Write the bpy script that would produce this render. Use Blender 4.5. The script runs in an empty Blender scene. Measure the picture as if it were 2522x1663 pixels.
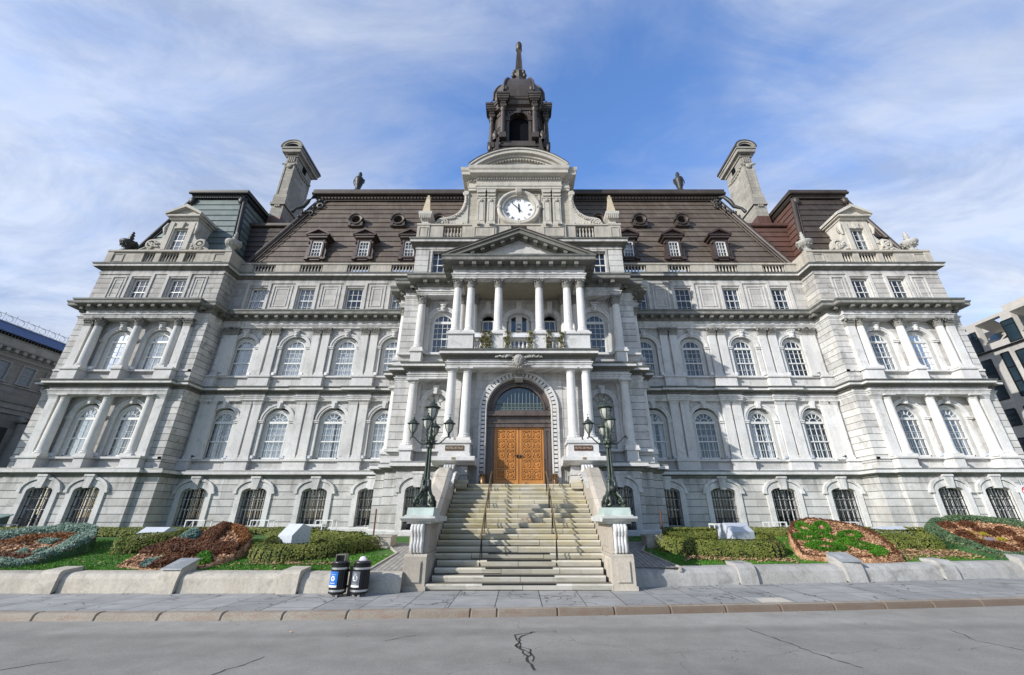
import bpy, math, random
from math import sin, cos, pi, radians, sqrt, atan2
from mathutils import Vector
RN = random.Random(11)
SC = bpy.context.scene
C = SC.collection

# ------------------------------------------------------------------ mesh builder
class MB:
    def __init__(s):
        s.v = []; s.f = []; s.mi = []; s.sm = []
    def face(s, pts, m=0, sm=False):
        n = len(s.v); s.v.extend(pts); s.f.append(tuple(range(n, n+len(pts)))); s.mi.append(m); s.sm.append(sm)
    def raw(s, pts, faces, m=0, sm=False):
        n = len(s.v); s.v.extend(pts)
        for f in faces:
            s.f.append(tuple(i+n for i in f)); s.mi.append(m); s.sm.append(sm)
    def box(s, x0, x1, y0, y1, z0, z1, m=0):
        if x0 > x1: x0, x1 = x1, x0
        if y0 > y1: y0, y1 = y1, y0
        s.raw([(x0,y0,z0),(x1,y0,z0),(x1,y1,z0),(x0,y1,z0),(x0,y0,z1),(x1,y0,z1),(x1,y1,z1),(x0,y1,z1)],
              [(0,3,2,1),(4,5,6,7),(0,1,5,4),(1,2,6,5),(2,3,7,6),(3,0,4,7)], m)
    def cbox(s, x, y, z, wx, wy, wz, m=0):
        s.box(x-wx/2, x+wx/2, y-wy/2, y+wy/2, z-wz/2, z+wz/2, m)
    def obox(s, c, ax, ay, az, m=0):
        c, ax, ay, az = map(Vector, (c, ax, ay, az))
        P = [c+i*ax+j*ay+k*az for k in (-1,1) for i,j in ((-1,-1),(1,-1),(1,1),(-1,1))]
        s.raw([tuple(p) for p in P], [(0,3,2,1),(4,5,6,7),(0,1,5,4),(1,2,6,5),(2,3,7,6),(3,0,4,7)], m)
    def prism(s, poly, axis, a, b, m=0, sm=False):
        if axis == 'x': f = lambda p, t: (t, p[0], p[1])
        elif axis == 'y': f = lambda p, t: (p[0], t, p[1])
        else: f = lambda p, t: (p[0], p[1], t)
        n = len(poly); pts = [f(p, a) for p in poly]+[f(p, b) for p in poly]
        s.raw(pts, [tuple(range(n)), tuple(range(2*n-1, n-1, -1))], m)
        s.raw(pts, [(i, i+n, (i+1) % n+n, (i+1) % n) for i in range(n)], m, sm)
    def lathe(s, cx, cy, cz, prof, n=12, m=0, sm=False, ax='z', a0=0.0, a1=2*pi, sx=1, sy=1):
        full = abs(a1-a0-2*pi) < 1e-6
        k = n if full else n+1
        pts = []
        for r, z in prof:
            for i in range(k):
                a = a0+(a1-a0)*i/n
                p = (r*cos(a)*sx, r*sin(a)*sy, z)
                if ax == 'y': p = (p[0], z, p[1])
                if ax == 'x': p = (z, p[0], p[1])
                pts.append((cx+p[0], cy+p[1], cz+p[2]))
        fs = []
        for j in range(len(prof)-1):
            for i in range(n):
                i2 = (i+1) % k
                fs.append((j*k+i, j*k+i2, (j+1)*k+i2, (j+1)*k+i))
        s.raw(pts, fs, m, sm)
    def tube(s, pts, r, n=6, m=0, sm=True, caps=True):
        P = [Vector(p) for p in pts]
        rs = r if isinstance(r, (list, tuple)) else [r]*len(P)
        ring = []; up = Vector((0.13, 0.21, 1))
        for i, p in enumerate(P):
            d = (P[min(i+1, len(P)-1)]-P[max(i-1, 0)]).normalized()
            if abs(d.dot(up.normalized())) > .95: up = Vector((1, 0.2, 0.1))
            u = d.cross(up).normalized(); w = d.cross(u).normalized()
            ring.append([tuple(p+rs[i]*(cos(2*pi*k/n)*u+sin(2*pi*k/n)*w)) for k in range(n)])
        pts2 = [q for rr in ring for q in rr]
        fs = [(j*n+i, j*n+(i+1) % n, (j+1)*n+(i+1) % n, (j+1)*n+i) for j in range(len(P)-1) for i in range(n)]
        s.raw(pts2, fs, m, sm)
        if caps:
            s.face(ring[0], m); s.face(ring[-1], m)
    def arch(s, xc, zc, ri, ro, y0, y1, a0=0.0, a1=pi, n=14, m=0):
        ri = ri if isinstance(ri, tuple) else (ri, ri); ro = ro if isinstance(ro, tuple) else (ro, ro)
        pts = []
        for i in range(n+1):
            a = a0+(a1-a0)*i/n; c, q = cos(a), sin(a)
            pts += [(xc+ri[0]*c, y0, zc+ri[1]*q), (xc+ro[0]*c, y0, zc+ro[1]*q), (xc+ro[0]*c, y1, zc+ro[1]*q), (xc+ri[0]*c, y1, zc+ri[1]*q)]
        fs = []
        for i in range(n):
            a, b = 4*i, 4*i+4
            fs += [(a,a+1,b+1,b), (a+1,a+2,b+2,b+1), (a+2,a+3,b+3,b+2), (a+3,a,b,b+3)]
        fs += [(0,3,2,1), (4*n,4*n+1,4*n+2,4*n+3)]
        s.raw(pts, fs, m)
    def sweep(s, path, prof, m=0, closed=False, cap=True, e=.012):
        n = len(path); nr = []
        segs = []
        for i in range(n if closed else n-1):
            a, b = path[i], path[(i+1) % n]
            dx, dy = b[0]-a[0], b[1]-a[1]; L = sqrt(dx*dx+dy*dy)
            segs.append((dy/L, -dx/L))
        for i in range(n):
            if closed: a, b = segs[i-1], segs[i]
            else: a, b = segs[max(i-1, 0)], segs[min(i, n-2)]
            d = 1+a[0]*b[0]+a[1]*b[1]
            nr.append(((a[0]+b[0])/d, (a[1]+b[1])/d))
        k = len(prof)
        pts = [(p[0]+(o+e)*q[0], p[1]+(o+e)*q[1], z) for p, q in zip(path, nr) for o, z in prof]
        fs = []
        for i in range(n if closed else n-1):
            i2 = (i+1) % n
            for j in range(k-1):
                fs.append((i*k+j, i2*k+j, i2*k+j+1, i*k+j+1))
        s.raw(pts, fs, m)
        if cap and not closed:
            s.face(pts[:k], m); s.face(pts[-k:][::-1], m)
    def blob(s, x, y, z, rx, ry, rz, m=0, n=7, sm=True):
        s.lathe(0, 0, 0, [(1e-4, -1), (.62, -.78), (.97, -.25), (.9, .42), (.5, .87), (1e-4, 1)], n, m, sm)
        k = 6*n
        for i in range(len(s.v)-k, len(s.v)):
            p = s.v[i]; s.v[i] = (x+p[0]*rx, y+p[1]*ry, z+p[2]*rz)
    def wall(s, x0, x1, z0, z1, y, ops=(), m=0, mr=None, md=None, depth=.3, n=10):
        mr = m if mr is None else mr; md = m if md is None else md
        cur = x0
        for xc, hw, zb, zs, rise in sorted(ops):
            xl, xr = xc-hw, xc+hw
            s.face([(cur,y,z0),(xl,y,z0),(xl,y,z1),(cur,y,z1)], m)
            if zb > z0: s.face([(xl,y,z0),(xr,y,z0),(xr,y,zb),(xl,y,zb)], m)
            if rise > 0: A = [(xc-hw*cos(pi*i/n), zs+rise*sin(pi*i/n)) for i in range(n+1)]
            else: A = [(xl, zs), (xr, zs)]
            for a, b in zip(A, A[1:]):
                s.face([(a[0],y,a[1]),(b[0],y,b[1]),(b[0],y,z1),(a[0],y,z1)], m)
            O = [(xl, zb)]+A+[(xr, zb)]
            for a, b in zip(O, O[1:]+O[:1]):
                s.face([(a[0],y,a[1]),(b[0],y,b[1]),(b[0],y+depth,b[1]),(a[0],y+depth,a[1])], mr)
            s.face([(p[0], y+depth, p[1]) for p in O], md)
            cur = xr
        s.face([(cur,y,z0),(x1,y,z0),(x1,y,z1),(cur,y,z1)], m)
    def mesh(s, name, off=(0, 0, 0), mats=()):
        me = bpy.data.meshes.new(name)
        ox, oy, oz = off
        me.from_pydata([(a-ox, b-oy, c-oz) for a, b, c in s.v], [], s.f)
        for mt in mats: me.materials.append(mt)
        if len(mats) > 1: me.polygons.foreach_set('material_index', s.mi)
        if any(s.sm): me.polygons.foreach_set('use_smooth', s.sm)
        me.update(); return me

def part(name, mb, parent, mats, label=None, kind=None):
    """mesh in world coordinates -> child of parent (or top level when parent is None)"""
    if not isinstance(mats, (list, tuple)): mats = [mats]
    off = wloc(parent) if parent else (0, 0, 0)
    o = bpy.data.objects.new(name, mb.mesh(name, off, mats)); C.objects.link(o)
    if parent: o.parent = parent
    if label: o['label'] = label
    if kind: o['kind'] = kind
    return o
def wloc(o):
    v = Vector((0, 0, 0))
    while o: v += o.location; o = o.parent
    return v
def thing(name, label, cat, loc=(0, 0, 0), group=None, rz=0):
    o = bpy.data.objects.new(name, None); o.empty_display_size = .2; C.objects.link(o)
    o.location = loc; o.rotation_euler = (0, 0, rz); o['label'] = label; o['category'] = cat
    if group: o['group'] = group
    return o
def solo(name, mb, mats, label, cat, loc=(0, 0, 0), group=None, kind=None):
    if not isinstance(mats, (list, tuple)): mats = [mats]
    o = bpy.data.objects.new(name, mb.mesh(name, loc, mats)); C.objects.link(o); o.location = loc
    o['label'] = label; o['category'] = cat
    if group: o['group'] = group
    if kind: o['kind'] = kind
    return o
def struct(name, mb, mats, label=None):
    if not isinstance(mats, (list, tuple)): mats = [mats]
    o = bpy.data.objects.new(name, mb.mesh(name, (0, 0, 0), mats)); C.objects.link(o)
    o['kind'] = 'structure'
    if label: o['label'] = label; o['category'] = name.replace('_', ' ')
    return o
KIDS = {}
def dup(o, loc=None, parent=None, label=None, rz=None):
    """copy of an object and its whole subtree"""
    c = o.copy(); C.objects.link(c)
    if loc is not None: c.location = loc
    if parent is not None: c.parent = parent
    if rz is not None: c.rotation_euler = (0, 0, rz)
    if label: c['label'] = label
    for ch in list(o.children): dup(ch, parent=c)
    return c
class Proto:
    """a part with sub-parts: first placement makes the objects, the next ones copy them"""
    def __init__(s, name, mb, mats, subs=()):
        s.d = (name, mb, mats, subs); s.o = None
    def put(s, parent, loc, rz=0, skip=()):
        L = Vector(loc)-wloc(parent)
        if s.o is None:
            n, mb, mats, subs = s.d
            o = bpy.data.objects.new(n, mb.mesh(n, (0, 0, 0), mats if isinstance(mats, (list, tuple)) else [mats])); C.objects.link(o)
            o.parent = parent; o.location = L; o.rotation_euler = (0, 0, rz)
            for sn, sb, smt in subs:
                q = bpy.data.objects.new(sn, sb.mesh(sn, (0, 0, 0), smt if isinstance(smt, (list, tuple)) else [smt])); C.objects.link(q); q.parent = o
            s.o = o; return o
        return dup(s.o, L, parent, rz=rz)

# ------------------------------------------------------------------ materials
class NT:
    def __init__(s, name):
        s.m = bpy.data.materials.new(name); s.m.use_nodes = True; s.t = s.m.node_tree; s.N = s.t.nodes
        s.b = s.N['Principled BSDF']; s.out = s.N['Material Output']
    def n(s, typ, **kw):
        x = s.N.new(typ)
        for k, v in kw.items():
            if k in ('operation', 'blend_type', 'data_type', 'feature', 'noise_dimensions', 'interpolation', 'distance'): setattr(x, k, v)
            else: s.put(x.inputs[k.replace('_', ' ') if k.replace('_', ' ') in x.inputs else k], v)
        return x
    def put(s, sock, v):
        if isinstance(v, bpy.types.NodeSocket): s.t.links.new(v, sock)
        elif isinstance(v, (tuple, list)) and len(v) == 3 and sock.type == 'RGBA': sock.default_value = (*v, 1)
        else: sock.default_value = v
    def math(s, op, a, b=0.0, c=None, clamp=False):
        x = s.N.new('ShaderNodeMath'); x.operation = op; x.use_clamp = clamp
        s.put(x.inputs[0], a); s.put(x.inputs[1], b)
        if c is not None: s.put(x.inputs[2], c)
        return x.outputs[0]
    def mix(s, f, a, b, mode='MIX'):
        x = s.N.new('ShaderNodeMix'); x.data_type = 'RGBA'; x.blend_type = mode
        s.put(x.inputs[0], f); s.put(x.inputs[6], a); s.put(x.inputs[7], b); return x.outputs[2]
    def ramp(s, f, stops):
        x = s.N.new('ShaderNodeValToRGB'); e = x.color_ramp.elements
        while len(e) < len(stops): e.new(.5)
        for q, (p, c) in zip(e, stops):
            q.position = p; q.color = (*c, 1) if isinstance(c, tuple) else (c, c, c, 1)
        s.put(x.inputs[0], f); return x.outputs[0]
    def noise(s, scale, vec=None, detail=4, rough=.55, dist=0):
        x = s.N.new('ShaderNodeTexNoise'); x.inputs['Scale'].default_value = scale; x.inputs['Detail'].default_value = detail
        x.inputs['Roughness'].default_value = rough; x.inputs['Distortion'].default_value = dist
        if vec is not None: s.t.links.new(vec, x.inputs['Vector'])
        return x.outputs['Fac']
    def pos(s):
        return s.n('ShaderNodeNewGeometry').outputs['Position']
    def sep(s, v):
        x = s.N.new('ShaderNodeSeparateXYZ'); s.t.links.new(v, x.inputs[0]); return x.outputs
    def comb(s, a, b, c=0.0):
        x = s.N.new('ShaderNodeCombineXYZ'); s.put(x.inputs[0], a); s.put(x.inputs[1], b); s.put(x.inputs[2], c); return x.outputs[0]
    def bump(s, h, st=.3, d=.02):
        x = s.N.new('ShaderNodeBump'); x.inputs['Strength'].default_value = st; x.inputs['Distance'].default_value = d
        s.t.links.new(h, x.inputs['Height']); s.t.links.new(x.outputs[0], s.b.inputs['Normal'])
    def fin(s, col, rough=.7, metal=0.0, spec=None):
        s.put(s.b.inputs['Base Color'], col); s.put(s.b.inputs['Roughness'], rough); s.put(s.b.inputs['Metallic'], metal)
        if spec is not None: s.b.inputs['Specular IOR Level'].default_value = spec
        return s.m

ZST = [(0, 0.0), (.13, 0), (.177, .8), (.18, 0), (.34, .0), (.403, .5), (.405, 0), (.575, 0), (.63, .55), (.645, .8), (.66, .5), (.67, 0), (.75, 0), (.79, .8), (.81, .1), (.84, .4), (.86, 0)]
def stone(name, col, course=None, grime=.5, joint=.35, tint=1.0):
    k = NT(name); P = k.pos(); x, y, z = k.sep(P)
    u = k.math('ADD', x, y)
    big = k.noise(.35, P, 5, .6)
    streak = k.noise(1.0, k.comb(k.math('MULTIPLY', u, 2.6), k.math('MULTIPLY', z, .35), k.math('MULTIPLY', y, .7)), 5, .62)
    blot = k.noise(1.7, P, 6, .65, .6)
    fine = k.noise(14, P, 3)
    c = k.mix(k.ramp(big, [(.35, 0.0), (.65, 1.0)]), tuple(v*.86 for v in col), tuple(v*1.08 for v in col))
    c = k.mix(k.math('MULTIPLY', k.ramp(k.noise(.8, P, 3), [(.5, 0.0), (.75, 1.0)]), .35*tint), c, (col[0]*1.06, col[1]*.98, col[2]*.88))
    h = fine
    if course:
        ch, cw, mo = course[:3]
        br = k.N.new('ShaderNodeTexBrick'); br.offset = .5
        k.put(br.inputs['Vector'], k.comb(u, z, 0)); k.put(br.inputs['Color1'], (.80, .795, .785)); k.put(br.inputs['Color2'], (1.08, 1.075, 1.06)); k.put(br.inputs['Mortar'], (joint, joint, joint))
        k.put(br.inputs['Scale'], 1.0); k.put(br.inputs['Mortar Size'], mo); k.put(br.inputs['Mortar Smooth'], .2); k.put(br.inputs['Brick Width'], cw); k.put(br.inputs['Row Height'], ch); k.put(br.inputs['Bias'], -.2)
        c = k.mix(1.0, c, br.outputs['Color'], 'MULTIPLY')
        h = k.math('ADD', k.math('MULTIPLY', fine, .25), k.math('MULTIPLY', br.outputs['Fac'], -2.0))
        if len(course) > 3:
            ln = k.ramp(k.math('FRACT', k.math('ADD', k.math('DIVIDE', z, ch), k.math('MULTIPLY', k.noise(2.5, P, 3), .03))), [(.0, 1.0), (.06, 1.0), (.085, 0.0), (1.0, 0.0)])
            c = k.mix(k.math('MULTIPLY', ln, k.ramp(k.noise(.9, P, 3), [(.3, .6), (.6, .95)])), c, (.085, .083, .078)); h = k.math('ADD', h, k.math('MULTIPLY', ln, -3.0))
    st = k.ramp(k.math('DIVIDE', z, 24.0), ZST)
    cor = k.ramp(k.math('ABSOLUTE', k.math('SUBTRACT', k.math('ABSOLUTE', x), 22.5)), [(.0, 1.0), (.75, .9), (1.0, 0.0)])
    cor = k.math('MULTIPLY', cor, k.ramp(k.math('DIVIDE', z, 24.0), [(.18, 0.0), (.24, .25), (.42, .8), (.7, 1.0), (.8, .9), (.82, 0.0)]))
    s1 = k.math('MULTIPLY', k.ramp(streak, [(.42, 0.0), (.68, 1.0)]), k.math('ADD', k.math('MULTIPLY', st, .95), .34*grime), clamp=True)
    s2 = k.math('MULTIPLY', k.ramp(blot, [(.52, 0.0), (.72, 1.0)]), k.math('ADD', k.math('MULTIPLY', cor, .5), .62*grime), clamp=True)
    c = k.mix(k.math('MULTIPLY', s1, .8), c, (.12, .115, .10))
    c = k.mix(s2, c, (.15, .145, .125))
    c = k.mix(k.ramp(k.math('DIVIDE', z, 24.0), [(.0, 0.0), (.655, 0.0), (.68, .8), (.86, .7), (.9, 0.0)]), c, k.mix(1.0, c, (.83, .812, .785), 'MULTIPLY'))  # upper storey dimmed in colour: cloud shade painted into the stone
    lft = k.ramp(k.math('MULTIPLY_ADD', x, 1/80, .5), [(.0, .82), (.5, .95), (.75, 1.06), (1.0, 1.1)])  # uneven sunlight painted in: stone darker to the left, brighter to the right
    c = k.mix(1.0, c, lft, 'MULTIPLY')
    c = k.mix(1.0, c, k.ramp(fine, [(.3, .88), (.7, 1.08)]), 'MULTIPLY')
    k.bump(h, .45, .02)
    return k.fin(c, .82, spec=.25)
def plain(name, col, rough=.6, metal=0, var=.12, scale=3.0, bump=0, spec=None):
    k = NT(name); P = k.pos()
    f = k.noise(scale, P, 5, .6)
    c = k.mix(k.ramp(f, [(.3, 0.0), (.7, 1.0)]), tuple(v*(1-var) for v in col), tuple(min(1, v*(1+var)) for v in col))
    if bump: k.bump(k.noise(scale*6, P, 4), bump, .01)
    return k.fin(c, rough, metal, spec)
def leafy(name, a, b, cdark=None, scale=1.2, rough=.6):
    k = NT(name); P = k.pos()
    f = k.noise(scale, P, 3); g = k.noise(40, P, 2)
    c = k.mix(k.ramp(f, [(.35, 0.0), (.65, 1.0)]), a, b)
    c = k.mix(1.0, c, k.ramp(g, [(.3, .45), (.7, 1.5)]), 'MULTIPLY')
    k.b.inputs['Subsurface Weight'].default_value = 0
    return k.fin(c, rough, spec=.2)

M = {}
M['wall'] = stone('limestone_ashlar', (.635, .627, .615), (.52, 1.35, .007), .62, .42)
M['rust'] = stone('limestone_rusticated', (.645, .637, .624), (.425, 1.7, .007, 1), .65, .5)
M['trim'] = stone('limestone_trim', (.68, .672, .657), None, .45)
M['grime'] = stone('limestone_grime_shade', (.25, .25, .23), (9.0, 1.1, .012), 1.0, .5)  # grime plus painted moulding shadow for cornice undersides and arch recesses
M['lead'] = plain('lead_flashing', (.15, .158, .145), .6, var=.35, scale=2.2)
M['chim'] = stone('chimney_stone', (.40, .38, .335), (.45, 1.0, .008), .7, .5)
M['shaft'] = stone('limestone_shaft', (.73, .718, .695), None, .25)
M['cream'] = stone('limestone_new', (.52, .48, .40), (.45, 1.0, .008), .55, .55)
M['creamtrim'] = stone('limestone_new_trim', (.56, .53, .47), None, .6)
M['dark'] = plain('room_dark', (.010, .011, .014), 1.0, spec=0.0)
M['sash'] = plain('painted_sash', (.66, .66, .64), .5, var=.06)
M['frame'] = plain('painted_frame', (.48, .48, .46), .55, var=.12)
M['iron'] = plain('black_iron', (.02, .02, .022), .45, .6)
M['curtain'] = None
def mk_curtain(name, a, b):
    k = NT(name); x, y, z = k.sep(k.pos())
    w = k.N.new('ShaderNodeTexWave'); w.inputs['Scale'].default_value = 5.5; w.inputs['Distortion'].default_value = 2.2; w.inputs['Detail'].default_value = 2
    k.put(w.inputs['Vector'], k.comb(x, k.math('MULTIPLY', y, .1), k.math('MULTIPLY', z, .1)))
    c = k.mix(w.outputs['Fac'], a, b); k.bump(w.outputs['Fac'], .6, .05)
    return k.fin(c, .9)
M['curtain'] = mk_curtain('curtain_white', (.55, .57, .58), (.90, .91, .90))
M['curtain2'] = mk_curtain('curtain_shaded_blue', (.03, .045, .07), (.17, .20, .23))  # dark bluish copy: paints window shade into the curtains, mainly on the right
def glass(name, fac=.25, tint=(.85, .9, .95)):
    k = NT(name); g = k.n('ShaderNodeBsdfGlossy'); g.inputs['Roughness'].default_value = .03; k.put(g.inputs['Color'], (.9, .93, .97))
    t = k.n('ShaderNodeBsdfTransparent'); k.put(t.inputs['Color'], tint)
    lw = k.n('ShaderNodeLayerWeight'); lw.inputs['Blend'].default_value = .25
    bp_ = k.N.new('ShaderNodeBump'); bp_.inputs['Strength'].default_value = .05; bp_.inputs['Distance'].default_value = .05
    k.t.links.new(k.noise(1.1, k.pos(), 2), bp_.inputs['Height']); k.t.links.new(bp_.outputs[0], g.inputs['Normal'])
    f = k.math('ADD', k.math('MULTIPLY', lw.outputs['Fresnel'], .7), fac, clamp=True)
    mx = k.n('ShaderNodeMixShader'); k.t.links.new(f, mx.inputs[0]); k.t.links.new(t.outputs[0], mx.inputs[1]); k.t.links.new(g.outputs[0], mx.inputs[2])
    k.t.links.new(mx.outputs[0], k.out.inputs['Surface']); return k.m
M['glass'] = glass('window_glass', .09, (.93, .95, .97))
M['glassd'] = glass('dark_glass', .10, (.35, .4, .45))
M['lampglass'] = plain('lamp_glass', (.42, .43, .38), .2, var=.25, scale=9)
def copper(name, a, b, c2, seam=True):
    k = NT(name); P = k.pos(); x, y, z = k.sep(P)
    f = k.noise(.6, P, 5, .6); st = k.noise(1, k.comb(k.math('MULTIPLY', k.math('ADD', x, y), 3.0), k.math('MULTIPLY', z, .5), 0), 5, .6)
    c = k.mix(k.ramp(f, [(.35, 0.0), (.7, 1.0)]), a, b)
    c = k.mix(k.math('MULTIPLY', k.ramp(st, [(.5, 0.0), (.75, 1.0)]), .5), c, c2)
    if seam:
        br = k.N.new('ShaderNodeTexBrick'); k.put(br.inputs['Vector'], k.comb(k.math('ADD', x, y), z, 0))
        k.put(br.inputs['Color1'], (.86, .86, .86)); k.put(br.inputs['Color2'], (1.14, 1.12, 1.1)); k.put(br.inputs['Mortar'], (.6, .6, .6)); k.put(br.inputs['Scale'], 1.0)
        k.put(br.inputs['Mortar Size'], .01); k.put(br.inputs['Brick Width'], 2.1); k.put(br.inputs['Row Height'], .66)
        c = k.mix(1.0, c, br.outputs['Color'], 'MULTIPLY')
    return k.fin(c, .48, .15)
M['copper'] = copper('copper_brown', (.115, .09, .07), (.165, .132, .106), (.235, .21, .185))
M['copperd'] = copper('copper_dark', (.05, .039, .032), (.085, .066, .054), (.12, .10, .088), False)
M['copperr'] = copper('copper_red', (.10, .052, .04), (.145, .075, .056), (.19, .125, .10), False)
M['copperm'] = copper('copper_maroon', (.055, .038, .034), (.08, .056, .048), (.11, .085, .075), False)
M['copperg'] = copper('copper_grey_green', (.125, .16, .155), (.175, .21, .20), (.10, .12, .12))
M['cup'] = copper('cupola_metal', (.052, .041, .034), (.09, .074, .062), (.125, .112, .098), False)
M['blackmetal'] = plain('blackened_metal', (.022, .023, .022), .5, .2, .2)
M['urnmetal'] = plain('dark_bronze', (.04, .042, .04), .5, .3, .3)
M['urnstone'] = stone('urn_stone', (.46, .45, .42), None, 1.0)
M['capstone'] = stone('capital_stone', (.30, .292, .27), None, 1.1)
def wood(name, a, b, sc):
    k = NT(name); x, y, z = k.sep(k.pos())
    f = k.noise(1.0, k.comb(k.math('MULTIPLY', x, sc), k.math('MULTIPLY', y, sc), k.math('MULTIPLY', z, sc*.08)), 6, .6)
    g = k.noise(1.3, k.pos(), 3)
    c = k.mix(k.ramp(f, [(.3, 0.0), (.7, 1.0)]), a, b); c = k.mix(1.0, c, k.ramp(g, [(.3, .8), (.7, 1.1)]), 'MULTIPLY')
    return k.fin(c, .38)
M['door'] = wood('bronze_wood_door', (.42, .165, .035), (.60, .27, .07), 9)
M['brown'] = wood('dark_weathered_wood', (.06, .045, .038), (.14, .105, .088), 6)
M['bronze'] = plain('old_bronze', (.20, .12, .06), .4, .6, .25)
M['brass'] = plain('worn_brass', (.30, .22, .11), .35, .7, .2)
M['patina'] = plain('patina_plinth', (.42, .50, .455), .75, var=.2)
M['lampiron'] = plain('lamp_iron', (.052, .068, .055), .42, .35, .45, 9)
M['steel'] = plain('steel_band', (.55, .56, .57), .3, .85, .1)
M['rustpole'] = plain('rusty_pole', (.15, .065, .035), .8, var=.3, scale=8)
M['whitepaint'] = plain('white_paint', (.74, .74, .74), .5, var=.06)
M['greybox'] = plain('grey_painted_steel', (.50, .53, .58), .45, var=.05)
M['black'] = plain('black_plastic', (.012, .012, .013), .38, var=.2)
M['concrete'] = plain('planter_concrete', (.40, .37, .32), .85, var=.2, scale=4)
M['soil'] = plain('soil', (.05, .035, .025), .95, var=.3, scale=9)
# ------------------------------------------------------------------ CITY HALL
HALL = thing('city_hall', 'grand grey limestone city hall with mansard roofs, clock and dark cupola', 'city hall', (0, 24, 1.0))
WX = [9.2, 12.68, 16.42, 20.15]        # wing window axes
PX = [25.36, 28.13]                    # pavilion window axes
Z1, Z2, Z3 = 4.67, 10.2, 16.06
def rng(s, a, b): return (a, b) if s > 0 else (-b, -a)
def mir(path): return path + [(-x, y) for x, y in reversed(path)]

# --- walls
for s in (-1, 1):
    b = MB()                                             # wing walls
    x0, x1 = rng(s, 7.91, 22.1)
    b.wall(x0, x1, Z1, 9.4, 27.55, [(s*x, .92, 5.42, 7.95, .92) for x in WX], 0, 2, 3, .42)
    b.wall(x0, x1, 10.15, 15.1, 27.55, [(s*x, .92, 11.1, 13.35, .82) for x in WX], 0, 2, 3, .42)
    x0, x1 = rng(s, 7.0, 22.1)
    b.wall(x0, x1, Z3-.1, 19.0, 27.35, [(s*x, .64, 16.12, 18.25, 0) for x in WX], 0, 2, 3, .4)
    x0, x1 = rng(s, 7.95, 21.65)
    b.wall(x0, x1, .3, 4.4, 27.0, [(s*x, .78, 1.45, 3.38, .28) for x in WX], 1, 2, 3, .5)
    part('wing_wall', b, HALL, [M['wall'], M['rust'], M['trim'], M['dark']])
    b = MB()                                             # pavilion walls
    x0, x1 = rng(s, 22.78, 30.72)
    b.wall(x0, x1, .3, 4.4, 25.5, [(s*x, .78, 1.45, 3.38, .28) for x in PX], 1, 2, 3, .5)
    for a, c in ((21.65, 22.78), (30.72, 31.85)):
        x0, x1 = rng(s, a, c); b.face([(x0,25.75,.3),(x1,25.75,.3),(x1,25.75,4.4),(x0,25.75,4.4)], 1)
    for xx in (22.78, 30.72): b.face([(s*xx,25.5,.3),(s*xx,25.75,.3),(s*xx,25.75,4.4),(s*xx,25.5,4.4)], 1)
    b.face([(s*21.65,25.75,.3),(s*21.65,27,.3),(s*21.65,27,4.4),(s*21.65,25.75,4.4)], 1)
    b.face([(s*31.85,25.75,.3),(s*31.85,40,.3),(s*31.85,40,4.4),(s*31.85,25.75,4.4)], 1)
    x0, x1 = rng(s, 23.0, 30.5)
    b.wall(x0, x1, Z1, 9.4, 26.28, [(s*x, .92, 5.42, 7.95, .92) for x in PX], 0, 2, 3, .42)
    b.wall(x0, x1, 10.15, 15.1, 26.28, [(s*x, .92, 11.1, 13.35, .82) for x in PX], 0, 2, 3, .42)
    for za, zb in ((Z1-.3, 9.4), (10.0, 15.5)):
        for a, c in ((22.1, 23.0), (30.5, 31.4)):
            x0, x1 = rng(s, a, c); b.face([(x0,26.0,za),(x1,26.0,za),(x1,26.0,zb),(x0,26.0,zb)], 1)
        for xx in (23.0, 30.5): b.face([(s*xx,26.0,za),(s*xx,26.28,za),(s*xx,26.28,zb),(s*xx,26.0,zb)], 2)
    b.face([(s*22.1,26,4),(s*22.1,27.6,4),(s*22.1,27.6,20.6),(s*22.1,26,20.6)], 1)
    b.face([(s*31.4,26,4),(s*31.4,40,4),(s*31.4,40,20.6),(s*31.4,26,20.6)], 1)
    x0, x1 = rng(s, 22.1, 31.4)
    b.wall(x0, x1, Z3-.6, 19.0, 26.0, [(s*x, .64, 16.12, 18.3, 0) for x in PX], 1, 2, 3, .4)
    part('pavilion_wall', b, HALL, [M['wall'], M['rust'], M['trim'], M['dark']])
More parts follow.
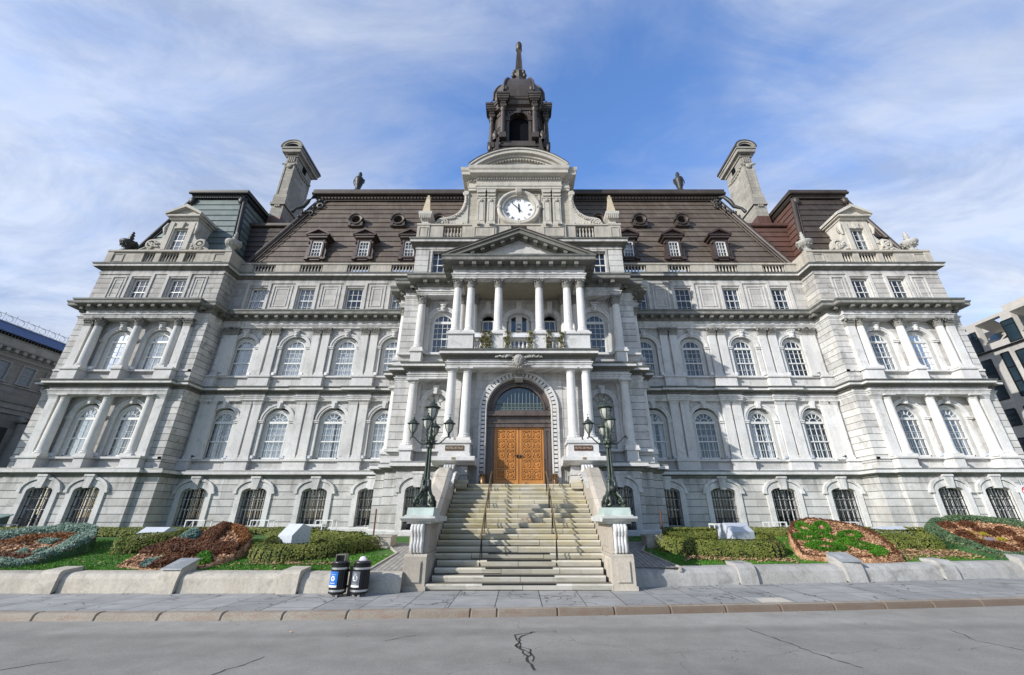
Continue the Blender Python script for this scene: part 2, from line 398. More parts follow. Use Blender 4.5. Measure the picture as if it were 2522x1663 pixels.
# central block
b = MB()
for s in (-1, 1):
    x0, x1 = rng(s, 3.85, 6.4)
    b.wall(x0, x1, .3, 4.4, 22.2, [(s*5.2, .62, 1.3, 3.38, .26)], 1, 2, 3, .5)
    for xa, ya, xb, yb in ((6.4,22.2,6.4,22.9),(6.4,22.9,7.2,22.9),(7.2,22.9,7.2,23.7),(7.2,23.7,7.95,23.7),(7.95,23.7,7.95,27)):
        b.face([(s*xa,ya,.3),(s*xb,yb,.3),(s*xb,yb,4.4),(s*xa,ya,4.4)], 1)
    x0, x1 = rng(s, 3.85, 6.39)
    b.wall(x0, x1, Z1, 9.4, 23.1, [(s*4.84, .66, 5.42, 7.98, .66)], 0, 2, 0, .22)
    b.wall(x0, x1, 10.1, 15.1, 23.1, [(s*4.82, .78, 11.1, 13.3, .74)], 0, 2, 3, .4)
    for za, zb in ((Z1-.3, 9.4), (10.0, 15.6)):
        for xa, ya, xb, yb in ((6.39,23.2,6.39,23.1),(6.39,23.1,7.33,23.1),(7.33,23.1,7.33,24.55),(7.33,24.55,7.91,24.55),(7.91,24.55,7.91,27.6)):
            b.face([(s*xa,ya,za),(s*xb,yb,za),(s*xb,yb,zb),(s*xa,ya,zb)], 1)
    b.box(s*2.35, s*3.85, 21.3, 22.4, 3.0, 9.3, 0)        # portal flank
    b.box(s*2.5, s*3.86, 20.45, 21.3, 1.0, 4.31, 1)       # pier below the portico columns
    b.face([(s*3.85,20.6,.3),(s*3.85,22.3,.3),(s*3.85,22.3,4.4),(s*3.85,20.6,4.4)], 1)
b.wall(-2.35, 2.35, 3.3, 9.3, 21.28, [(0, 1.7, 3.3, 7.24, 1.7)], 0, 2, 3, .5, 20)
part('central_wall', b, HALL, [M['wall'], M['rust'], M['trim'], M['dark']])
# soffits closing the entablatures against the recessed walls
b = MB()
for z in (9.29, 14.81):
    for s in (-1, 1):
        b.box(*rng(s, 22.88, 30.62), 25.64, 26.3, z-.02, z+.03); b.box(*rng(s, 3.8, 6.41), 22.42, 23.2, z-.02, z+.03)
        b.box(*rng(s, 6.41, 7.35), 23.12, 23.2, z-.02, z+.03); b.box(*rng(s, 7.3, 7.92), 24.08, 24.6, z-.02, z+.03); b.box(*rng(s, 7.9, 22.1), 27.36, 27.58, z-.02, z+.03)
b.box(-3.84, 3.84, 20.42, 21.4, 9.26, 9.32)
part('soffit', b, HALL, [M['trim']])
# porch back wall behind the balcony
b = MB()
b.wall(-3.85, 3.85, 10.1, 15.1, 23.1, [(-1.95, .42, 10.25, 13.35, .45), (0, .72, 10.25, 13.35, .5), (1.95, .42, 10.25, 13.35, .45)], 0, 1, 2, .35)
for x, hw in ((-1.95, .42), (0, .72), (1.95, .42)):
    b.arch(x, 13.35, (hw+.05, .5), (hw+.33, .82), 22.98, 23.12, n=10, m=1); b.box(x-.16, x+.16, 22.88, 23.1, 13.8, 14.6, 1)
    for q in (-1, 1):
        b.box(x+q*(hw+.05), x+q*(hw+.33), 22.98, 23.1, 10.3, 13.25, 1); b.box(x+q*(hw), x+q*(hw+.4), 22.92, 23.1, 13.2, 13.42, 1)
b.face([(-3.9,20.4,14.84),(3.9,20.4,14.84),(3.9,23.1,14.84),(-3.9,23.1,14.84)], 3)
b.face([(-3.8,20.3,10.28),(3.8,20.3,10.28),(3.8,23.1,10.28),(-3.8,23.1,10.28)], 1)
part('porch_wall', b, HALL, [M['wall'], M['trim'], M['dark'], plain('porch_ceiling', (.30, .27, .20), .8)])

# --- plinth, sills, pedestals, surrounds
LEFT_PLAN = lambda o: [(-31.4-o, 40), (-31.4-o, 26.0-o), (-30.6-o, 26.0-o), (-30.6-o, 25.62-o), (-22.9+o, 25.62-o), (-22.9+o, 26.0-o), (-22.1+o, 26.0-o), (-22.1+o, 27.35-o),
                       (-7.91-o, 27.35-o), (-7.91-o, 24.06-o), (-7.33-o, 24.06-o), (-7.33-o, 23.1-o), (-6.39-o, 23.1-o), (-6.39-o, 22.4-o), (-3.85-o, 22.4-o), (-3.85-o, 20.4-o)]
def plan(): return mir(LEFT_PLAN(0))
BASE = [(-31.85, 40), (-31.85, 25.75), (-30.72, 25.75), (-30.72, 25.5), (-22.78, 25.5), (-22.78, 25.75), (-21.65, 25.75), (-21.65, 27.0), (-7.95, 27.0), (-7.95, 23.7), (-7.2, 23.7), (-7.2, 22.9), (-6.4, 22.9), (-6.4, 22.2), (-3.9, 22.2)]
def dentils(b, path, o, w, gap, h, d, z, m=0, ends=.05):
    for (ax, ay), (bx, by) in zip(path, path[1:]):
        L = sqrt((bx-ax)**2+(by-ay)**2)
        if L < .3 or L > 30: L2 = min(L, 14)
        else: L2 = L
        dx, dy = (bx-ax)/L, (by-ay)/L; nx, ny = dy, -dx
        if abs(dx) < .5 and L > 10:
            continue
        k = max(1, int((L-2*ends)/gap)); g = (L-2*ends)/k
        for i in range(k):
            t = ends+(i+.5)*g
            cx, cy = ax+dx*t+nx*(o+d/2), ay+dy*t+ny*(o+d/2)
            b.obox((cx, cy, z+h/2), (dx*w/2, dy*w/2, 0), (nx*d/2, ny*d/2, 0), (0, 0, h/2), m)
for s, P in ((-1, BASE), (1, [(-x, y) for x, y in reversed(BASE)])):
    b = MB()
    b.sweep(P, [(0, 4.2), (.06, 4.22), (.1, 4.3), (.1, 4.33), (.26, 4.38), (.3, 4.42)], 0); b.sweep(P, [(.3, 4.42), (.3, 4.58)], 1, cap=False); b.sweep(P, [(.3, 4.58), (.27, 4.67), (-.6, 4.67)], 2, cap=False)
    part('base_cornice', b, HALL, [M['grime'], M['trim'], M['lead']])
    b = MB(); b.sweep(P, [(.0, 1.42), (.04, 1.42), (.1, 1.34), (.1, .2), (0, .2)], 0)
    part('plinth', b, HALL, [M['trim']])
# first floor entablature: breaks forward over the paired pilasters of the wings
PAIR = [11.0, 14.56, 18.3]
def wing_break(path, amt=.14):
    out = []
    for (a, c) in zip(path, path[1:]):
        out.append(a)
        if abs(a[1]-27.35) < 1e-6 and abs(c[1]-27.35) < 1e-6:
            ps = sorted([x for q in PAIR for x in (q, -q)])
            for x in ps:
                if min(a[0], c[0]) < x < max(a[0], c[0]):
                    out += [(x-.78, 27.35), (x-.78, 27.35-amt), (x+.78, 27.35-amt), (x+.78, 27.35)]
    out.append(path[-1]); return out
FULL = plan(); P1 = wing_break(FULL)
b = MB()
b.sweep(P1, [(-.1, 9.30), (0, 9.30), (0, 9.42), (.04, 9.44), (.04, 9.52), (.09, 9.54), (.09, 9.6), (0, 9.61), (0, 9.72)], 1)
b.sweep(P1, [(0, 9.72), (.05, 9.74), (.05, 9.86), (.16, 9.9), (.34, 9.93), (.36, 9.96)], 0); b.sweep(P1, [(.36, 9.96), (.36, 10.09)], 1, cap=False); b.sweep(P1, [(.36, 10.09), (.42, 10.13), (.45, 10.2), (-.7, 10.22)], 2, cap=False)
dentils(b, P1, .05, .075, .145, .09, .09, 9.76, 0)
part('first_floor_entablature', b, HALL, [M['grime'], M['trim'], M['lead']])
b = MB()
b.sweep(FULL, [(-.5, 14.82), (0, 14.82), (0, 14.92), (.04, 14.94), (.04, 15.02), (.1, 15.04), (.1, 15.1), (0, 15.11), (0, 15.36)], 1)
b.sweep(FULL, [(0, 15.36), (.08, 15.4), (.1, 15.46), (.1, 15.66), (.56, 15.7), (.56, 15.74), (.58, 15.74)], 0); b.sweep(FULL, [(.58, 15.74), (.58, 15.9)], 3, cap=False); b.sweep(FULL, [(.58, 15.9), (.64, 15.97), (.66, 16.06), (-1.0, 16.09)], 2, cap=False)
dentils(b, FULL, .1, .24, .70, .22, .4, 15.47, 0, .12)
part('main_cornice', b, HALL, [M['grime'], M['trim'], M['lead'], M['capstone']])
P3L = [(-31.4, 40), (-31.4, 26.0), (-22.1, 26.0), (-22.1, 27.35), (-7.0, 27.35), (-7.0, 23.05)]
P3 = mir(P3L)
b = MB()
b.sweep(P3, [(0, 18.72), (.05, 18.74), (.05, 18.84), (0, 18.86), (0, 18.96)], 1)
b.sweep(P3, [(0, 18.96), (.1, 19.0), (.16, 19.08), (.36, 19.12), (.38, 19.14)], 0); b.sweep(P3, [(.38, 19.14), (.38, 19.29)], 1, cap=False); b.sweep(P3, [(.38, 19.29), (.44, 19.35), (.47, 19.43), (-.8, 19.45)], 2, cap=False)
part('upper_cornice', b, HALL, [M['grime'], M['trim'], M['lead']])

# pedestals/ledge bands below both floors of windows
def pedestal(b, x, y, hw, d, z0, z1, m=0):
    b.box(x-hw, x+hw, y, y+d, z0, z0+.12, m); b.box(x-hw+.05, x+hw-.05, y+.05, y+d, z0+.12, z1-.12, m); b.box(x-hw-.04, x+hw+.04, y-.04, y+d, z1-.12, z1, m)
for s in (-1, 1):
    b = MB()
    for z0, z1 in ((Z1, 5.40), (10.2, 11.1)):
        for x in PAIR: pedestal(b, s*x, 27.2, .78, .4, z0, z1)
        pedestal(b, s*21.8, 27.2, .5, .4, z0, z1); 
        x0, x1 = rng(s, 7.9, 22.1); b.box(x0, x1, 27.4, 27.6, z1-.1, z1+.02)
        b.box(x0, x1, 27.45, 27.6, z0, z0+.14)
        for x in (23.62, 26.76, 29.9): pedestal(b, s*x, 25.5, .62 if x != 26.76 else .36, .8, z0, z1)
        x0, x1 = rng(s, 23.0, 30.5); b.box(x0, x1, 26.05, 26.3, z1-.1, z1+.02); b.box(x0, x1, 26.1, 26.3, z0, z0+.14)
        for a, c in ((22.1, 23.05), (30.45, 31.4)):
            x0, x1 = rng(s, a-.04, c); b.box(x0, x1, 25.92, 26.1, z1-.12, z1)
        b.box(s*22.04, s*22.3, 25.92, 27.5, z1-.12, z1)
        pedestal(b, s*6.1, 22.33, .36, .7, z0, z1); pedestal(b, s*7.64, 23.99, .33, .7, z0, z1)
        x0, x1 = rng(s, 6.39, 7.38); b.box(x0, x1, 22.88, 23.1, z1-.12, z1); b.box(x0, x1, 22.9, 23.1, z0, z0+.3)
        x0, x1 = rng(s, 3.85, 6.39); b.box(x0, x1, 22.85, 23.12, z1-.12, z1+.02); b.box(x0, x1, 22.95, 23.1, z0, z0+.14)
    part('pedestal_course', b, HALL, [M['trim']])

# --- arched window surrounds (archivolt, imposts, jamb strips, keystone)
def surround(name, hw, rise, zs, h, fancy):
    b = MB(); r = hw
    b.arch(0, zs, (r, rise), (r+.13, rise+.13), -.07, .02, n=14); b.arch(0, zs, (r+.13, rise+.13), (r+.24, rise+.24), -.12, .02, n=14)
    for q in (-1, 1):
        b.box(q*(r-.02), q*(r+.27), -.06, .02, .02, zs-.16); b.box(q*(r-.05), q*(r+.33), -.13, .02, zs-.16, zs-.05); b.box(q*(r-.08), q*(r+.37), -.17, .02, zs-.05, zs+.02)
        b.box(q*(r-.03), q*(r+.31), -.1, .02, 0, .2)
    zt = zs+rise
    b.prism([(-.13, zt-.06), (.13, zt-.06), (.2, zt+.42), (-.2, zt+.42)], 'y', -.2, .02)
    b.prism([(-.07, zt-.1), (.07, zt-.1), (.1, zt+.3), (-.1, zt+.3)], 'y', -.26, -.2)
    if fancy:
        b.blob(0, -.24, zt+.3, .13, .06, .1); b.blob(-.13, -.22, zt+.34, .06, .05, .08); b.blob(.13, -.22, zt+.34, .06, .05, .08); b.blob(0, -.25, zt+.06, .09, .05, .1)
        b.box(-.25, .25, -.27, .02, zt+.42, zt+.5)
    return Proto(name, b, M['trim'])
SUR1 = surround('window_surround', .92, .92, 2.53, 0, False)
SUR2 = surround('window_surround', .92, .82, 2.25, 0, True)
SUR0 = surround('niche_surround', .66, .66, 2.56, 0, False)
SUR3 = surround('window_surround', .78, .74, 2.2, 0, True)

# --- windows
def arched_window(w, zs, rise, fan, rows=(3, 2)):
    """frame with sash bars; origin = centre of sill, glass at y=0"""
    f = MB(); r = w/2
    O = r+.2
    f.arch(0, zs, (r, rise), (O, rise+.2), -.1, .06, n=14)
    for q in (-1, 1): f.box(q*r, q*O, -.1, .06, 0, zs)
    s_ = MB()
    s_.arch(0, zs, (r-.07, rise-.07), (r, rise), -.05, .04, n=14)
    for q in (-1, 1): s_.box(q*(r-.07), q*r, -.05, .04, 0, zs)
    s_.box(-r, r, -.07, .04, zs-.09, zs+.07); s_.box(-r, r, -.05, .04, 0, .09)
    zm = zs*.47; s_.box(-r, r, -.06, .04, zm-.04, zm+.04)
    for i in (1, 2, 3):
        x = -r+w*i/4; s_.box(x-.011, x+.011, -.035, .02, .05, zs)
    for k in range(1, rows[0]): z = zm+(zs-zm)*k/rows[0]; s_.box(-r, r, -.034, .02, z-.01, z+.01)
    for k in range(1, rows[1]): z = zm*k/rows[1]; s_.box(-r, r, -.034, .02, z-.01, z+.01)
    if fan:
        s_.arch(0, zs+.02, .27, .3, -.034, .02, n=10)
        for i in range(1, 6):
            a = pi*i/6; p = Vector((.28*cos(a), -.01, zs+.28*sin(a))); q = Vector(((r-.03)*cos(a), -.01, zs+(rise-.03)*sin(a)))
            d = (q-p)/2; c = (p+q)/2; n = Vector((-sin(a), 0, cos(a)))*.014
            s_.obox(c, d, n, (0, .025, 0))
    else:
        for i in (1, 2, 3):
            x = -r+w*i/4; zt = zs+rise*sqrt(max(0, 1-(x/r)**2))-.03; s_.box(x-.011, x+.011, -.035, .02, zs, zt)
    g = MB(); pts = [(-r, 0, 0)]+[(-r*cos(pi*i/14), 0, zs+rise*sin(pi*i/14)) for i in range(15)]+[(r, 0, 0)]
    g.face([(x, .005, z) for x, y, z in pts])
    return f, s_, g, pts
def curtain_mesh(r, z0, z1, xs, amp=.035):
    c = MB()
    for xa, xb in xs:
        n = max(4, int((xb-xa)*26)); P = []
        for i in range(n+1):
            x = xa+(xb-xa)*i/n; P.append((x, .16+amp*sin(x*46+xa*7)))
        for (ax, ay), (bx, by) in zip(P, P[1:]): c.face([(ax, ay, z0), (bx, by, z0), (bx, by, z1), (ax, ay, z1)])
    return c
def grille(r, z0, z1, n=6, y=.05):
    g = MB()
    for i in range(n):
        x = -r+2*r*(i+.5)/n; g.box(x-.009, x+.009, y, y+.02, z0, z1)
    g.box(-r, r, y, y+.02, z1-.03, z1); return g
def mk_win(name, w, zs, rise, fan, ccur, mcur, bars):
    f, s_, g, pts = arched_window(w, zs, rise, fan)
    cm = curtain_mesh(w/2, .02, zs+rise*.8, ccur)
    subs = [('sash', s_, M['sash']), ('pane', g, M['glass']), ('curtain', cm, mcur)]
    if bars: subs.append(('security_grille', grille(w/2-.06, .06, zs*.62, 6, .07), M['whitepaint']))
    return Proto(name, f, M['frame'], subs)
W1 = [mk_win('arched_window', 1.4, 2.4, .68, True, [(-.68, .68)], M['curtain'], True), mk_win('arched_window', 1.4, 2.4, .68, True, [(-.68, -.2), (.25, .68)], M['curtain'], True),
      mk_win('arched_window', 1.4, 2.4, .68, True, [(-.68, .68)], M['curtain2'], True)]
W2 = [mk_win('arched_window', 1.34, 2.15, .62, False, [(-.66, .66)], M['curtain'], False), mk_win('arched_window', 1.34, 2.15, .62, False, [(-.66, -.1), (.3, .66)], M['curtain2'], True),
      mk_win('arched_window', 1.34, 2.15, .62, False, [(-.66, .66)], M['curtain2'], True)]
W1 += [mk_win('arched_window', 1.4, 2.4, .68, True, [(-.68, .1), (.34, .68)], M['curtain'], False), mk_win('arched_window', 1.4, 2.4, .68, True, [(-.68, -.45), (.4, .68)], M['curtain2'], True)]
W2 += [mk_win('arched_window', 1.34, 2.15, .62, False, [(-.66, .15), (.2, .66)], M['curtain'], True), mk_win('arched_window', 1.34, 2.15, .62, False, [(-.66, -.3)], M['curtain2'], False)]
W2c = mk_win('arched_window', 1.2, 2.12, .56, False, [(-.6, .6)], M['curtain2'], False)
def sash_window(name, w, h, cols, rows, cur, mcur=None, t=.07, frame=True):
    f = MB(); r = w/2
    for q in (-1, 1): f.box(q*(r-t), q*r, -.06, .06, 0, h)
    f.box(-r+t, r-t, -.06, .06, h-t, h); f.box(-r+t, r-t, -.06, .06, 0, t)
    f.box(-r+t, r-t, -.05, .05, h/2-.035, h/2+.035)
    for i in range(1, cols): x = -r+w*i/cols; f.box(x-.014, x+.014, -.03, .02, t, h-t)
    for k in range(1, rows): 
        z = h*k/rows
        if abs(z-h/2) > .05: f.box(-r+t, r-t, -.029, .021, z-.01, z+.01)
    g = MB(); g.face([(-r, .01, 0), (r, .01, 0), (r, .01, h), (-r, .01, h)])
    subs = [('pane', g, M['glass'])]
    if cur: subs.append(('curtain', curtain_mesh(r, .02, h-.02, cur), mcur or M['curtain']))
    return Proto(name, f, M['sash'], subs)
W3 = [sash_window('sash_window', 1.2, 2.1, 3, 4, [(-.6, .6)]), sash_window('sash_window', 1.2, 2.1, 3, 4, [(-.6, -.3), (.2, .6)]), sash_window('sash_window', 1.2, 2.1, 3, 4, None)]
# basement window: dark frame, white mullions and an iron grille
def mk_base(hw, zs, rise):
    f = MB()
    f.arch(0, zs, (hw-.08, rise-.05), (hw, rise), -.05, .05, n=10)
    for q in (-1, 1): f.box(q*(hw-.08), q*hw, -.05, .05, 0, zs); f.box(q*.16-.025, q*.16+.025, -.03, .03, .02, zs+rise*.8)
    f.box(-hw, hw, -.04, .04, .9, .97); f.box(-hw, hw, -.04, .04, 0, .06)
    for q in (-1, 1): f.box(q*.48-.018, q*.48+.018, -.03, .03, .02, zs+rise*.5)
    f.box(-hw+.08, hw-.08, -.03, .03, 1.5, 1.54)
    g = MB(); g.face([(-hw, .02, 0)]+[(-hw*cos(pi*i/10), .02, zs+rise*sin(pi*i/10)) for i in range(11)]+[(hw, .02, 0)])
    gr = MB(); n = 8
    for i in range(n):
        x = -hw+2*hw*(i+.5)/n; zt = zs+rise*sqrt(1-(x/hw)**2)-.1; gr.box(x-.014, x+.014, -.2, -.17, .0, zt)
        gr.box(x-.05, x+.05, -.2, -.17, zt-.09, zt-.06)
    for z in (.45, 1.1, 1.62): gr.box(-hw+.02, hw-.02, -.19, -.16, z-.018, z+.018)
    for i in range(n+1):
        x = -hw+.04+(2*hw-.08)*i/n; gr.tube([(x, -.2, .02), (x, -.24, .14), (x, -.2, .28)], .012, 4)
    cur = curtain_mesh(hw, .1, zs+rise*.6, [(-hw+.05, -.25), (.02, .4)])
    return f, g, gr, cur
def base_proto(hw):
    f, g, gr, cur = mk_base(hw, 1.93, .28)
    return Proto('basement_window', f, M['sash'], [('pane', g, M['glassd']), ('curtain', cur, M['curtain2']), ('iron_grille', gr, M['iron'])])
B0 = base_proto(.78); B1 = base_proto(.62)
def mk_hood(hw):
    b = MB()
    for q in (-1, 1): b.box(q*hw, q*(hw+.32), -.09, .03, 0, 1.95)
    zs, R_ = 1.93, .28
    b.arch(0, zs, (hw, R_), (hw+.32, R_+.36), -.09, .03, n=12); b.arch(0, zs+.06, (hw+.3, R_+.34), (hw+.46, R_+.5), -.16, .02, n=12)
    b.prism([(-.17, 2.1), (.17, 2.1), (.27, 2.86), (-.27, 2.86)], 'y', -.24, .02); b.box(-.3, .3, -.28, .02, 2.74, 2.86)
    for q in (-1, 1): b.box(q*(hw+.28), q*(hw+.5), -.16, .02, zs-.08, zs+.06)
    return Proto('window_hood', b, M['trim'])
H0 = mk_hood(.78); H1 = mk_hood(.62)
pick1 = [0, 0, 0, 0]
for s in (-1, 1):
    for i, x in enumerate(WX):
        X = s*x
        SUR1.put(HALL, (X, 27.55, 5.42)); SUR2.put(HALL, (X, 27.55, 11.1))
        W1[(0, 3, 0, 1)[i] if s < 0 else (3, 2, 1, 4)[i]].put(HALL, (X, 27.78, 5.47))
        W2[(3, 0, 0, 3)[i] if s < 0 else (2, 1, 2, 4)[i]].put(HALL, (X, 27.78, 11.15))
        W3[((0, 2, 0, 0) if s < 0 else (2, 2, 1, 1))[i]].put(HALL, (X, 27.58, 16.14))
        B0.put(HALL, (X, 27.3, 1.46)); H0.put(HALL, (X, 27.0, 1.45))
    for i, x in enumerate(PX):
        X = s*x
        SUR1.put(HALL, (X, 26.28, 5.42)); SUR2.put(HALL, (X, 26.28, 11.1))
        W1[(1, 3)[i] if s < 0 else (2, 4)[i]].put(HALL, (X, 26.5, 5.47)); W2[(0, 3)[i] if s < 0 else (1, 2)[i]].put(HALL, (X, 26.5, 11.15))
        W3[0 if s < 0 else 1].put(HALL, (X, 26.25, 16.14)); B0.put(HALL, (X, 25.8, 1.46)); H0.put(HALL, (X, 25.5, 1.45))
    SUR0.put(HALL, (s*4.84, 23.1, 5.42)); SUR3.put(HALL, (s*4.82, 23.1, 11.1)); W2c.put(HALL, (s*4.82, 23.3, 11.15))
    B1.put(HALL, (s*5.2, 22.5, 1.31)); H1.put(HALL, (s*5.2, 22.2, 1.3))
    # blind niche tracery cut in stone
    b = MB(); X = s*4.84
    b.arch(X, 7.98, .22, .25, 23.29, 23.33, n=10)
    for i in range(1, 5):
        a = pi*i/5; b.obox((X+.44*cos(a), 23.305, 7.98+.44*sin(a)), (.2*cos(a), 0, .2*sin(a)), (-.012*sin(a), 0, .012*cos(a)), (0, .012, 0))
    for z in (7.7, 7.3, 6.85, 6.4, 5.95): b.box(X-.62, X+.62, 23.29, 23.33, z-.01, z+.01)
    for z0, z1, dx in ((5.5, 5.95, .1), (5.95, 6.4, -.2), (6.4, 6.85, .15), (6.85, 7.3, -.1)): b.box(X+dx-.01, X+dx+.01, 23.295, 23.33, z0, z1)
    part('blind_niche', b, HALL, [M['grime']])
    # attic windows beside the pediment
    sash = W3[2].put(HALL, (s*5.3, 23.25, 16.5))
# porch door and windows
pf = sash_window('porch_window', .74, 3.1, 2, 5, [(-.37, .37)], M['curtain2'])
for x in (-1.95, 1.95): pf.put(HALL, (x, 23.3, 10.3))
f = MB()
for q in (-1, 1): f.box(q*.6, q*.68, -.08, .05, 0, 3.1); f.box(q*.12, q*.2, -.05, .05, 2.3, 3.2); f.box(q*.48, q*.6, -.05, .05, 0, 3.2)
f.arch(0, 3.05, (.6, .42), (.7, .52), -.08, .05, n=10); f.box(-.68, .68, -.1, .05, 2.15, 2.32); f.box(-.2, .2, -.06, .05, 2.32, 2.5); f.box(-.2, .2, -.06, .05, 2.9, 3.5)
f.box(-.6, .6, -.04, .05, 0, 1.1); f.box(-.03, .03, -.05, .05, 1.1, 2.15)
for z in (1.4, 1.7, 2.0): f.box(-.48, .48, -.03, .03, z-.015, z+.015)
for x in (-.3, .3): f.box(x-.015, x+.015, -.03, .03, 1.1, 2.15)
f.box(-.1, .1, -.12, .0, 2.6, 2.8)
g = MB(); g.box(-.6, .6, .0, .02, 1.1, 3.4)
Proto('porch_door', f, M['sash'], [('pane', g, M['glassd'])]).put(HALL, (0, 23.32, 10.28))
# --- columns and pilasters
def leaf(b, cx, cy, a, r0, r1, z0, z1, w, m=0):
    c, q = cos(a), sin(a); P = []
    for t, rr, ww in ((0, r0, w), (.45, r0+.015, w*1.05), (.8, r0+.35*(r1-r0)+.02, w*.8), (1.0, r1, w*.45), (.88, r1+.02, w*.3)):
        z = z0+(z1-z0)*t
        P.append(((cx+rr*c-ww*q, cy+rr*q+ww*c, z), (cx+rr*c+ww*q, cy+rr*q-ww*c, z)))
    for (p, q1), (p2, q2) in zip(P, P[1:]): b.face([p, q1, q2, p2], m)
def column_proto(h, r, order):
    b = MB(); t = r*.86; hc = 1.35*r*1.7 if order else r*1.1
    b.cbox(0, 0, .07, 2.7*r, 2.7*r, .14)
    b.lathe(0, 0, 0, [(1.3*r, .14), (1.36*r, .18), (1.3*r, .23), (1.14*r, .25), (1.1*r, .29), (1.18*r, .32), (1.1*r, .35), (r*1.03, .37)], 16)
    zt = h-hc
    b.lathe(0, 0, 0, [(r*1.03, .37), (r, .45), (r, h*.33), (r*.96, h*.6), (t, zt)], 20, 0, True)
    c = MB()
    if order:
        c.lathe(0, 0, 0, [(t*1.08, zt-.03), (t*1.14, zt), (t*1.08, zt+.03), (t, zt+.04), (t*1.02, zt+hc*.5), (t*1.3, zt+hc*.84)], 14)
        for k in range(8): leaf(c, 0, 0, pi*k/4, t*1.04, t*1.5, zt+.03, zt+hc*.42, r*.36)
        for k in range(8): leaf(c, 0, 0, pi*k/4+pi/8, t*1.06, t*1.62, zt+.05, zt+hc*.72, r*.34)
        for k in range(4):
            a = pi/4+k*pi/2
            c.blob(1.5*t*cos(a), 1.5*t*sin(a), zt+hc*.78, .08, .08, .09, 0, 6); leaf(c, 0, 0, a, t*1.1, t*1.75, zt+hc*.45, zt+hc*.86, r*.2)
            c.blob(1.3*t*cos(a+pi/4), 1.3*t*sin(a+pi/4), zt+hc*.9, .06, .06, .07, 0, 6)
        A = 1.42*r; c.prism([(-A, -A), (0, -A*.86), (A, -A), (A*.86, 0), (A, A), (0, A*.86), (-A, A), (-A*.86, 0)], 'z', h-.1, h)
    else:
        c.lathe(0, 0, 0, [(t*1.0, zt), (t*1.1, zt+.03), (t*1.1, zt+.06), (t*1.0, zt+.08), (t, h-.2), (t*1.12, h-.17), (t*1.3, h-.1)], 18)
        c.cbox(0, 0, h-.045, 2.7*r, 2.7*r, .09)
    return Proto('column', b, M['shaft'], [('capital', c, M['capstone'] if order else M['trim'])])
def pilaster_proto(h, w, d, order, panel=False):
    b = MB(); hc = .58 if order else .26
    b.box(-w/2-.06, w/2+.06, -d-.05, 0, 0, .14); b.box(-w/2-.03, w/2+.03, -d-.03, 0, .14, .27)
    b.box(-w/2, w/2, -d, 0, .27, h-hc)
    c = MB(); z = h-hc
    if order:
        c.box(-w/2+.02, w/2-.02, -d+.01, 0, z, h-.1); c.box(-w/2-.02, w/2+.02, -d-.02, 0, z-.02, z+.03)
        for k in range(4):
            x = -w/2+w*(k+.5)/4
            for (zz0, zz1, o, dx) in ((z+.02, z+.28, .12, 0), (z+.1, z+.42, .15, w/8)):
                P = [(x+dx, -d, zz0, .08), (x+dx, -d-.03, zz0+(zz1-zz0)*.6, .075), (x+dx, -d-o, zz1, .05), (x+dx, -d-o-.02, zz1-.05, .03)]
                if x+dx > w/2+.03: continue
                for p, q in zip(P, P[1:]): c.face([(p[0]-p[3], p[1], p[2]), (p[0]+p[3], p[1], p[2]), (q[0]+q[3], q[1], q[2]), (q[0]-q[3], q[1], q[2])])
        for q in (-1, 1): c.blob(q*(w/2+.02), -d-.05, h-.19, .09, .1, .09, 0, 6)
        c.blob(0, -d-.08, h-.1, .07, .06, .08, 0, 6)
        c.box(-w/2-.1, w/2+.1, -d-.1, 0, h-.1, h)
    else:
        c.box(-w/2, w/2, -d, 0, z, h-.17); c.box(-w/2-.03, w/2+.03, -d-.03, 0, z, z+.05)
        c.box(-w/2-.04, w/2+.04, -d-.04, 0, h-.17, h-.09); c.box(-w/2-.08, w/2+.08, -d-.08, 0, h-.09, h)
    return Proto('pilaster', b, M['trim'], [('capital', c, M['capstone'] if order else M['trim'])])
CT = column_proto(9.32-5.42, .27, False); CC = column_proto(14.84-11.1, .255, True); CP = column_proto(14.84-11.32, .24, True); CTP = column_proto(9.32-5.48, .255, False)
PT = pilaster_proto(9.32-5.4, .58, .2, False); PC = pilaster_proto(14.84-11.1, .54, .2, True)
PTv = pilaster_proto(9.32-5.4, .58, .55, False); PCv = pilaster_proto(14.84-11.1, .54, .55, True)
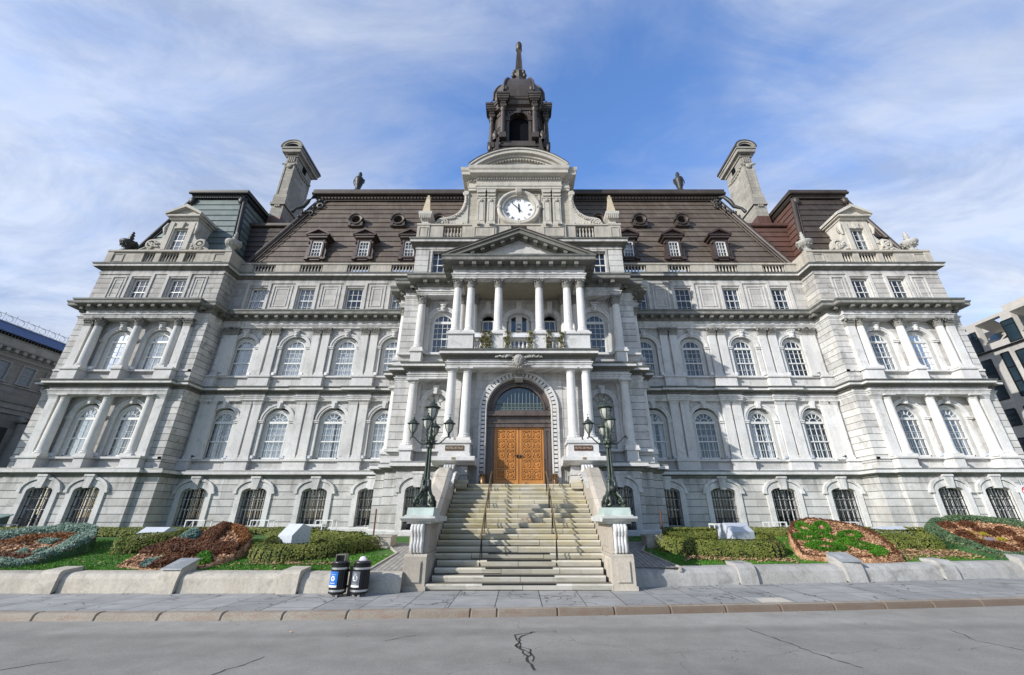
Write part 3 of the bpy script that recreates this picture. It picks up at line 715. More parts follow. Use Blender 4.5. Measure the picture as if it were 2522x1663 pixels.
for s in (-1, 1):
    for x in PAIR:
        for q in (-.36, .36):
            PT.put(HALL, (s*x+q, 27.55, 5.4)); PC.put(HALL, (s*x+q, 27.55, 11.1))
    for x in (21.55, 22.0 - .98):
        PT.put(HALL, (s*x, 27.55, 5.4)); PC.put(HALL, (s*x, 27.55, 11.1))
    for x in (23.97, 26.76, 29.55):
        CT.put(HALL, (s*x, 25.86, 5.4)); CC.put(HALL, (s*x, 25.86, 11.1))
    for x in (23.27, 30.25):
        PTv.put(HALL, (s*x, 26.28, 5.4)); PCv.put(HALL, (s*x, 26.28, 11.1))
    for x, y in ((6.1, 22.68), (7.64, 24.34)):
        CT.put(HALL, (s*x, y, 5.4)); CC.put(HALL, (s*x, y, 11.1))
    PT.put(HALL, (s*6.02, 23.12, 5.4)); PC.put(HALL, (s*6.02, 23.12, 11.1))
    for x in (3.57, 2.8): CP.put(HALL, (s*x, 20.72, 11.32))
    for x in (3.57, 2.76): CTP.put(HALL, (s*x, 20.72, 5.48))
    CP.put(HALL, (s*1.18, 20.72, 11.32))
    for x in (3.57, 2.85): CC.put(HALL, (s*x, 22.72, 11.1))
    # paired pedestals carrying the portico columns, with moulded shelf
    b = MB()
    x0, x1 = rng(s, 2.11, 4.17)
    b.prism([(20.35, 4.3), (20.2, 4.38), (20.02, 4.44), (19.98, 4.48), (19.98, 4.64), (20.05, 4.68), (21.3, 4.68), (21.3, 4.3)], 'x', x0, x1)
    x0, x1 = rng(s, 2.38, 3.95); b.box(x0, x1, 20.32, 21.3, 4.68, 4.86); x0, x1 = rng(s, 2.42, 3.91); b.box(x0, x1, 20.36, 21.3, 4.86, 5.34)
    x0, x1 = rng(s, 2.35, 3.98); b.box(x0, x1, 20.28, 21.3, 5.34, 5.48)
    part('portico_pedestal', b, HALL, [M['trim']])
    # fluted scroll under the shelf
    b = MB(); X = s*3.25
    for k in range(4): b.lathe(X-.27+k*.13, 19.95, 4.06, [(.02, 0), (.2, .005), (.22, .05), (.2, .115), (.02, .12)], 10, 0, True, 'x')
    b.prism([(19.75, 3.9), (20.5, 3.5), (20.5, 4.3), (20.0, 4.28)], 'x', X-.27, X+.24)
    part('scroll_console', b, HALL, [M['trim']])
# balcony pedestals and balustrades
def balusters(b, x0, x1, y, z0, z1, k, m=0, rails=True, r=.075):
    if rails: b.box(x0, x1, y-.1, y+.1, z0, z0+.1, m); b.box(x0, x1, y-.11, y+.11, z1-.12, z1, m)
    za, zb = z0+.1, z1-.12; h = zb-za
    for i in range(k):
        x = x0+(x1-x0)*(i+.5)/k
        b.lathe(x, y, 0, [(r*.9, za), (r*.9, za+h*.08), (r*.5, za+h*.12), (r, za+h*.35), (r*.75, za+h*.52), (r*.42, za+h*.72), (r*.55, za+h*.82), (r*.85, za+h*.9), (r*.85, zb)], 7, m)
for s in (-1, 1):
    b = MB(); pedestal(b, s*3.2, 20.32, .74, .8, 10.22, 11.32); b.box(s*3.55-.3, s*3.55+.3, 21.12, 22.4, 10.22, 11.2); part('balcony_pedestal', b, HALL, [M['trim']])
    b = MB(); pedestal(b, s*1.18, 20.32, .36, .8, 10.22, 11.32); part('balcony_pedestal', b, HALL, [M['trim']])
for x0, x1, k in ((-2.42, -1.56, 4), (-.8, .8, 7), (1.56, 2.42, 4)):
    b = MB(); balusters(b, x0, x1, 20.6, 10.22, 11.0, k, r=.09); part('balcony_balustrade', b, HALL, [M['trim']])

# --- third floor panels and strips
def panelframe(b, x0, x1, y, z0, z1, t=.1, d=.05, inner=True):
    for (a, c, e, f_) in ((x0, x1, z0, z0+t), (x0, x1, z1-t, z1), (x0, x0+t, z0+t, z1-t), (x1-t, x1, z0+t, z1-t)): b.box(a, c, y-d, y+.02, e, f_)
    if inner and x1-x0 > .9: panelframe(b, x0+.24, x1-.24, y, z0+.24, z1-.24, .07, .035, False)
for s in (-1, 1):
    b = MB()
    for a, c in ((9.2, 12.68), (12.68, 16.42), (16.42, 20.15)):
        x0, x1 = rng(s, a+1.12, c-1.12); panelframe(b, x0, x1, 27.35, 16.4, 18.45)
    for x in WX: x0, x1 = rng(s, x-.92, x+.92); panelframe(b, x0, x1, 27.35, 15.9, 18.62, .2, .07, False)
    x0, x1 = rng(s, 7.0, 22.1); b.box(x0, x1, 27.28, 27.36, 18.62, 18.72); part('wing_panelling', b, HALL, [M['trim']]); b = MB()
    for x in PX: x0, x1 = rng(s, x-.92, x+.92); panelframe(b, x0, x1, 26.0, 15.9, 18.62, .2, .07, False)
    for a, c in ((23.2, 24.25), (29.2, 30.3)): x0, x1 = rng(s, a, c); panelframe(b, x0, x1, 26.0, 16.4, 18.45)
    x0, x1 = rng(s, 22.1, 31.4); b.box(x0, x1, 25.93, 26.02, 18.62, 18.72); part('pavilion_panelling', b, HALL, [M['trim']])

# --- portico pediment
APEX, EX, EZ = 18.0, 4.5, 16.06
b = MB()
th = .36
for s in (-1, 1):
    n_ = Vector((s*(APEX-EZ), 0, EX)).normalized()
    def off(d, e=0): return [(0, APEX-d/n_.z), (s*EX*(1+e), EZ-(APEX-EZ)*e-d/n_.z)]
    for y0, d0, d1 in ((19.74, 0, .12), (19.82, .12, .34), (20.24, .34, .46)):
        A, B = off(d0), off(d1); b.prism([A[0], A[1], B[1], B[0]], 'y', y0, 22.6)
    A = off(-.05, .02); B = off(0, .02); b.prism([A[0], A[1], B[1], B[0]], 'y', 19.7, 28.0, 2)
    dx, dz = s*EX, EZ-APEX; L = sqrt(dx*dx+dz*dz)
    for t in (.13, .26, .39, .52, .65, .78):
        c = Vector((dx*t, 20.12, APEX+dz*t))-n_*.42
        b.obox(c, (.12*dx/L, 0, .12*dz/L), (0, .2, 0), n_*.11, 0)
b.face([(-4.0, 20.42, 16.0), (4.0, 20.42, 16.0), (0, 20.42, 17.75)], 1)
b.prism([(-2.6, 16.1), (2.6, 16.1), (0, 17.2)], 'y', 20.37, 20.45, 1)
b.face([(-4.4, 20.4, 16.08), (4.4, 20.4, 16.08), (4.4, 28, 16.08), (-4.4, 28, 16.08)], 1)
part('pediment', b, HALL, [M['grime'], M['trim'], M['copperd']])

# --- portal arch, keystone, crest
b = MB()
b.arch(0, 7.24, 1.98, 2.1, 21.14, 21.3, n=28); b.arch(0, 7.24, 1.72, 1.76, 21.12, 21.3, n=28)
b.arch(0, 7.24, 1.76, 1.98, 21.25, 21.3, n=28, m=1)
for i in range(27):
    a = pi*(i+.5)/27; c = Vector((1.87*cos(a), 21.2, 7.24+1.87*sin(a))); b.obox(c, (.1*cos(a), 0, .1*sin(a)), (-.078*sin(a), 0, .078*cos(a)), (0, .06, 0))
for q in (-1, 1):
    b.box(q*1.98, q*2.1, 21.14, 21.3, 3.5, 7.24); b.box(q*1.72, q*1.76, 21.12, 21.3, 3.5, 7.24); b.box(q*1.76, q*1.98, 21.25, 21.3, 3.5, 7.24, 1)
    for k in range(17): z = 3.65+k*.215; b.box(q*1.775, q*1.965, 21.14, 21.26, z, z+.15)
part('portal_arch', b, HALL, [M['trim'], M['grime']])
b = MB()
b.prism([(21.3, 8.72), (21.02, 8.75), (20.86, 8.85), (20.9, 8.98), (20.98, 9.05), (20.78, 9.12), (20.72, 9.24), (20.72, 9.34), (21.3, 9.34)], 'x', -.22, .22)
for k in range(4): b.lathe(-.19+k*.1, 20.86, 9.2, [(.02, 0), (.13, .01), (.14, .04), (.13, .075), (.02, .08)], 10, 0, True, 'x')
b.box(-.27, .27, 20.68, 21.3, 9.3, 9.38)
part('portal_keystone', b, HALL, [M['urnstone']])
b = MB()
b.lathe(0, 20.2, 9.62, [(.001, -.16), (.14, -.15), (.24, -.1), (.29, -.02), (.31, .1)], 18, 0, True, 'y', sy=1.3)
for k in range(16):
    a = 2*pi*k/16; b.blob(.31*cos(a), 20.2, 9.62+.42*sin(a), .06, .07, .06, 0, 6)
for q in (-1, 1):
    for k in range(20):
        t = k/19; b.blob(q*(.38+t*.85), 20.18+RN.uniform(-.03, .03), 9.8+.1*(1-t)+RN.uniform(-.1, .1)*(1.1-t), .09*(1.15-t*.6), .08, .08*(1.15-t*.5), 0, 6)
    for k in range(9):
        t = k/8; b.blob(q*(.3+t*.5), 20.18, 9.38+RN.uniform(-.05, .06)*(1.1-t), .07, .06, .05, 0, 6)
for k in range(5): b.blob(RN.uniform(-.12, .12), 20.04, 9.62+RN.uniform(-.2, .2), .05, .03, .05, 0, 6)
part('carved_crest', b, HALL, [M['urnstone']])
# door set
b = MB()
b.arch(0, 7.24, 1.34, 1.7, 21.54, 21.74, n=26); b.arch(0, 7.24, 1.56, 1.7, 21.44, 21.64, n=26); b.arch(0, 7.24, 1.32, 1.4, 21.48, 21.64, n=26)
b.box(-1.7, 1.7, 21.42, 21.74, 6.98, 7.2); b.box(-1.75, 1.75, 21.34, 21.64, 6.92, 7.0); b.box(-1.7, 1.7, 21.54, 21.74, 6.55, 6.92); b.box(-1.7, 1.7, 21.46, 21.74, 6.33, 6.58); b.box(-1.72, 1.72, 21.40, 21.64, 6.54, 6.6)
for q in (-1, 1):
    b.box(q*1.31, q*1.7, 21.52, 21.74, 3.43, 6.33); b.box(q*1.38, q*1.44, 21.48, 21.54, 3.7, 6.2); b.box(q*1.58, q*1.64, 21.48, 21.54, 3.7, 6.2); b.box(q*1.44, q*1.58, 21.48, 21.54, 6.12, 6.2); b.box(q*1.44, q*1.58, 21.48, 21.54, 3.7, 3.8)
    b.arch(q*1.54, 7.35, .05, .08, 21.44, 21.56, n=8); b.box(q*1.48, q*1.52, 21.48, 21.55, 7.3, 7.9)
part('door_case', b, HALL, [M['brown']])
b = MB(); b.face([(-1.34*cos(pi*i/20), 21.66, 7.2+1.36*sin(pi*i/20)) for i in range(21)]); LUN = part('lunette_window', b, HALL, [M['glassd']])
b = MB()
for i in range(13):
    x = -1.2+2.4*i/12; zt = 7.2+1.34*sqrt(max(0, 1-(x/1.34)**2))-.05; b.tube([(x, 21.61, 7.2), (x, 21.61, zt)], .017, 5); b.blob(x, 21.61, 7.6, .04, .04, .05, 0, 5)
for z in (7.27, 7.42, 7.62): b.box(-1.3, 1.3, 21.59, 21.63, z-.014, z+.014)
for i in range(12):
    x = -1.1+2.2*i/11; b.lathe(x, 21.60, 7.345, [(.05, -.01), (.07, -.01), (.07, .01), (.05, .01)], 8, 0, False, 'y'); b.lathe(x, 21.60, 7.53, [(.05, -.01), (.065, -.01), (.065, .01), (.05, .01)], 8, 0, False, 'y')
part('iron_grille', b, LUN, [plain('grille_grey', (.15, .19, .175), .5, .3)])
for s in (-1, 1):
    b = MB(); x0, x1 = rng(s, .008, 1.31)
    b.box(x0, x1, 21.64, 21.72, 3.5, 6.33)
    x0, x1 = rng(s, .02, 1.29); b.box(x0, x1, 21.60, 21.64, 3.5, 3.7); b.box(x0, x1, 21.60, 21.64, 6.24, 6.33)
    x0, x1 = rng(s, .02, .14); b.box(x0, x1, 21.60, 21.64, 3.7, 6.24); x0, x1 = rng(s, 1.17, 1.29); b.box(x0, x1, 21.60, 21.64, 3.7, 6.24)
    for i in range(2):
        for k in range(5):
            X = s*(.42+i*.5); z = 3.97+k*.5
            panelframe(b, X-.235, X+.235, 21.64, z-.235, z+.235, .045, .075, False)
            b.lathe(X, 21.64, z, [(.185, 0), (.185, -.045), (.16, -.075), (.135, -.045), (.13, -.012), (.1, -.012), (.092, -.055), (.065, -.065), (.05, -.02), (.034, -.075), (.001, -.08)], 16, 0, True, 'y')
    d = part('door_leaf', b, HALL, [M['door']])
    b = MB(); b.tube([(s*.07, 21.59, 4.86), (s*.07, 21.50, 4.86), (s*.2, 21.49, 4.88)], .025, 6); b.cbox(s*.07, 21.59, 4.86, .07, .02, .16); part('handle', b, d, [M['black']])

# --- attic storey behind the pediment, parapet, clock stage
b = MB()
b.wall(-7.0, 7.0, Z3-.3, 19.0, 23.05, [(s*5.3, .64, 16.45, 18.62, 0) for s in (-1, 1)], 0, 1, 2, .35)
for s in (-1, 1):
    b.face([(s*7,23.05,15.8),(s*7,29,15.8),(s*7,29,20.7),(s*7,23.05,20.7)], 3)
    x0, x1 = rng(s, 6.1, 7.0); 
    for k in range(6): b.box(x0, x1 if s > 0 else x1, 22.97, 23.06, 16.1+k*.43, 16.1+k*.43+.4, 1)
    x0, x1 = rng(s, 4.5, 6.0); panelframe(b, x0, x1, 23.05, 16.1, 18.7, .13, .06, False)
part('attic_wall', b, HALL, [M['wall'], M['trim'], M['dark'], M['rust']])
b = MB()
for s in (-1, 1):
    for a, c in ((.55, 1.6), (3.2, 3.93), (5.26, 6.2)): x0, x1 = rng(s, a, c); b.box(x0, x1, 22.85, 23.3, 19.45, 20.6)
    x0, x1 = rng(s, 6.2, 7.06); b.box(x0, x1, 22.8, 23.7, 19.45, 20.62); x0, x1 = rng(s, 6.16, 7.1); b.box(x0, x1, 22.76, 23.74, 20.6, 20.76)
    panelframe(b, s*6.63-.3, s*6.63+.3, 22.8, 19.6, 20.45, .06, .04, False)
    x0, x1 = rng(s, 1.55, 3.25); b.box(x0, x1, 22.72, 23.3, 19.45, 20.6); panelframe(b, x0+.15, x1-.15, 22.72, 19.6, 20.4, .06, .04, False)
    for x in (1.95, 2.8): b.box(s*x-.1, s*x+.1, 22.5, 22.75, 20.5, 20.8)
    b.box(s*7.0, s*7.06, 23.7, 28.5, 19.45, 20.6)
b.box(-6.2, 6.2, 22.78, 23.5, 20.6, 20.72)
b.box(-6.2, 6.2, 22.82, 23.2, 19.44, 19.55)
b.face([(-7, 23.0, 19.46), (7, 23.0, 19.46), (7, 29, 19.46), (-7, 29, 19.46)])
part('attic_parapet', b, HALL, [M['creamtrim']])
for x0, x1, k in ((-5.26, -3.93, 6), (3.93, 5.26, 6), (-1.6, 0.0, 6), (0.0, 1.6, 6)):
    b = MB(); balusters(b, x0, x1, 23.0, 19.55, 20.6, k, rails=False); part('balustrade', b, HALL, [M['creamtrim']])
for s in (-1, 1):
    b = MB(); X = s*6.64
    b.lathe(X, 23.3, 0, [(.36, 20.76), (.36, 20.95), (.3, 21.1), (.34, 21.3), (.62, 21.62), (.66, 21.66), (.66, 21.9), (.46, 21.98)], 4, 0, False, 'z', pi/4, 2*pi+pi/4)
    for k in range(6):
        for yy in (22.86,): b.box(X-.4+k*.145, X-.4+k*.145+.07, yy, yy+.1, 21.32, 21.64)
    b.lathe(X, 23.3, 0, [(.4, 21.98), (.17, 23.35), (.2, 23.38), (.2, 23.44), (.09, 23.5), (.13, 23.62), (.001, 23.75)], 4, 1, False, 'z', pi/4, 2*pi+pi/4)
    part('obelisk', b, HALL, [M['creamtrim'], plain('obelisk_stone', (.5, .42, .30), .8)])
STG = [(-3.75, 30), (-3.75, 23.35), (-3.15, 23.35), (-3.15, 23.15), (3.15, 23.15), (3.15, 23.35), (3.75, 23.35), (3.75, 30)]
b = MB()
b.face([(-3.75,23.5,20.6),(3.75,23.5,20.6),(3.75,23.5,24.4),(-3.75,23.5,24.4)], 0)
for s in (-1, 1):
    b.face([(s*3.75,23.5,20.6),(s*3.75,30,20.6),(s*3.75,30,24.4),(s*3.75,23.5,24.4)], 0)
    for x in (2.03, 2.76):
        b.box(s*x-.36, s*x+.36, 23.2, 23.52, 20.72, 20.9, 1); b.box(s*x-.33, s*x+.33, 23.24, 23.52, 20.9, 21.25, 1); b.box(s*x-.29, s*x+.29, 23.28, 23.52, 21.25, 23.45, 1)
        b.box(s*x-.33, s*x+.33, 23.24, 23.52, 23.45, 23.55, 1); b.box(s*x-.3, s*x+.3, 23.27, 23.52, 23.55, 23.85, 1)
        b.prism([(s*x-.27, 23.62), (s*x+.27, 23.62), (s*x+.33, 23.8), (s*x-.33, 23.8)], 'y', 23.17, 23.3, 1)
        b.prism([(s*x-.28, 23.88), (s*x+.28, 23.88), (s*x+.36, 24.18), (s*x-.36, 24.18)], 'y', 23.1, 23.52, 1); b.box(s*x-.38, s*x+.38, 23.06, 23.52, 24.18, 24.26, 1)
        panelframe(b, s*x-.2, s*x+.2, 23.28, 21.4, 23.15, .035, .025, False)
        b.blob(s*x, 23.24, 23.27, .11, .08, .12, 1, 7)
        for k in range(5): b.blob(s*x+.1*cos(k*1.257), 23.22, 23.27+.1*sin(k*1.257), .05, .05, .05, 1, 5)
for a, c, z0, z1 in ((-1.55, -1.42, 20.9, 24.0), (1.42, 1.55, 20.9, 24.0), (-1.42, 1.42, 23.92, 24.0)): b.box(a, c, 23.45, 23.52, z0, z1, 1)
b.sweep(STG, [(-.3, 24.24), (0, 24.25), (0, 24.45), (.05, 24.47), (.05, 24.55), (0, 24.57), (0, 24.98)], 1)
b.sweep(STG, [(0, 24.98), (.06, 25.0), (.06, 25.2), (.18, 25.24), (.46, 25.34), (.48, 25.36), (.48, 25.6), (.56, 25.72), (.6, 25.98), (-.8, 26.0)], 1)
dentils(b, STG, .06, .1, .19, .13, .12, 25.05, 1)
part('clock_stage', b, HALL, [M['cream'], M['creamtrim']])
# segmental pediment
b = MB(); Rr = 5.02; zc = 27.72-Rr; a0 = math.acos(3.72/Rr); a1 = pi-a0
for ro, ri, y0 in ((Rr, Rr-.14, 22.5), (Rr-.14, Rr-.42, 22.58), (Rr-.42, Rr-.62, 22.8), (Rr-.62, Rr-.74, 22.95)):
    b.arch(0, zc, ri, ro, y0, 25.4, a0, a1, 24, 0)
for i in range(26):
    a = a0+.14+(a1-a0-.28)*(i+.5)/26; rr = Rr-.8
    if zc+rr*sin(a) > 26.12: b.obox((rr*cos(a), 22.98, zc+rr*sin(a)), (.05*sin(a), 0, -.05*cos(a)), (0, .1, 0), (.06*cos(a), 0, .06*sin(a)), 0)
pts = [(Rr*cos(a0+(a1-a0)*i/20), 23.12, zc+(Rr-.3)*sin(a0+(a1-a0)*i/20)) for i in range(21)]
b.face(pts+[(-3.7, 23.12, 25.98), (3.7, 23.12, 25.98)], 0)
b.arch(0, zc-.3, Rr-1.25, Rr-1.1, 23.0, 23.15, pi/2-.27, pi/2+.27, 8, 0)
for q in (-1, 1): b.blob(q*1.25, 23.05, 26.25, .18, .1, .16, 0, 8)
b.arch(0, zc, Rr+.002, Rr+.04, 22.47, 30, a0, a1, 24, 1)
b.face([(-3.9, 23, 26.0), (3.9, 23, 26.0), (3.9, 30, 26.0), (-3.9, 30, 26.0)], 1)
part('segmental_pediment', b, HALL, [M['creamtrim'], M['copperd']])
# clock
b = MB(); CZ = 22.56
b.lathe(0, 23.5, CZ, [(1.1, -.02), (1.12, -.2), (1.2, -.24), (1.24, -.2), (1.3, -.22), (1.36, -.34), (1.46, -.38), (1.56, -.34), (1.6, -.2), (1.6, .02)], 40, 0, True, 'y')
for a in (0, pi): 
    for d in (-.05, .05): b.obox((1.47*cos(a), 23.3, CZ+d), (.16, 0, 0), (0, .18, 0), (0, 0, .025))
for d in (-.07, .07): b.obox((d, 23.3, CZ-1.47), (.025, 0, 0), (0, .18, 0), (0, 0, .16))
b.prism([(-.17, CZ+1.18), (.17, CZ+1.18), (.25, CZ+1.66), (-.25, CZ+1.66)], 'y', 22.98, 23.5)
for k in range(4): b.box(-.17+k*.1, -.17+k*.1+.05, 22.95, 23.0, CZ+1.22, CZ+1.62)
CLK = part('clock', b, HALL, [M['creamtrim']])
b = MB(); b.lathe(0, 23.48, CZ, [(.001, 0), (1.11, 0)], 40, 0, False, 'y'); part('dial', b, CLK, [plain('white_dial', (.82, .83, .84), .45, var=.03)])
def text_mesh(txt, size, depth=.004):
    cu = bpy.data.curves.new('t', 'FONT'); cu.body = txt; cu.size = size; cu.align_x = 'CENTER'; cu.align_y = 'CENTER'; cu.extrude = depth
    o = bpy.data.objects.new('t', cu); C.objects.link(o); dg = bpy.context.evaluated_depsgraph_get()
    me = o.evaluated_get(dg).to_mesh(); vs = [tuple(v.co) for v in me.vertices]; fs = [tuple(p.vertices) for p in me.polygons]
    bpy.data.objects.remove(o); bpy.data.curves.remove(cu); return vs, fs
def put_text(b, txt, size, fn, m=0, sx=1.0, sy=1.0):
    vs, fs = text_mesh(txt, size); b.raw([fn(x*sx, y*sy, z) for x, y, z in vs], fs, m)
b = MB()
for i, nm in enumerate(['XII', 'I', 'II', 'III', 'IIII', 'V', 'VI', 'VII', 'VIII', 'IX', 'X', 'XI']):
    a = 2*pi*i/12; c, q = cos(a), sin(a); rr = .86
    put_text(b, nm, .3, lambda x, y, z, c=c, q=q: ((rr+y)*q+x*c, 23.468-z, CZ+(rr+y)*c-x*q), 0, .8)
for i in range(60):
    a = 2*pi*i/60; r_ = 1.06; b.obox((r_*sin(a), 23.468, CZ+r_*cos(a)), (.02*sin(a), 0, .02*cos(a)), (.011*cos(a), 0, -.011*sin(a)), (0, .003, 0))
part('numerals', b, CLK, [M['iron']])
for nm, ang, L, w in (('hour_hand', radians(-3), .62, .035), ('minute_hand', radians(-42), .98, .026)):
    b = MB(); d = Vector((sin(ang), 0, cos(ang))); n = Vector((cos(ang), 0, -sin(ang))); o = Vector((0, 23.43 if nm[0] == 'h' else 23.40, CZ))
    P = [o-d*.26-n*w, o-d*.26+n*w, o+d*L*.6+n*w*1.2, o+d*L, o+d*L*.6-n*w*1.2]
    b.raw([tuple(p) for p in P]+[tuple(p+Vector((0, .012, 0))) for p in P], [(0,1,2,3,4), (9,8,7,6,5), (0,5,6,1), (1,6,7,2), (2,7,8,3), (3,8,9,4), (4,9,5,0)])
    b.lathe(0, o.y, CZ, [(.001, -.01), (.07, -.01), (.07, .02)], 10, 0, False, 'y'); part(nm, b, CLK, [M['iron']])
# side volutes of the clock stage
for s in (-1, 1):
    b = MB()
    out = [(3.7, 20.72), (6.15, 20.72), (6.1, 21.0), (6.0, 21.35), (5.75, 21.6), (5.45, 21.72), (5.1, 21.75), (4.75, 21.88), (4.4, 22.15), (4.15, 22.5), (4.0, 22.95), (3.93, 23.4), (3.95, 23.8), (4.05, 24.0), (4.05, 24.24), (3.7, 24.24)]
    b.prism([(s*x, z) for x, z in out], 'y', 23.42, 23.8)
    for R0, R1, d in ((.42, .34, .1), (.26, .18, .1), (.1, .001, .14)): b.lathe(s*5.5, 23.42, 21.28, [(R1, 0), (R1, -d), (R0, -d), (R0, 0)], 18, 0, False, 'y')
    b.lathe(s*3.92, 23.42, 24.02, [(.001, -.1), (.2, -.1), (.24, -.05), (.24, 0)], 14, 0, False, 'y')
    for (xa, za), (xb, zb) in zip(out[5:12], out[6:13]): b.tube([(s*xa, 23.42, za), (s*xb, 23.42, zb)], .09, 6)
    for k in range(26):
        t = k/25; i = 3+t*8.9; j = int(i); u = i-j; x = out[j][0]*(1-u)+out[j+1][0]*u-.06; z = out[j][1]*(1-u)+out[j+1][1]*u-.12
        b.blob(s*x, 23.38, z+RN.uniform(-.05, .03), .1, .1, .09, 0, 6)
    for k in range(24): b.blob(s*(3.95+RN.random()*1.1), 23.38, 20.85+RN.random()*.5*(1-RN.random()*.4), .11, .09, .09, 0, 6)
    part('volute', b, HALL, [M['creamtrim']])
# --- cupola
CY = 27.95
def octo(k, w=1.42, d=2.45): return [(-w*k, -d*k), (w*k, -d*k), (d*k, -w*k), (d*k, w*k), (w*k, d*k), (-w*k, d*k), (-d*k, w*k), (-d*k, -w*k)]
def octring(b, prof, m=0, w=1.42, d=2.45, sm=False):
    pts = [(x, CY+y, z) for k, z in prof for x, y in octo(k, w, d)]
    b.raw(pts, [(j*8+i, j*8+(i+1) % 8, j*8+8+(i+1) % 8, j*8+8+i) for j in range(len(prof)-1) for i in range(8)], m, sm)
b = MB()
b.box(-1.95, 1.95, CY-2.45, CY+2.45, 26, 31.2); b.box(-2.05, 2.05, CY-2.55, CY+2.55, 31.2, 31.35)
panelframe(b, -1.5, 1.5, CY-2.45, 30.2, 31.1, .1, .06, False)
octring(b, [(1.0, 31.0), (1.0, 31.9), (.88, 31.92)])
for s in (-1, 1):
    b.prism([(s*1.7, 30.2), (s*2.15, 30.2), (s*1.9, 31.9), (s*1.75, 32.0)], 'y', CY-2.75, CY-2.3)
    b.lathe(s*2.5, CY-2.2, 30.9, [(.001, -.12), (.55, -.12), (.6, 0), (.55, .12), (.001, .12)], 12, 0, False, 'x')
    b.lathe(s*2.05, CY-2.5, 0, [(.2, 31.9), (.24, 32.0), (.12, 32.1), (.28, 32.35), (.3, 32.5), (.14, 32.65), (.18, 32.8), (.1, 33.0), (.001, 33.15)], 10, 0, True)
# lantern walls with open arches
bod = MB()
bod.wall(-1.3, 1.3, 31.7, 36.2, CY-2.2, [(0, .87, 31.9, 34.8, .87)], 0, 0, 1, .5, 14)
for s in (-1, 1):
    A, B = (s*1.3, CY-2.2), (s*2.2, CY-1.3); bod.face([(A[0],A[1],32.3),(B[0],B[1],32.3),(B[0],B[1],36.2),(A[0],A[1],36.2)])
    bod.face([(s*2.2,CY-1.3,32.3),(s*2.2,CY+2.2,32.3),(s*2.2,CY+2.2,36.2),(s*2.2,CY-1.3,36.2)])
    n = Vector((s*.7071, -.7071, 0)); t = Vector((s*.7071, .7071, 0)); mid = Vector((s*1.75, CY-1.75, 0))
    for z0, z1 in ((32.6, 34.1), (34.4, 35.9)):
        for c, hx, hz in ((z0, .42, .05), (z1, .42, .05)): bod.obox(mid+n*.02+Vector((0, 0, c)), t*hx, n*.05, (0, 0, hz))
        for q in (-.42, .42): bod.obox(mid+n*.02+t*q+Vector((0, 0, (z0+z1)/2)), t*.05, n*.05, (0, 0, (z1-z0)/2))
bod.arch(0, 34.8, .87, 1.1, CY-2.3, CY-2.1, n=14)
for q in (-1, 1): bod.box(q*.87, q*1.1, CY-2.3, CY-2.1, 31.9, 34.6); bod.box(q*.82, q*1.16, CY-2.36, CY-2.1, 34.6, 34.82)
bod.prism([(-.13, 35.45), (.13, 35.45), (.22, 36.05), (-.22, 36.05)], 'y', CY-2.45, CY-2.1)
for q in (-1, 1):
    for k in range(10): bod.blob(q*(.45+RN.random()*.65), CY-2.24, 35.45+RN.random()*.4, .12, .08, .1, 0, 6)
# entablature with breaks over the columns
octring(bod, [(.9, 36.0), (.93, 36.0), (.93, 36.2), (.9, 36.22), (.9, 36.5), (1.0, 36.6), (1.06, 36.95), (1.1, 37.0), (1.1, 37.15), (1.13, 37.25), (.9, 37.3)])
for s in (-1, 1):
    for (x, y) in ((s*1.42, CY-2.5), (s*2.5, CY-1.42)):
        d = Vector((x, y-CY, 0)).normalized(); 
        fr = (0, -1) if abs(y-CY) > 2 else (s, 0)
        for hw, z0, z1, e in ((.28, 36.0, 36.22, .28), (.25, 36.22, 36.55, .25), (.4, 36.55, 36.72, .4), (.55, 36.95, 37.2, .52), (.6, 37.2, 37.42, .58)):
            bod.box(x-hw, x+hw, y-e, y+e+.2, z0, z1)
        bod.box(x-.5, x+.5, y-.48, y+.6, 36.72, 36.95)
        for k in range(3): bod.box(x-.2+k*.15, x-.1+k*.15, y-.33, y-.2, 36.24, 36.54)
for s in (-1, 1): bod.lathe(s*2.6, CY-1.3, 0, [(.16, 37.42), (.3, 37.65), (.3, 37.9), (.12, 38.1), (.14, 38.3), (.001, 38.6)], 8, 0, True)
CUP = part('cupola', b, HALL, [M['cup'], M['dark']])
part('lantern', bod, CUP, [M['cup'], M['dark']])
ccol = MB()
ccol.cbox(0, 0, .1, .6, .6, .6); ccol.lathe(0, 0, 0, [(.3, .4), (.31, .46), (.24, .52)], 12); ccol.lathe(0, 0, 0, [(.24, .52), (.23, 1.8), (.2, 3.25)], 14, 0, True)
ccol.lathe(0, 0, 0, [(.24, 3.25), (.24, 3.3), (.2, 3.32), (.26, 3.6), (.33, 3.72)], 10); ccol.cbox(0, 0, 3.78, .6, .6, .12)
for k in range(8): leaf(ccol, 0, 0, pi*k/4, .21, .32, 3.32, 3.62, .07)
cp = Proto('cupola_column', ccol, M['cup'])
for s in (-1, 1):
    for x, y in ((1.42, CY-2.5), (2.5, CY-1.42), (2.5, CY+1.42)): cp.put(HALL, (s*x, y, 32.2))
b = MB()
octring(b, [(.98, 37.3), (.98, 38.0), (.94, 38.05), (.97, 38.7), (.95, 39.4), (.88, 40.2), (.76, 40.9), (.62, 41.35), (.52, 41.5)], 0)
octring(b, [(.62, 41.45), (.64, 41.5), (.64, 41.68), (.0, 41.7)], 0, 1.3, 1.9)
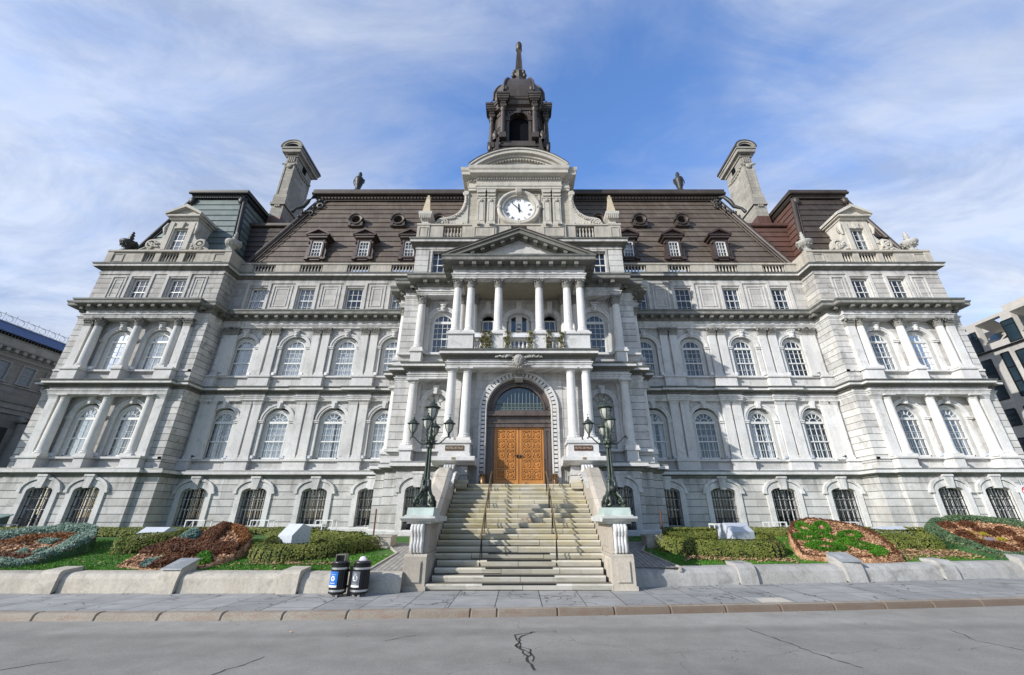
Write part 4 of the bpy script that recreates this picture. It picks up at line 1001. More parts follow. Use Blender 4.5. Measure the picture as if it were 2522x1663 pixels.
for sx, sy in ((-1, -1), (1, -1), (-1, 1), (1, 1)):
    for (x, y) in ((1.42*sx, 2.45*sy), (2.45*sx, 1.42*sy)):
        b.tube([(x*k, CY+y*k, z) for k, z in ((.99, 38.5), (.98, 39.5), (.9, 40.25), (.78, 40.95), (.62, 41.4))], .1, 6)
    b.blob(1.2*sx, CY+2.3*sy, 38.9, .25, .2, .35)
for k in range(8):
    a = pi*k/4+pi/8; b.blob(.82*cos(a), CY+.82*sin(a), 41.95, .2, .2, .25, 0, 7)
b.lathe(0, CY, 0, [(.95, 41.7), (.85, 42.6), (.62, 43.3), (.78, 43.7), (.5, 44.1), (.6, 44.3), (.45, 44.5)], 8)
for k in range(4):
    a = pi/2*k+pi/4; b.blob(.7*cos(a), CY+.7*sin(a), 44.0, .2, .2, .3, 0, 7); b.blob(.85*cos(a), CY+.85*sin(a), 43.3, .22, .22, .3, 0, 7)
b.lathe(0, CY, 0, [(.56, 44.3), (.52, 44.8), (.28, 48.5)], 4, 0, False, 'z', pi/4, 2*pi+pi/4)
for k in range(11): b.box(-.12+k*.002, .12-k*.002, CY-.40+k*.016, CY-.15, 44.9+k*.25, 44.9+k*.25+.15)
b.lathe(0, CY, 0, [(.22, 48.3), (.34, 48.4), (.31, 49.0), (.34, 49.1), (.31, 49.35), (.2, 49.6), (.001, 49.8)], 12, 0, True)
part('dome_and_finial', b, HALL, [M['cup']])

# --- mansard roofs: overlapping copper courses
def clad(b, bl, br, tl, tr, n, m=0, lip=.07):
    """sloping face from bottom edge bl-br to top edge tl-tr, n overlapping courses"""
    bl, br, tl, tr = map(Vector, (bl, br, tl, tr))
    nrm = (br-bl).cross(tl-bl).normalized()
    for i in range(n):
        t0, t1 = i/n, (i+1)/n
        a, c = bl.lerp(tl, t0), br.lerp(tr, t0); d, e = bl.lerp(tl, t1), br.lerp(tr, t1)
        a2, c2 = a+nrm*lip, c+nrm*lip; 
        b.face([tuple(p) for p in (a2, c2, e, d)], m); b.face([tuple(p) for p in (a, c, c2, a2)], m)
ZB, ZT = 20.5, 29.4
b = MB()
clad(b, (-22.3, 27.95, ZB), (22.3, 27.95, ZB), (-18.85, 30.2, ZT), (18.85, 30.2, ZT), 14)
for s in (-1, 1):
    P = [(s*22.3, 40, ZB), (s*22.3, 27.95, ZB), (s*18.85, 40, ZT), (s*18.85, 30.2, ZT)]
    if s > 0: clad(b, P[1], P[0], P[3], P[2], 14)
    else: clad(b, P[0], P[1], P[2], P[3], 14)
b.face([(-19, 30, 30.2), (19, 30, 30.2), (19, 42, 30.2), (-19, 42, 30.2)])
MAIN = part('main_roof', b, HALL, [M['copper']])
b = MB()
for s in (-1, 1):
    b.tube([(s*22.32, 27.85, ZB), (s*18.85, 30.1, ZT)], .2, 8); b.tube([(s*21.9, 27.8, ZB), (s*18.5, 30.05, ZT)], .07, 6); b.tube([(s*21.55, 27.8, ZB+.1), (s*18.15, 30.05, ZT)], .05, 6)
b.box(-19.4, 19.4, 29.95, 30.4, ZT+.35, ZT+.5); b.box(-19.5, 19.5, 29.75, 30.5, ZT+.55, ZT+1.08); b.tube([(-19.55, 29.8, ZT+.62), (19.55, 29.8, ZT+.62)], .16, 8)
b.tube([(-18.9, 30.05, ZT-.02), (18.9, 30.05, ZT-.02)], .06, 6)
for i in range(120):
    x = -18.6+37.2*i/119
    if abs(x) > 3.6: b.tube([(x-.1, 30.02, ZT+.2), (x+.1, 30.02, ZT+.2)], .15, 7)
x0 = -22.3; b.box(-22.3, 22.3, 27.7, 28.1, ZB-.1, ZB+.28); b.box(-22.4, 22.4, 27.62, 27.75, ZB+.15, ZB+.25)
part('roof_trim', b, MAIN, [M['copperd']])
for s in (-1, 1):
    b = MB()
    for k in range(9):
        t = k/8; b.blob(s*(18.55+t*1.35), 29.95-t*.75, ZT-.1-t*2.6+.3*sin(t*9), .16*(1.1-t*.4), .1, .16, 0, 7)
    b.tube([(s*18.9, 29.9, ZT+.2), (s*19.3, 29.7, ZT+.1), (s*19.6, 29.5, ZT-.6), (s*19.8, 29.4, ZT-1.3), (s*20.3, 29.2, ZT-1.7), (s*20.5, 29.1, ZT-2.2)], [.12, .17, .2, .17, .12, .15], 8)
    b.lathe(s*18.5, 29.8, ZT-.9, [(.2, -.08), (.34, -.12), (.34, .05)], 10, 0, True, 'y'); b.lathe(s*19.1, 29.6, ZT-1.9, [(.16, -.08), (.28, -.12), (.28, .05)], 10, 0, True, 'y')
    part('hip_scroll', b, MAIN, [M['urnmetal']])
# link roofs beside the pavilions
for s in (-1, 1):
    b = MB(); A = [(s*25.6, 27.95, ZB), (s*20.4, 27.95, ZB), (s*25.6, 29.3, 25.6), (s*20.2, 29.3, 25.6)]
    if s > 0: A = [A[1], A[0], A[3], A[2]]
    clad(b, A[0], A[1], A[2], A[3], 8); b.tube([(s*20.1, 29.2, 25.75), (s*26, 29.2, 25.75)], .16, 8); b.box(s*20.1, s*26, 29.15, 29.5, 25.85, 26.0)
    b.face([(s*20, 29.3, 25.7), (s*26, 29.3, 25.7), (s*26, 38, 25.7), (s*20, 38, 25.7)])
    part('link_roof', b, HALL, [M['copperd'] if s < 0 else M['copperr']])
# pavilion roofs
for s in (-1, 1):
    mt = M['copperg'] if s < 0 else copper('copper_dark_brown', (.055, .043, .036), (.085, .068, .057), (.13, .11, .095))
    b = MB(); q = lambda x: s*x
    B = [(q(30.95), 26.9, ZB-.2), (q(22.6), 26.9, ZB-.2), (q(29.1), 28.45, 28.0), (q(24.55), 28.45, 28.0)]
    if s > 0: B = [B[1], B[0], B[3], B[2]]
    clad(b, *B, 11)
    for xb, xt in ((22.6, 24.55), (30.95, 29.1)):
        P = [(q(xb), 26.9, ZB-.2), (q(xb), 36, ZB-.2), (q(xt), 28.45, 28.0), (q(xt), 34.5, 28.0)]
        right = (s > 0) == (xb > 26)
        if right: clad(b, P[0], P[1], P[2], P[3], 11, 1 if xb < 26 and s > 0 else 0)
        else: clad(b, P[1], P[0], P[3], P[2], 11, 1 if xb < 26 and s > 0 else 0)
    PR = part('pavilion_roof', b, HALL, [mt, M['copperr']])
    b = MB()
    x0, x1 = rng(s, 24.3, 29.4)
    for xb, xt in ((22.55, 24.5), (31.0, 29.15)):
        b.tube([(q(xb), 26.82, ZB-.2), (q(xt), 28.37, 28.0)], .17, 8); b.blob(q(xt+(.15 if xt < 26 else -.15)), 28.2, 27.7, .3, .2, .4)
        b.tube([(q(xb+(.35 if xb < 26 else -.35)), 26.82, ZB-.2), (q(xt+(.3 if xt < 26 else -.3)), 28.37, 28.0)], .05, 6)
    b.box(x0+.1, x1-.1, 28.25, 34.6, 28.3, 28.45); b.box(x0-.05, x1+.05, 28.1, 34.8, 28.5, 28.85); b.tube([(x0-.08, 28.15, 28.55), (x1+.08, 28.15, 28.55)], .13, 8)
    for i in range(30): x = x0+.3+(x1-x0-.6)*i/29; b.tube([(x-.045, 28.33, 28.14), (x+.045, 28.33, 28.14)], .1, 6)
    xs = q(24.45)
    for i in range(36): y = 28.5+5.8*i/35; b.tube([(xs, y-.045, 28.14), (xs, y+.045, 28.14)], .1, 6)
    part('roof_trim', b, PR, [M['blackmetal'] if s < 0 else M['copperd']])
# --- copper dormers and oculi
def dormer():
    b = MB(); R_ = .62
    for q in (-1, 1):
        b.box(q*.42, q*R_, -.02, 1.6, .05, 2.0); b.box(q*.46, q*.58, -.07, 0, .3, 1.85)
        b.prism([(q*.62, .1), (q*.9, .1), (q*.8, .35), (q*.84, .8), (q*.68, 1.2), (q*.76, 1.7), (q*.62, 1.9)], 'y', .02, .25)
        b.box(q*.5, q*.86, -.1, .3, -.05, .12); b.blob(q*.72, -.02, 1.6, .1, .1, .12, 0, 6)
    b.box(-.42, .42, -.02, 1.6, 1.72, 2.0); b.box(-.5, .5, -.1, .3, .08, .22); b.box(-.42, .42, 0, .3, -.1, .1)
    b.box(-.8, .8, -.22, 1.9, 2.0, 2.2); b.box(-.92, .92, -.3, 1.9, 2.2, 2.3)
    for q in (-1, 1): b.prism([(0, 2.95), (q*.98, 2.38), (q*.98, 2.22), (0, 2.74)], 'y', -.34, 2.2)
    b.face([(-.8, -.1, 2.3), (.8, -.1, 2.3), (0, -.1, 2.8)])
    w = MB()
    for q in (-1, 1): w.box(q*.34, q*.42, .0, .1, .22, 1.72)
    w.box(-.42, .42, 0, .1, 1.64, 1.72); w.box(-.42, .42, 0, .1, .22, .3); w.box(-.34, .34, .01, .08, .94, 1.0)
    for x in (-.11, .11): w.box(x-.014, x+.014, .02, .08, .3, 1.64)
    for z in (.63, 1.32): w.box(-.34, .34, .02, .08, z-.013, z+.013)
    w.face([(-.4, .09, .25), (.4, .09, .25), (.4, .09, 1.7), (-.4, .09, 1.7)], 1); w.face([(-.4, .4, .25), (.4, .4, .25), (.4, .4, 1.7), (-.4, .4, 1.7)], 2)
    return Proto('dormer', b, M['copperm'], [('dormer_window', w, [M['sash'], M['glass'], M['curtain']])])
DM = dormer()
def oculus():
    b = MB(); b.lathe(0, 0, 0, [(.36, .9), (.36, -.1), (.42, -.16), (.5, -.1), (.5, -.16), (.54, -.16), (.56, -.05), (.56, .9)], 22, 0, True, 'y')
    b.arch(0, 0, .54, .66, -.24, .7, -.1, pi+.1, 16); b.box(-.54, .54, -.06, .6, -.68, -.5)
    for q in (-1, 1): b.box(q*.4, q*.64, -.1, .5, -.66, -.25)
    for k in range(6): z = -.3+k*.11; b.obox((0, .1, z), (.36, 0, 0), (0, .05, .04), (0, -.006, .008))
    f = MB(); f.lathe(0, .18, 0, [(.001, 0), (.38, 0)], 16, 0, False, 'y')
    return Proto('oculus', b, M['copperd'], [('louvre_back', f, M['dark'])])
OC = oculus()
for s in (-1, 1):
    for x in (16.82, 12.9, 9.1): DM.put(HALL, (s*x, 27.95, 21.35))
    for x in (14.5, 10.75, 7.1): OC.put(HALL, (s*x, 28.98, 26.2))
# --- wing parapet balustrades
for s in (-1, 1):
    b = MB(); x0, x1 = rng(s, 7.0, 22.1)
    b.box(x0, x1, 27.18, 27.5, 19.42, 19.55); b.box(x0, x1, 27.16, 27.52, 20.3, 20.44)
    cur = 7.0
    for x in WX+[23]:
        a = x-.9 if x < 22 else 22.1
        y0, y1 = rng(s, cur, a); b.box(y0, y1, 27.22, 27.48, 19.55, 20.3); cur = x+.9
    b.face([(x0, 27.4, 20.43), (x1, 27.4, 20.43), (x1, 28.2, 20.43), (x0, 28.2, 20.43)])
    part('parapet', b, HALL, [M['creamtrim']])
    for x in WX: b = MB(); balusters(b, s*x-.9, s*x+.9, 27.34, 19.5, 20.4, 7, 0, False); part('balustrade', b, HALL, [M['creamtrim']])
    b = MB(); x0, x1 = rng(s, 22.05, 31.45)
    b.box(x0, x1, 25.92, 26.4, 19.42, 19.6); b.box(x0-.04, x1+.04, 25.85, 26.4, 20.6, 20.75)
    b.box(s*21.98, s*22.5, 25.9, 28.2, 19.44, 20.74); b.box(s*31.0, s*31.5, 25.9, 36, 19.44, 20.74)
    for a, c in ((22.1, 24.75), (25.62, 26.05), (27.45, 27.88), (28.75, 31.4)):
        y0, y1 = rng(s, a, c); b.box(y0, y1, 25.98, 26.35, 19.6, 20.6)
    for a, c in ((22.3, 23.3), (30.2, 31.2)): y0, y1 = rng(s, a, c); panelframe(b, y0, y1, 25.98, 19.75, 20.45, .06, .05, False)
    part('parapet', b, HALL, [M['creamtrim']])
    for a, c, k in ((24.75, 25.62, 4), (26.05, 27.45, 6), (27.88, 28.75, 4)):
        y0, y1 = rng(s, a, c); b = MB(); balusters(b, y0, y1, 26.15, 19.5, 20.7, k, 0, False); part('balustrade', b, HALL, [M['creamtrim']])
    # stone dormer of the pavilion
    X = s*26.76; b = MB(); DY = 26.1
    for q in (-1, 1):
        b.box(X+q*.56, X+q*1.08, DY, DY+2, 20.75, 23.75); b.box(X+q*.66, X+q*1.0, DY-.1, DY, 20.9, 23.5); b.box(X+q*.56, X+q*.66, DY-.05, DY, 20.8, 23.1)
        b.blob(X+q*1.1, DY+.2, 23.1, .16, .3, .5, 0, 7); b.tube([(X+q*1.15, DY-.02, 23.4), (X+q*1.3, DY-.05, 22.9), (X+q*1.2, DY-.02, 22.4)], [.1, .14, .08], 7)
        P = [(1.08, 20.75), (2.75, 20.75), (2.6, 21.05), (2.35, 21.2), (2.3, 21.6), (2.1, 21.9), (1.75, 21.98), (1.5, 21.85), (1.3, 22.1), (1.15, 22.5), (1.08, 22.8)]
        b.prism([(X+q*x, z) for x, z in P], 'y', DY+.02, DY+.35)
        b.lathe(X+q*1.9, DY+.02, 21.45, [(.001, -.1), (.16, -.1), (.18, 0), (.26, 0), (.28, -.12), (.4, -.1), (.42, 0)], 16, 0, False, 'y')
        for k in range(14): b.blob(X+q*(1.2+RN.random()*1.0), DY-.02, 20.9+RN.random()*.7, .14, .1, .1, 0, 6)
        for k in range(6): b.blob(X+q*(2.3+k*.08), DY, 21.1-k*.05, .1, .08, .08, 0, 6)
    b.box(X-.56, X+.56, DY, DY+2, 22.95, 23.75); b.box(X-.7, X+.7, DY-.06, DY, 22.95, 23.1); b.prism([(X-.12, 22.9), (X+.12, 22.9), (X+.2, 23.5), (X-.2, 23.5)], 'y', DY-.16, DY)
    b.box(X-1.15, X+1.15, DY-.15, DY+2.5, 23.75, 23.95); b.box(X-1.32, X+1.32, DY-.35, DY+2.5, 23.95, 24.1)
    for q in (-1, 1): b.prism([(X, 25.1), (X+q*1.42, 24.3), (X+q*1.42, 24.08), (X, 24.82)], 'y', DY-.42, DY+2.8)
    b.face([(X-1.2, DY-.1, 24.1), (X+1.2, DY-.1, 24.1), (X, DY-.1, 24.9)])
    b.box(X-.66, X+.66, DY-.12, DY+.4, 20.7, 20.82)
    b.face([(X-.56,DY+.4,20.8),(X+.56,DY+.4,20.8),(X+.56,DY+.4,22.95),(X-.56,DY+.4,22.95)], 1)
    PD = part('stone_dormer', b, HALL, [M['creamtrim'], M['dark']])
    W3[0 if s < 0 else 1].put(HALL, (X, DY+.2, 20.82))
    # urns at the parapet corners
    for x in (30.55, 22.35):
        b = MB(); ux, uy = s*x, 26.2
        b.lathe(ux, uy, 0, [(.34, 20.74), (.34, 20.86), (.2, 20.95), (.17, 21.08), (.3, 21.2), (.52, 21.42), (.58, 21.58), (.56, 21.7), (.42, 21.76), (.2, 21.82), (.12, 21.98), (.2, 22.1), (.1, 22.22), (.16, 22.36), (.07, 22.5), (.1, 22.6), (.001, 22.72)], 14, 0, True)
        for q in (-1, 1): b.blob(ux+q*.56, uy, 21.62, .09, .1, .12, 0, 7)
        for k in range(12): a = 2*pi*k/12; b.blob(ux+.44*cos(a), uy+.44*sin(a), 21.36, .05, .05, .14, 0, 6)
        part('urn', b, HALL, [M['urnmetal'] if (s < 0 and x > 26) else M['urnstone']])
    b = MB(); ux, uy = s*15.85, 30.7
    b.lathe(ux, uy, 0, [(.36, 30.4), (.38, 30.7), (.34, 31.1), (.2, 31.35), (.3, 31.7), (.4, 32.3), (.46, 32.6), (.4, 32.75), (.25, 32.9), (.16, 33.1), (.2, 33.3), (.13, 33.4), (.14, 33.5), (.001, 33.65)], 12, 0, True)
    for q in (-1, 1): b.tube([(ux+q*.34, uy, 31.9), (ux+q*.52, uy, 32.2), (ux+q*.52, uy, 32.6), (ux+q*.38, uy, 32.65)], .05, 6)
    for k in range(10): a = 2*pi*k/10; b.blob(ux+.34*cos(a), uy+.34*sin(a), 30.9, .08, .08, .25, 0, 6)
    part('roof_urn', b, HALL, [M['urnmetal']])
# --- chimneys
for s in (-1, 1):
    b = MB(); X0, X1 = rng(s, 22.85, 24.0); Y0, Y1 = 31.0, 34.1; XM = (X0+X1)/2
    b.box(X0-.02, X1+.02, Y0-.02, Y1+.02, 24, 28.35, 1); b.box(X0, X1, Y0, Y1, 28.35, 29.7)
    b.box(X0-.14, X1+.14, Y0-.14, Y1+.14, 29.7, 30.0); b.box(X0-.06, X1+.06, Y0-.06, Y1+.06, 30.0, 31.0)
    for k in range(3): b.box(XM-.24+k*.18, XM-.12+k*.18, Y0-.12, Y0, 29.45, 29.7)
    b.box(X0+.04, X1-.04, Y0+.04, Y1-.04, 31.0, 36.2)
    for x in (X0+.04, X1-.2): b.box(x, x+.16, Y0-.02, Y0+.1, 31.0, 35.1)
    for y in (Y0+.04, Y1-.3):
        for xx in (X0-.0, X1-.04): b.box(xx, xx+.04, y, y+.26, 31.0, 35.2)
    b.box(X0-.02, X1+.02, Y0-.02, Y1+.02, 35.0, 35.2); b.box(X0-.06, X1+.06, Y0-.06, Y1+.06, 36.0, 36.2)
    for k in range(4): b.box(XM-.36+k*.2, XM-.26+k*.2, Y0-.06, Y0+.06, 35.3, 35.95)
    b.blob(XM, Y0-.05, 34.75, .34, .1, .28); 
    for q in (-1, 1): b.blob(XM+q*.4, Y0-.04, 34.95, .22, .1, .12); b.tube([(XM+q*.3, Y0-.06, 34.9), (XM+q*.62, Y0-.06, 35.06), (XM+q*.78, Y0-.05, 34.95)], .07, 6)
    for xx, q in ((X0, -1), (X1, 1)):
        b.box(xx-.03, xx+.03, (Y0+Y1)/2-.3, (Y0+Y1)/2+.3, 35.25, 36.0, 2)
        for k in range(8): b.blob(xx+q*.02, Y0+.3+k*.36, 34.9-.25*sin(pi*k/7), .1, .16, .14)
        b.box(xx-.1, xx+.1, Y0-.1, Y1+.1, 36.2, 36.35)
    b.box(X0-.35, X1+.35, Y0-.4, Y1+.4, 36.35, 36.75); b.box(X0-.45, X1+.45, Y0-.5, Y1+.5, 36.75, 36.95)
    hw = (X1-X0)/2+.45; b.prism([(XM+hw*cos(pi*i/14), 36.95+.85*sin(pi*i/14)) for i in range(15)], 'y', Y0-.42, Y1+.42)
    b.arch(XM, 36.95, (hw-.22, .66), (hw+.02, .9), Y0-.52, Y0-.3, n=14); b.arch(XM, 36.95, (hw-.02, .84), (hw+.1, .94), Y0-.56, Y1+.56, n=14, m=3)
    b.arch(XM, 36.97, (.001, .001), (hw-.4, .45), Y0-.44, Y0-.4, n=12, m=2)
    part('chimney', b, HALL, [M['chim'], M['copperr'], M['dark'], M['copperd']])
# ------------------------------------------------------------------ STAIRCASE AND ENTRANCE FURNITURE
def mk_steps():
    k = NT('step_stone'); P = k.pos(); x, y, z = k.sep(P)
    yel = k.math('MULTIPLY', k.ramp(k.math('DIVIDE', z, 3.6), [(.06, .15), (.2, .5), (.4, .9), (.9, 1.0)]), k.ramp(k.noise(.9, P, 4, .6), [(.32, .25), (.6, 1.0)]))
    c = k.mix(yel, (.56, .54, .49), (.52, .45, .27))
    w_ = k.N.new('ShaderNodeTexWhiteNoise'); w_.noise_dimensions = '2D'; si = k.math('FLOOR', k.math('DIVIDE', z, 3.4301/19)); k.put(w_.inputs['Vector'], k.comb(si, k.math('FLOOR', k.math('ADD', k.math('MULTIPLY', x, .62), k.math('MULTIPLY', si, .37))), 0))
    c = k.mix(1.0, c, k.ramp(w_.outputs['Value'], [(.0, (.80, .79, .76)), (.5, (1.0, 1.0, .98)), (1.0, (1.12, 1.12, 1.14))]), 'MULTIPLY')
    rd = k.math('MULTIPLY', k.math('LESS_THAN', k.math('ABSOLUTE', k.math('SUBTRACT', x, .36)), .33), k.math('COMPARE', si, 10.0, .1)); c = k.mix(k.math('MULTIPLY', rd, k.ramp(k.noise(7, P, 4), [(.35, 0.0), (.6, .75)])), c, (.22, .09, .05))
    g = k.noise(2.4, k.comb(k.math('MULTIPLY', x, .8), k.math('MULTIPLY', y, 2.0), k.math('MULTIPLY', z, 3.0)), 6, .66, .5)
    c = k.mix(k.math('MULTIPLY', k.ramp(g, [(.54, 0.0), (.76, 1.0)]), .5), c, (.15, .13, .09))
    w = k.noise(1.3, k.comb(k.math('MULTIPLY', x, 1.0), k.math('MULTIPLY', z, 5.5), 3.0), 3); c = k.mix(k.math('MULTIPLY', k.ramp(w, [(.5, 0.0), (.62, 1.0)]), .4), c, (.62, .60, .55))
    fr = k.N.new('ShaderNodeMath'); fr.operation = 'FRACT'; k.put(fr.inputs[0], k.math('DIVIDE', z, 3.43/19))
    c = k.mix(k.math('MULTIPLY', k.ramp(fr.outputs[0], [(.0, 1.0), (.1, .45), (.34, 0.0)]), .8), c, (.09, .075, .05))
    k.bump(k.noise(9, P, 6, .7), .35, .02); return k.fin(c, .85, spec=.2)
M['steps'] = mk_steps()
M['joint'] = plain('dark_joint', (.035, .032, .028), .95)
M['cheek'] = stone('cheek_stone', (.54, .49, .42), (.9, 1.1, .008), .25, .6)
ST = thing('entrance_staircase', 'broad stone staircase of yellowed steps rising to the golden doors', 'staircase', (0, 17, 0))
NS, RH = 19, 3.43/19; TD = (20.25-14.28)/18
rs = random.Random(5)
for i in range(NS):
    y = 14.28+i*TD; z0, z1 = i*RH, (i+1)*RH; hw = 2.86 if i == 0 else (2.72 if i < 4 else 2.92)
    b = MB(); cuts = [-hw]
    if i % 2 == 0: cuts += [-hw+rs.uniform(1.3, 2.2), rs.uniform(.6, 1.7)]
    else: cuts += [rs.uniform(-.05, .05), ]
    if i == 0: cuts = [-hw, rs.uniform(-.2, .2)]
    cuts.append(hw); ye = y+TD+.03 if i < NS-1 else 22.3
    for a, c in zip(cuts, cuts[1:]):
        g = .008; n = .012; jig = rs.uniform(-.006, .006)
        b.prism([(y+.03+jig, z0), (y+jig+.02, z0+.05), (y+jig-n, z1-.05), (y+jig-n+.006, z1-.015), (y+jig+.012, z1), (ye, z1), (ye, z0)], 'x', a+g, c-g)
    b.box(-hw, hw, y+.03, y+TD, z0, z1-.02, 1)
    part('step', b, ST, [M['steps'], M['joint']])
for i in range(5):
    b = MB(); y = 14.28+i*TD; b.box(-1.12+.02*i, 1.12-.02*i, y-.022, y+.08, (i+1)*RH-.03, (i+1)*RH+.012); part('tread_strip', b, ST, [M['black']])
b = MB(); b.box(-2.3, 2.3, 20.3, 22.2, 3.0, 3.425); 
for s in (-1, 1):
    for k, (dx, dz) in enumerate(((0, .34), (.24, .17))): b.box(s*(2.4+dx*.0), s*(2.92), 20.25-.3*k-.28, 20.45, 3.2, 3.43+.17*(1-k))
part('landing', b, ST, [M['steps']])
for s in (-1, 1):
    b = MB(); x0, x1 = rng(s, 2.95, 3.68); xi, xo = s*2.95, s*3.68; c_ = s*.14
    top = [(15.7, 1.75), (16.0, 2.0), (16.6, 2.35), (17.3, 2.83), (17.9, 3.3), (18.4, 3.72), (18.75, 3.98), (19.05, 4.05), (19.9, 4.06)]
    for (ya, za), (yb, zb) in zip(top, top[1:]):
        b.face([(xi+c_, ya, za), (xi+c_, yb, zb), (xo-c_, yb, zb), (xo-c_, ya, za)])
        b.face([(xi, ya, za-.13), (xi, yb, zb-.13), (xi+c_, yb, zb), (xi+c_, ya, za)]); b.face([(xo, ya, za-.13), (xo, yb, zb-.13), (xo-c_, yb, zb), (xo-c_, ya, za)])
        b.face([(xi, ya, 0), (xi, yb, 0), (xi, yb, zb-.13), (xi, ya, za-.13)]); b.face([(xo, ya, 0), (xo, yb, 0), (xo, yb, zb-.13), (xo, ya, za-.13)])
    for k, (o, d) in enumerate(((.05, .26), (.1, .36), (.15, .46))):
        P = [(18.3, 3.25-.1*k), (18.75, 3.6-.1*k), (19.1, 3.7-.1*k), (20.0, 3.7-.1*k)]
        for (ya, za), (yb, zb) in zip(P, P[1:]): b.obox((xi-s*(.14-.045*k)+s*.07, (ya+yb)/2, (za+zb)/2+.13), (.1, 0, 0), (0, (yb-ya)/2+.01, (zb-za)/2), (0, 0, .05), 1)
    b.face([(xi, 15.7, 0), (xo, 15.7, 0), (xo, 15.7, 1.62), (xi, 15.7, 1.62)])
    part('cheek_wall', b, ST, [M['cheek'], M['trim']])
# lamp pedestals
for s in (-1, 1):
    nm = 'left' if s < 0 else 'right'
    T = thing('lamp_pedestal', 'carved stone pedestal with scroll bracket under the %s-hand bronze lamp' % ('left' if s < 0 else 'right'), 'pedestal', (s*3.2, 15.2, 0), 'stone pedestals flanking the stairs')
    b = MB(); x0, x1 = rng(s, 2.86, 3.56)
    b.box(x0-.04, x1+.04, 14.2, 16.4, 0, .12); b.box(x0, x1, 14.25, 16.4, .12, .88); b.prism([(14.25, .88), (14.32, .98), (16.4, .98), (16.4, .88)], 'x', x0, x1)
    panelframe(b, s*3.21-.22, s*3.21+.22, 14.25, .2, .8, .03, .02, False); b.box(s*3.21-.19, s*3.21+.19, 14.2, 14.26, .23, .77)
    b.box(*rng(s, 2.82, 2.86), 14.6, 16.0, .2, .8)
    part('base', b, T, [M['cheek']])
    b = MB(); x0, x1 = rng(s, 2.93, 3.49)
    b.box(x0, x1, 14.45, 16.4, .98, 1.84); panelframe(b, s*3.21-.26, s*3.21+.26, 14.45, 1.0, 1.82, .05, .03, False); b.box(*rng(s, 2.9, 2.93), 14.9, 15.9, 1.15, 1.7)
    part('shaft', b, T, [M['cheek']])
    b = MB()
    for k in range(4):
        X = s*3.21-.15+k*.1; w = .052
        P = [(14.42, 1.0, .06), (14.3, 1.06, .07), (14.26, 1.2, .075), (14.3, 1.34, .065), (14.28, 1.5, .07), (14.19, 1.64, .085), (14.16, 1.74, .085), (14.24, 1.8, .06)]
        b.tube([(X, y, z) for y, z, r in P], [max(.05, r*.8) for y, z, r in P], 8)
    b.lathe(s*3.21-.21, 14.25, 1.73, [(.02, 0), (.1, .003), (.1, .417), (.02, .42)], 12, 0, True, 'x'); b.prism([(14.46, 1.0), (14.3, 1.1), (14.32, 1.4), (14.24, 1.66), (14.3, 1.8), (14.46, 1.8)], 'x', s*3.21-.19, s*3.21+.19)
    part('scroll_bracket', b, T, [M['shaft']])
    b = MB(); x0, x1 = rng(s, 2.66, 3.76)
    b.box(x0+.16, x1-.16, 14.32, 16.4, 1.84, 1.9); b.prism([(14.28, 1.9), (14.12, 1.97), (14.08, 2.0), (14.08, 2.06), (16.4, 2.06), (16.4, 1.9)], 'x', x0, x1); b.box(x0+.1, x1-.1, 14.2, 16.0, 2.06, 2.1)
    part('cap_slab', b, T, [plain('stained_slab', (.50, .515, .49), .8, var=.2)])
    b = MB(); b.prism([(14.36, 2.1), (14.42, 2.32), (15.4, 2.32), (15.46, 2.1)], 'x', s*3.21-.43, s*3.21+.43); part('bronze_plinth', b, T, [M['patina']])
# ornate lamps
def spiral(cx, cz, r0, r1, a0, a1, n=14): return [(cx+(r0+(r1-r0)*i/n)*cos(a0+(a1-a0)*i/n), cz+(r0+(r1-r0)*i/n)*sin(a0+(a1-a0)*i/n)) for i in range(n+1)]
def lantern(sc):
    b = MB(); p = lambda L: [(r*sc, z*sc) for r, z in L]
    b.lathe(0, 0, 0, p([(.02, 0), (.05, .03), (.03, .07), (.07, .11), (.05, .13)]), 10, 0, True)
    b.lathe(0, 0, 0, p([(.19, .43), (.225, .435), (.222, .455), (.165, .48), (.135, .515), (.12, .55), (.07, .57), (.06, .60), (.03, .615), (.025, .65), (.045, .675), (.001, .71)]), 14, 0, True)
    b.lathe(0, 0, 0, p([(.145, .40), (.17, .43), (.15, .45)]), 14)
    for k in range(6):
        a = pi/6+pi/3*k; b.tube([(r*cos(a)*sc, r*sin(a)*sc, z*sc) for r, z in ((.055, .12), (.125, .22), (.155, .32), (.16, .43))], .013*sc, 5)
        b.blob(.15*cos(a)*sc, .15*sin(a)*sc, .42*sc, .025*sc, .025*sc, .03*sc, 0, 5)
    b.box(-.006, .006, -.006, .006, .74*sc, .80*sc); b.box(-.03*sc, .03*sc, -.006, .006, .765*sc, .782*sc); b.box(-.006, .006, -.03*sc, .03*sc, .765*sc, .782*sc)
    g = MB(); g.lathe(0, 0, 0, p([(.045, .12), (.115, .21), (.143, .31), (.15, .43)]), 14, 0, True)
    return Proto('lantern', b, M['lampiron'], [('lamp_glass', g, M['lampglass'])])
LAN, LANT = lantern(1.0), lantern(1.3)
LX = 3.2
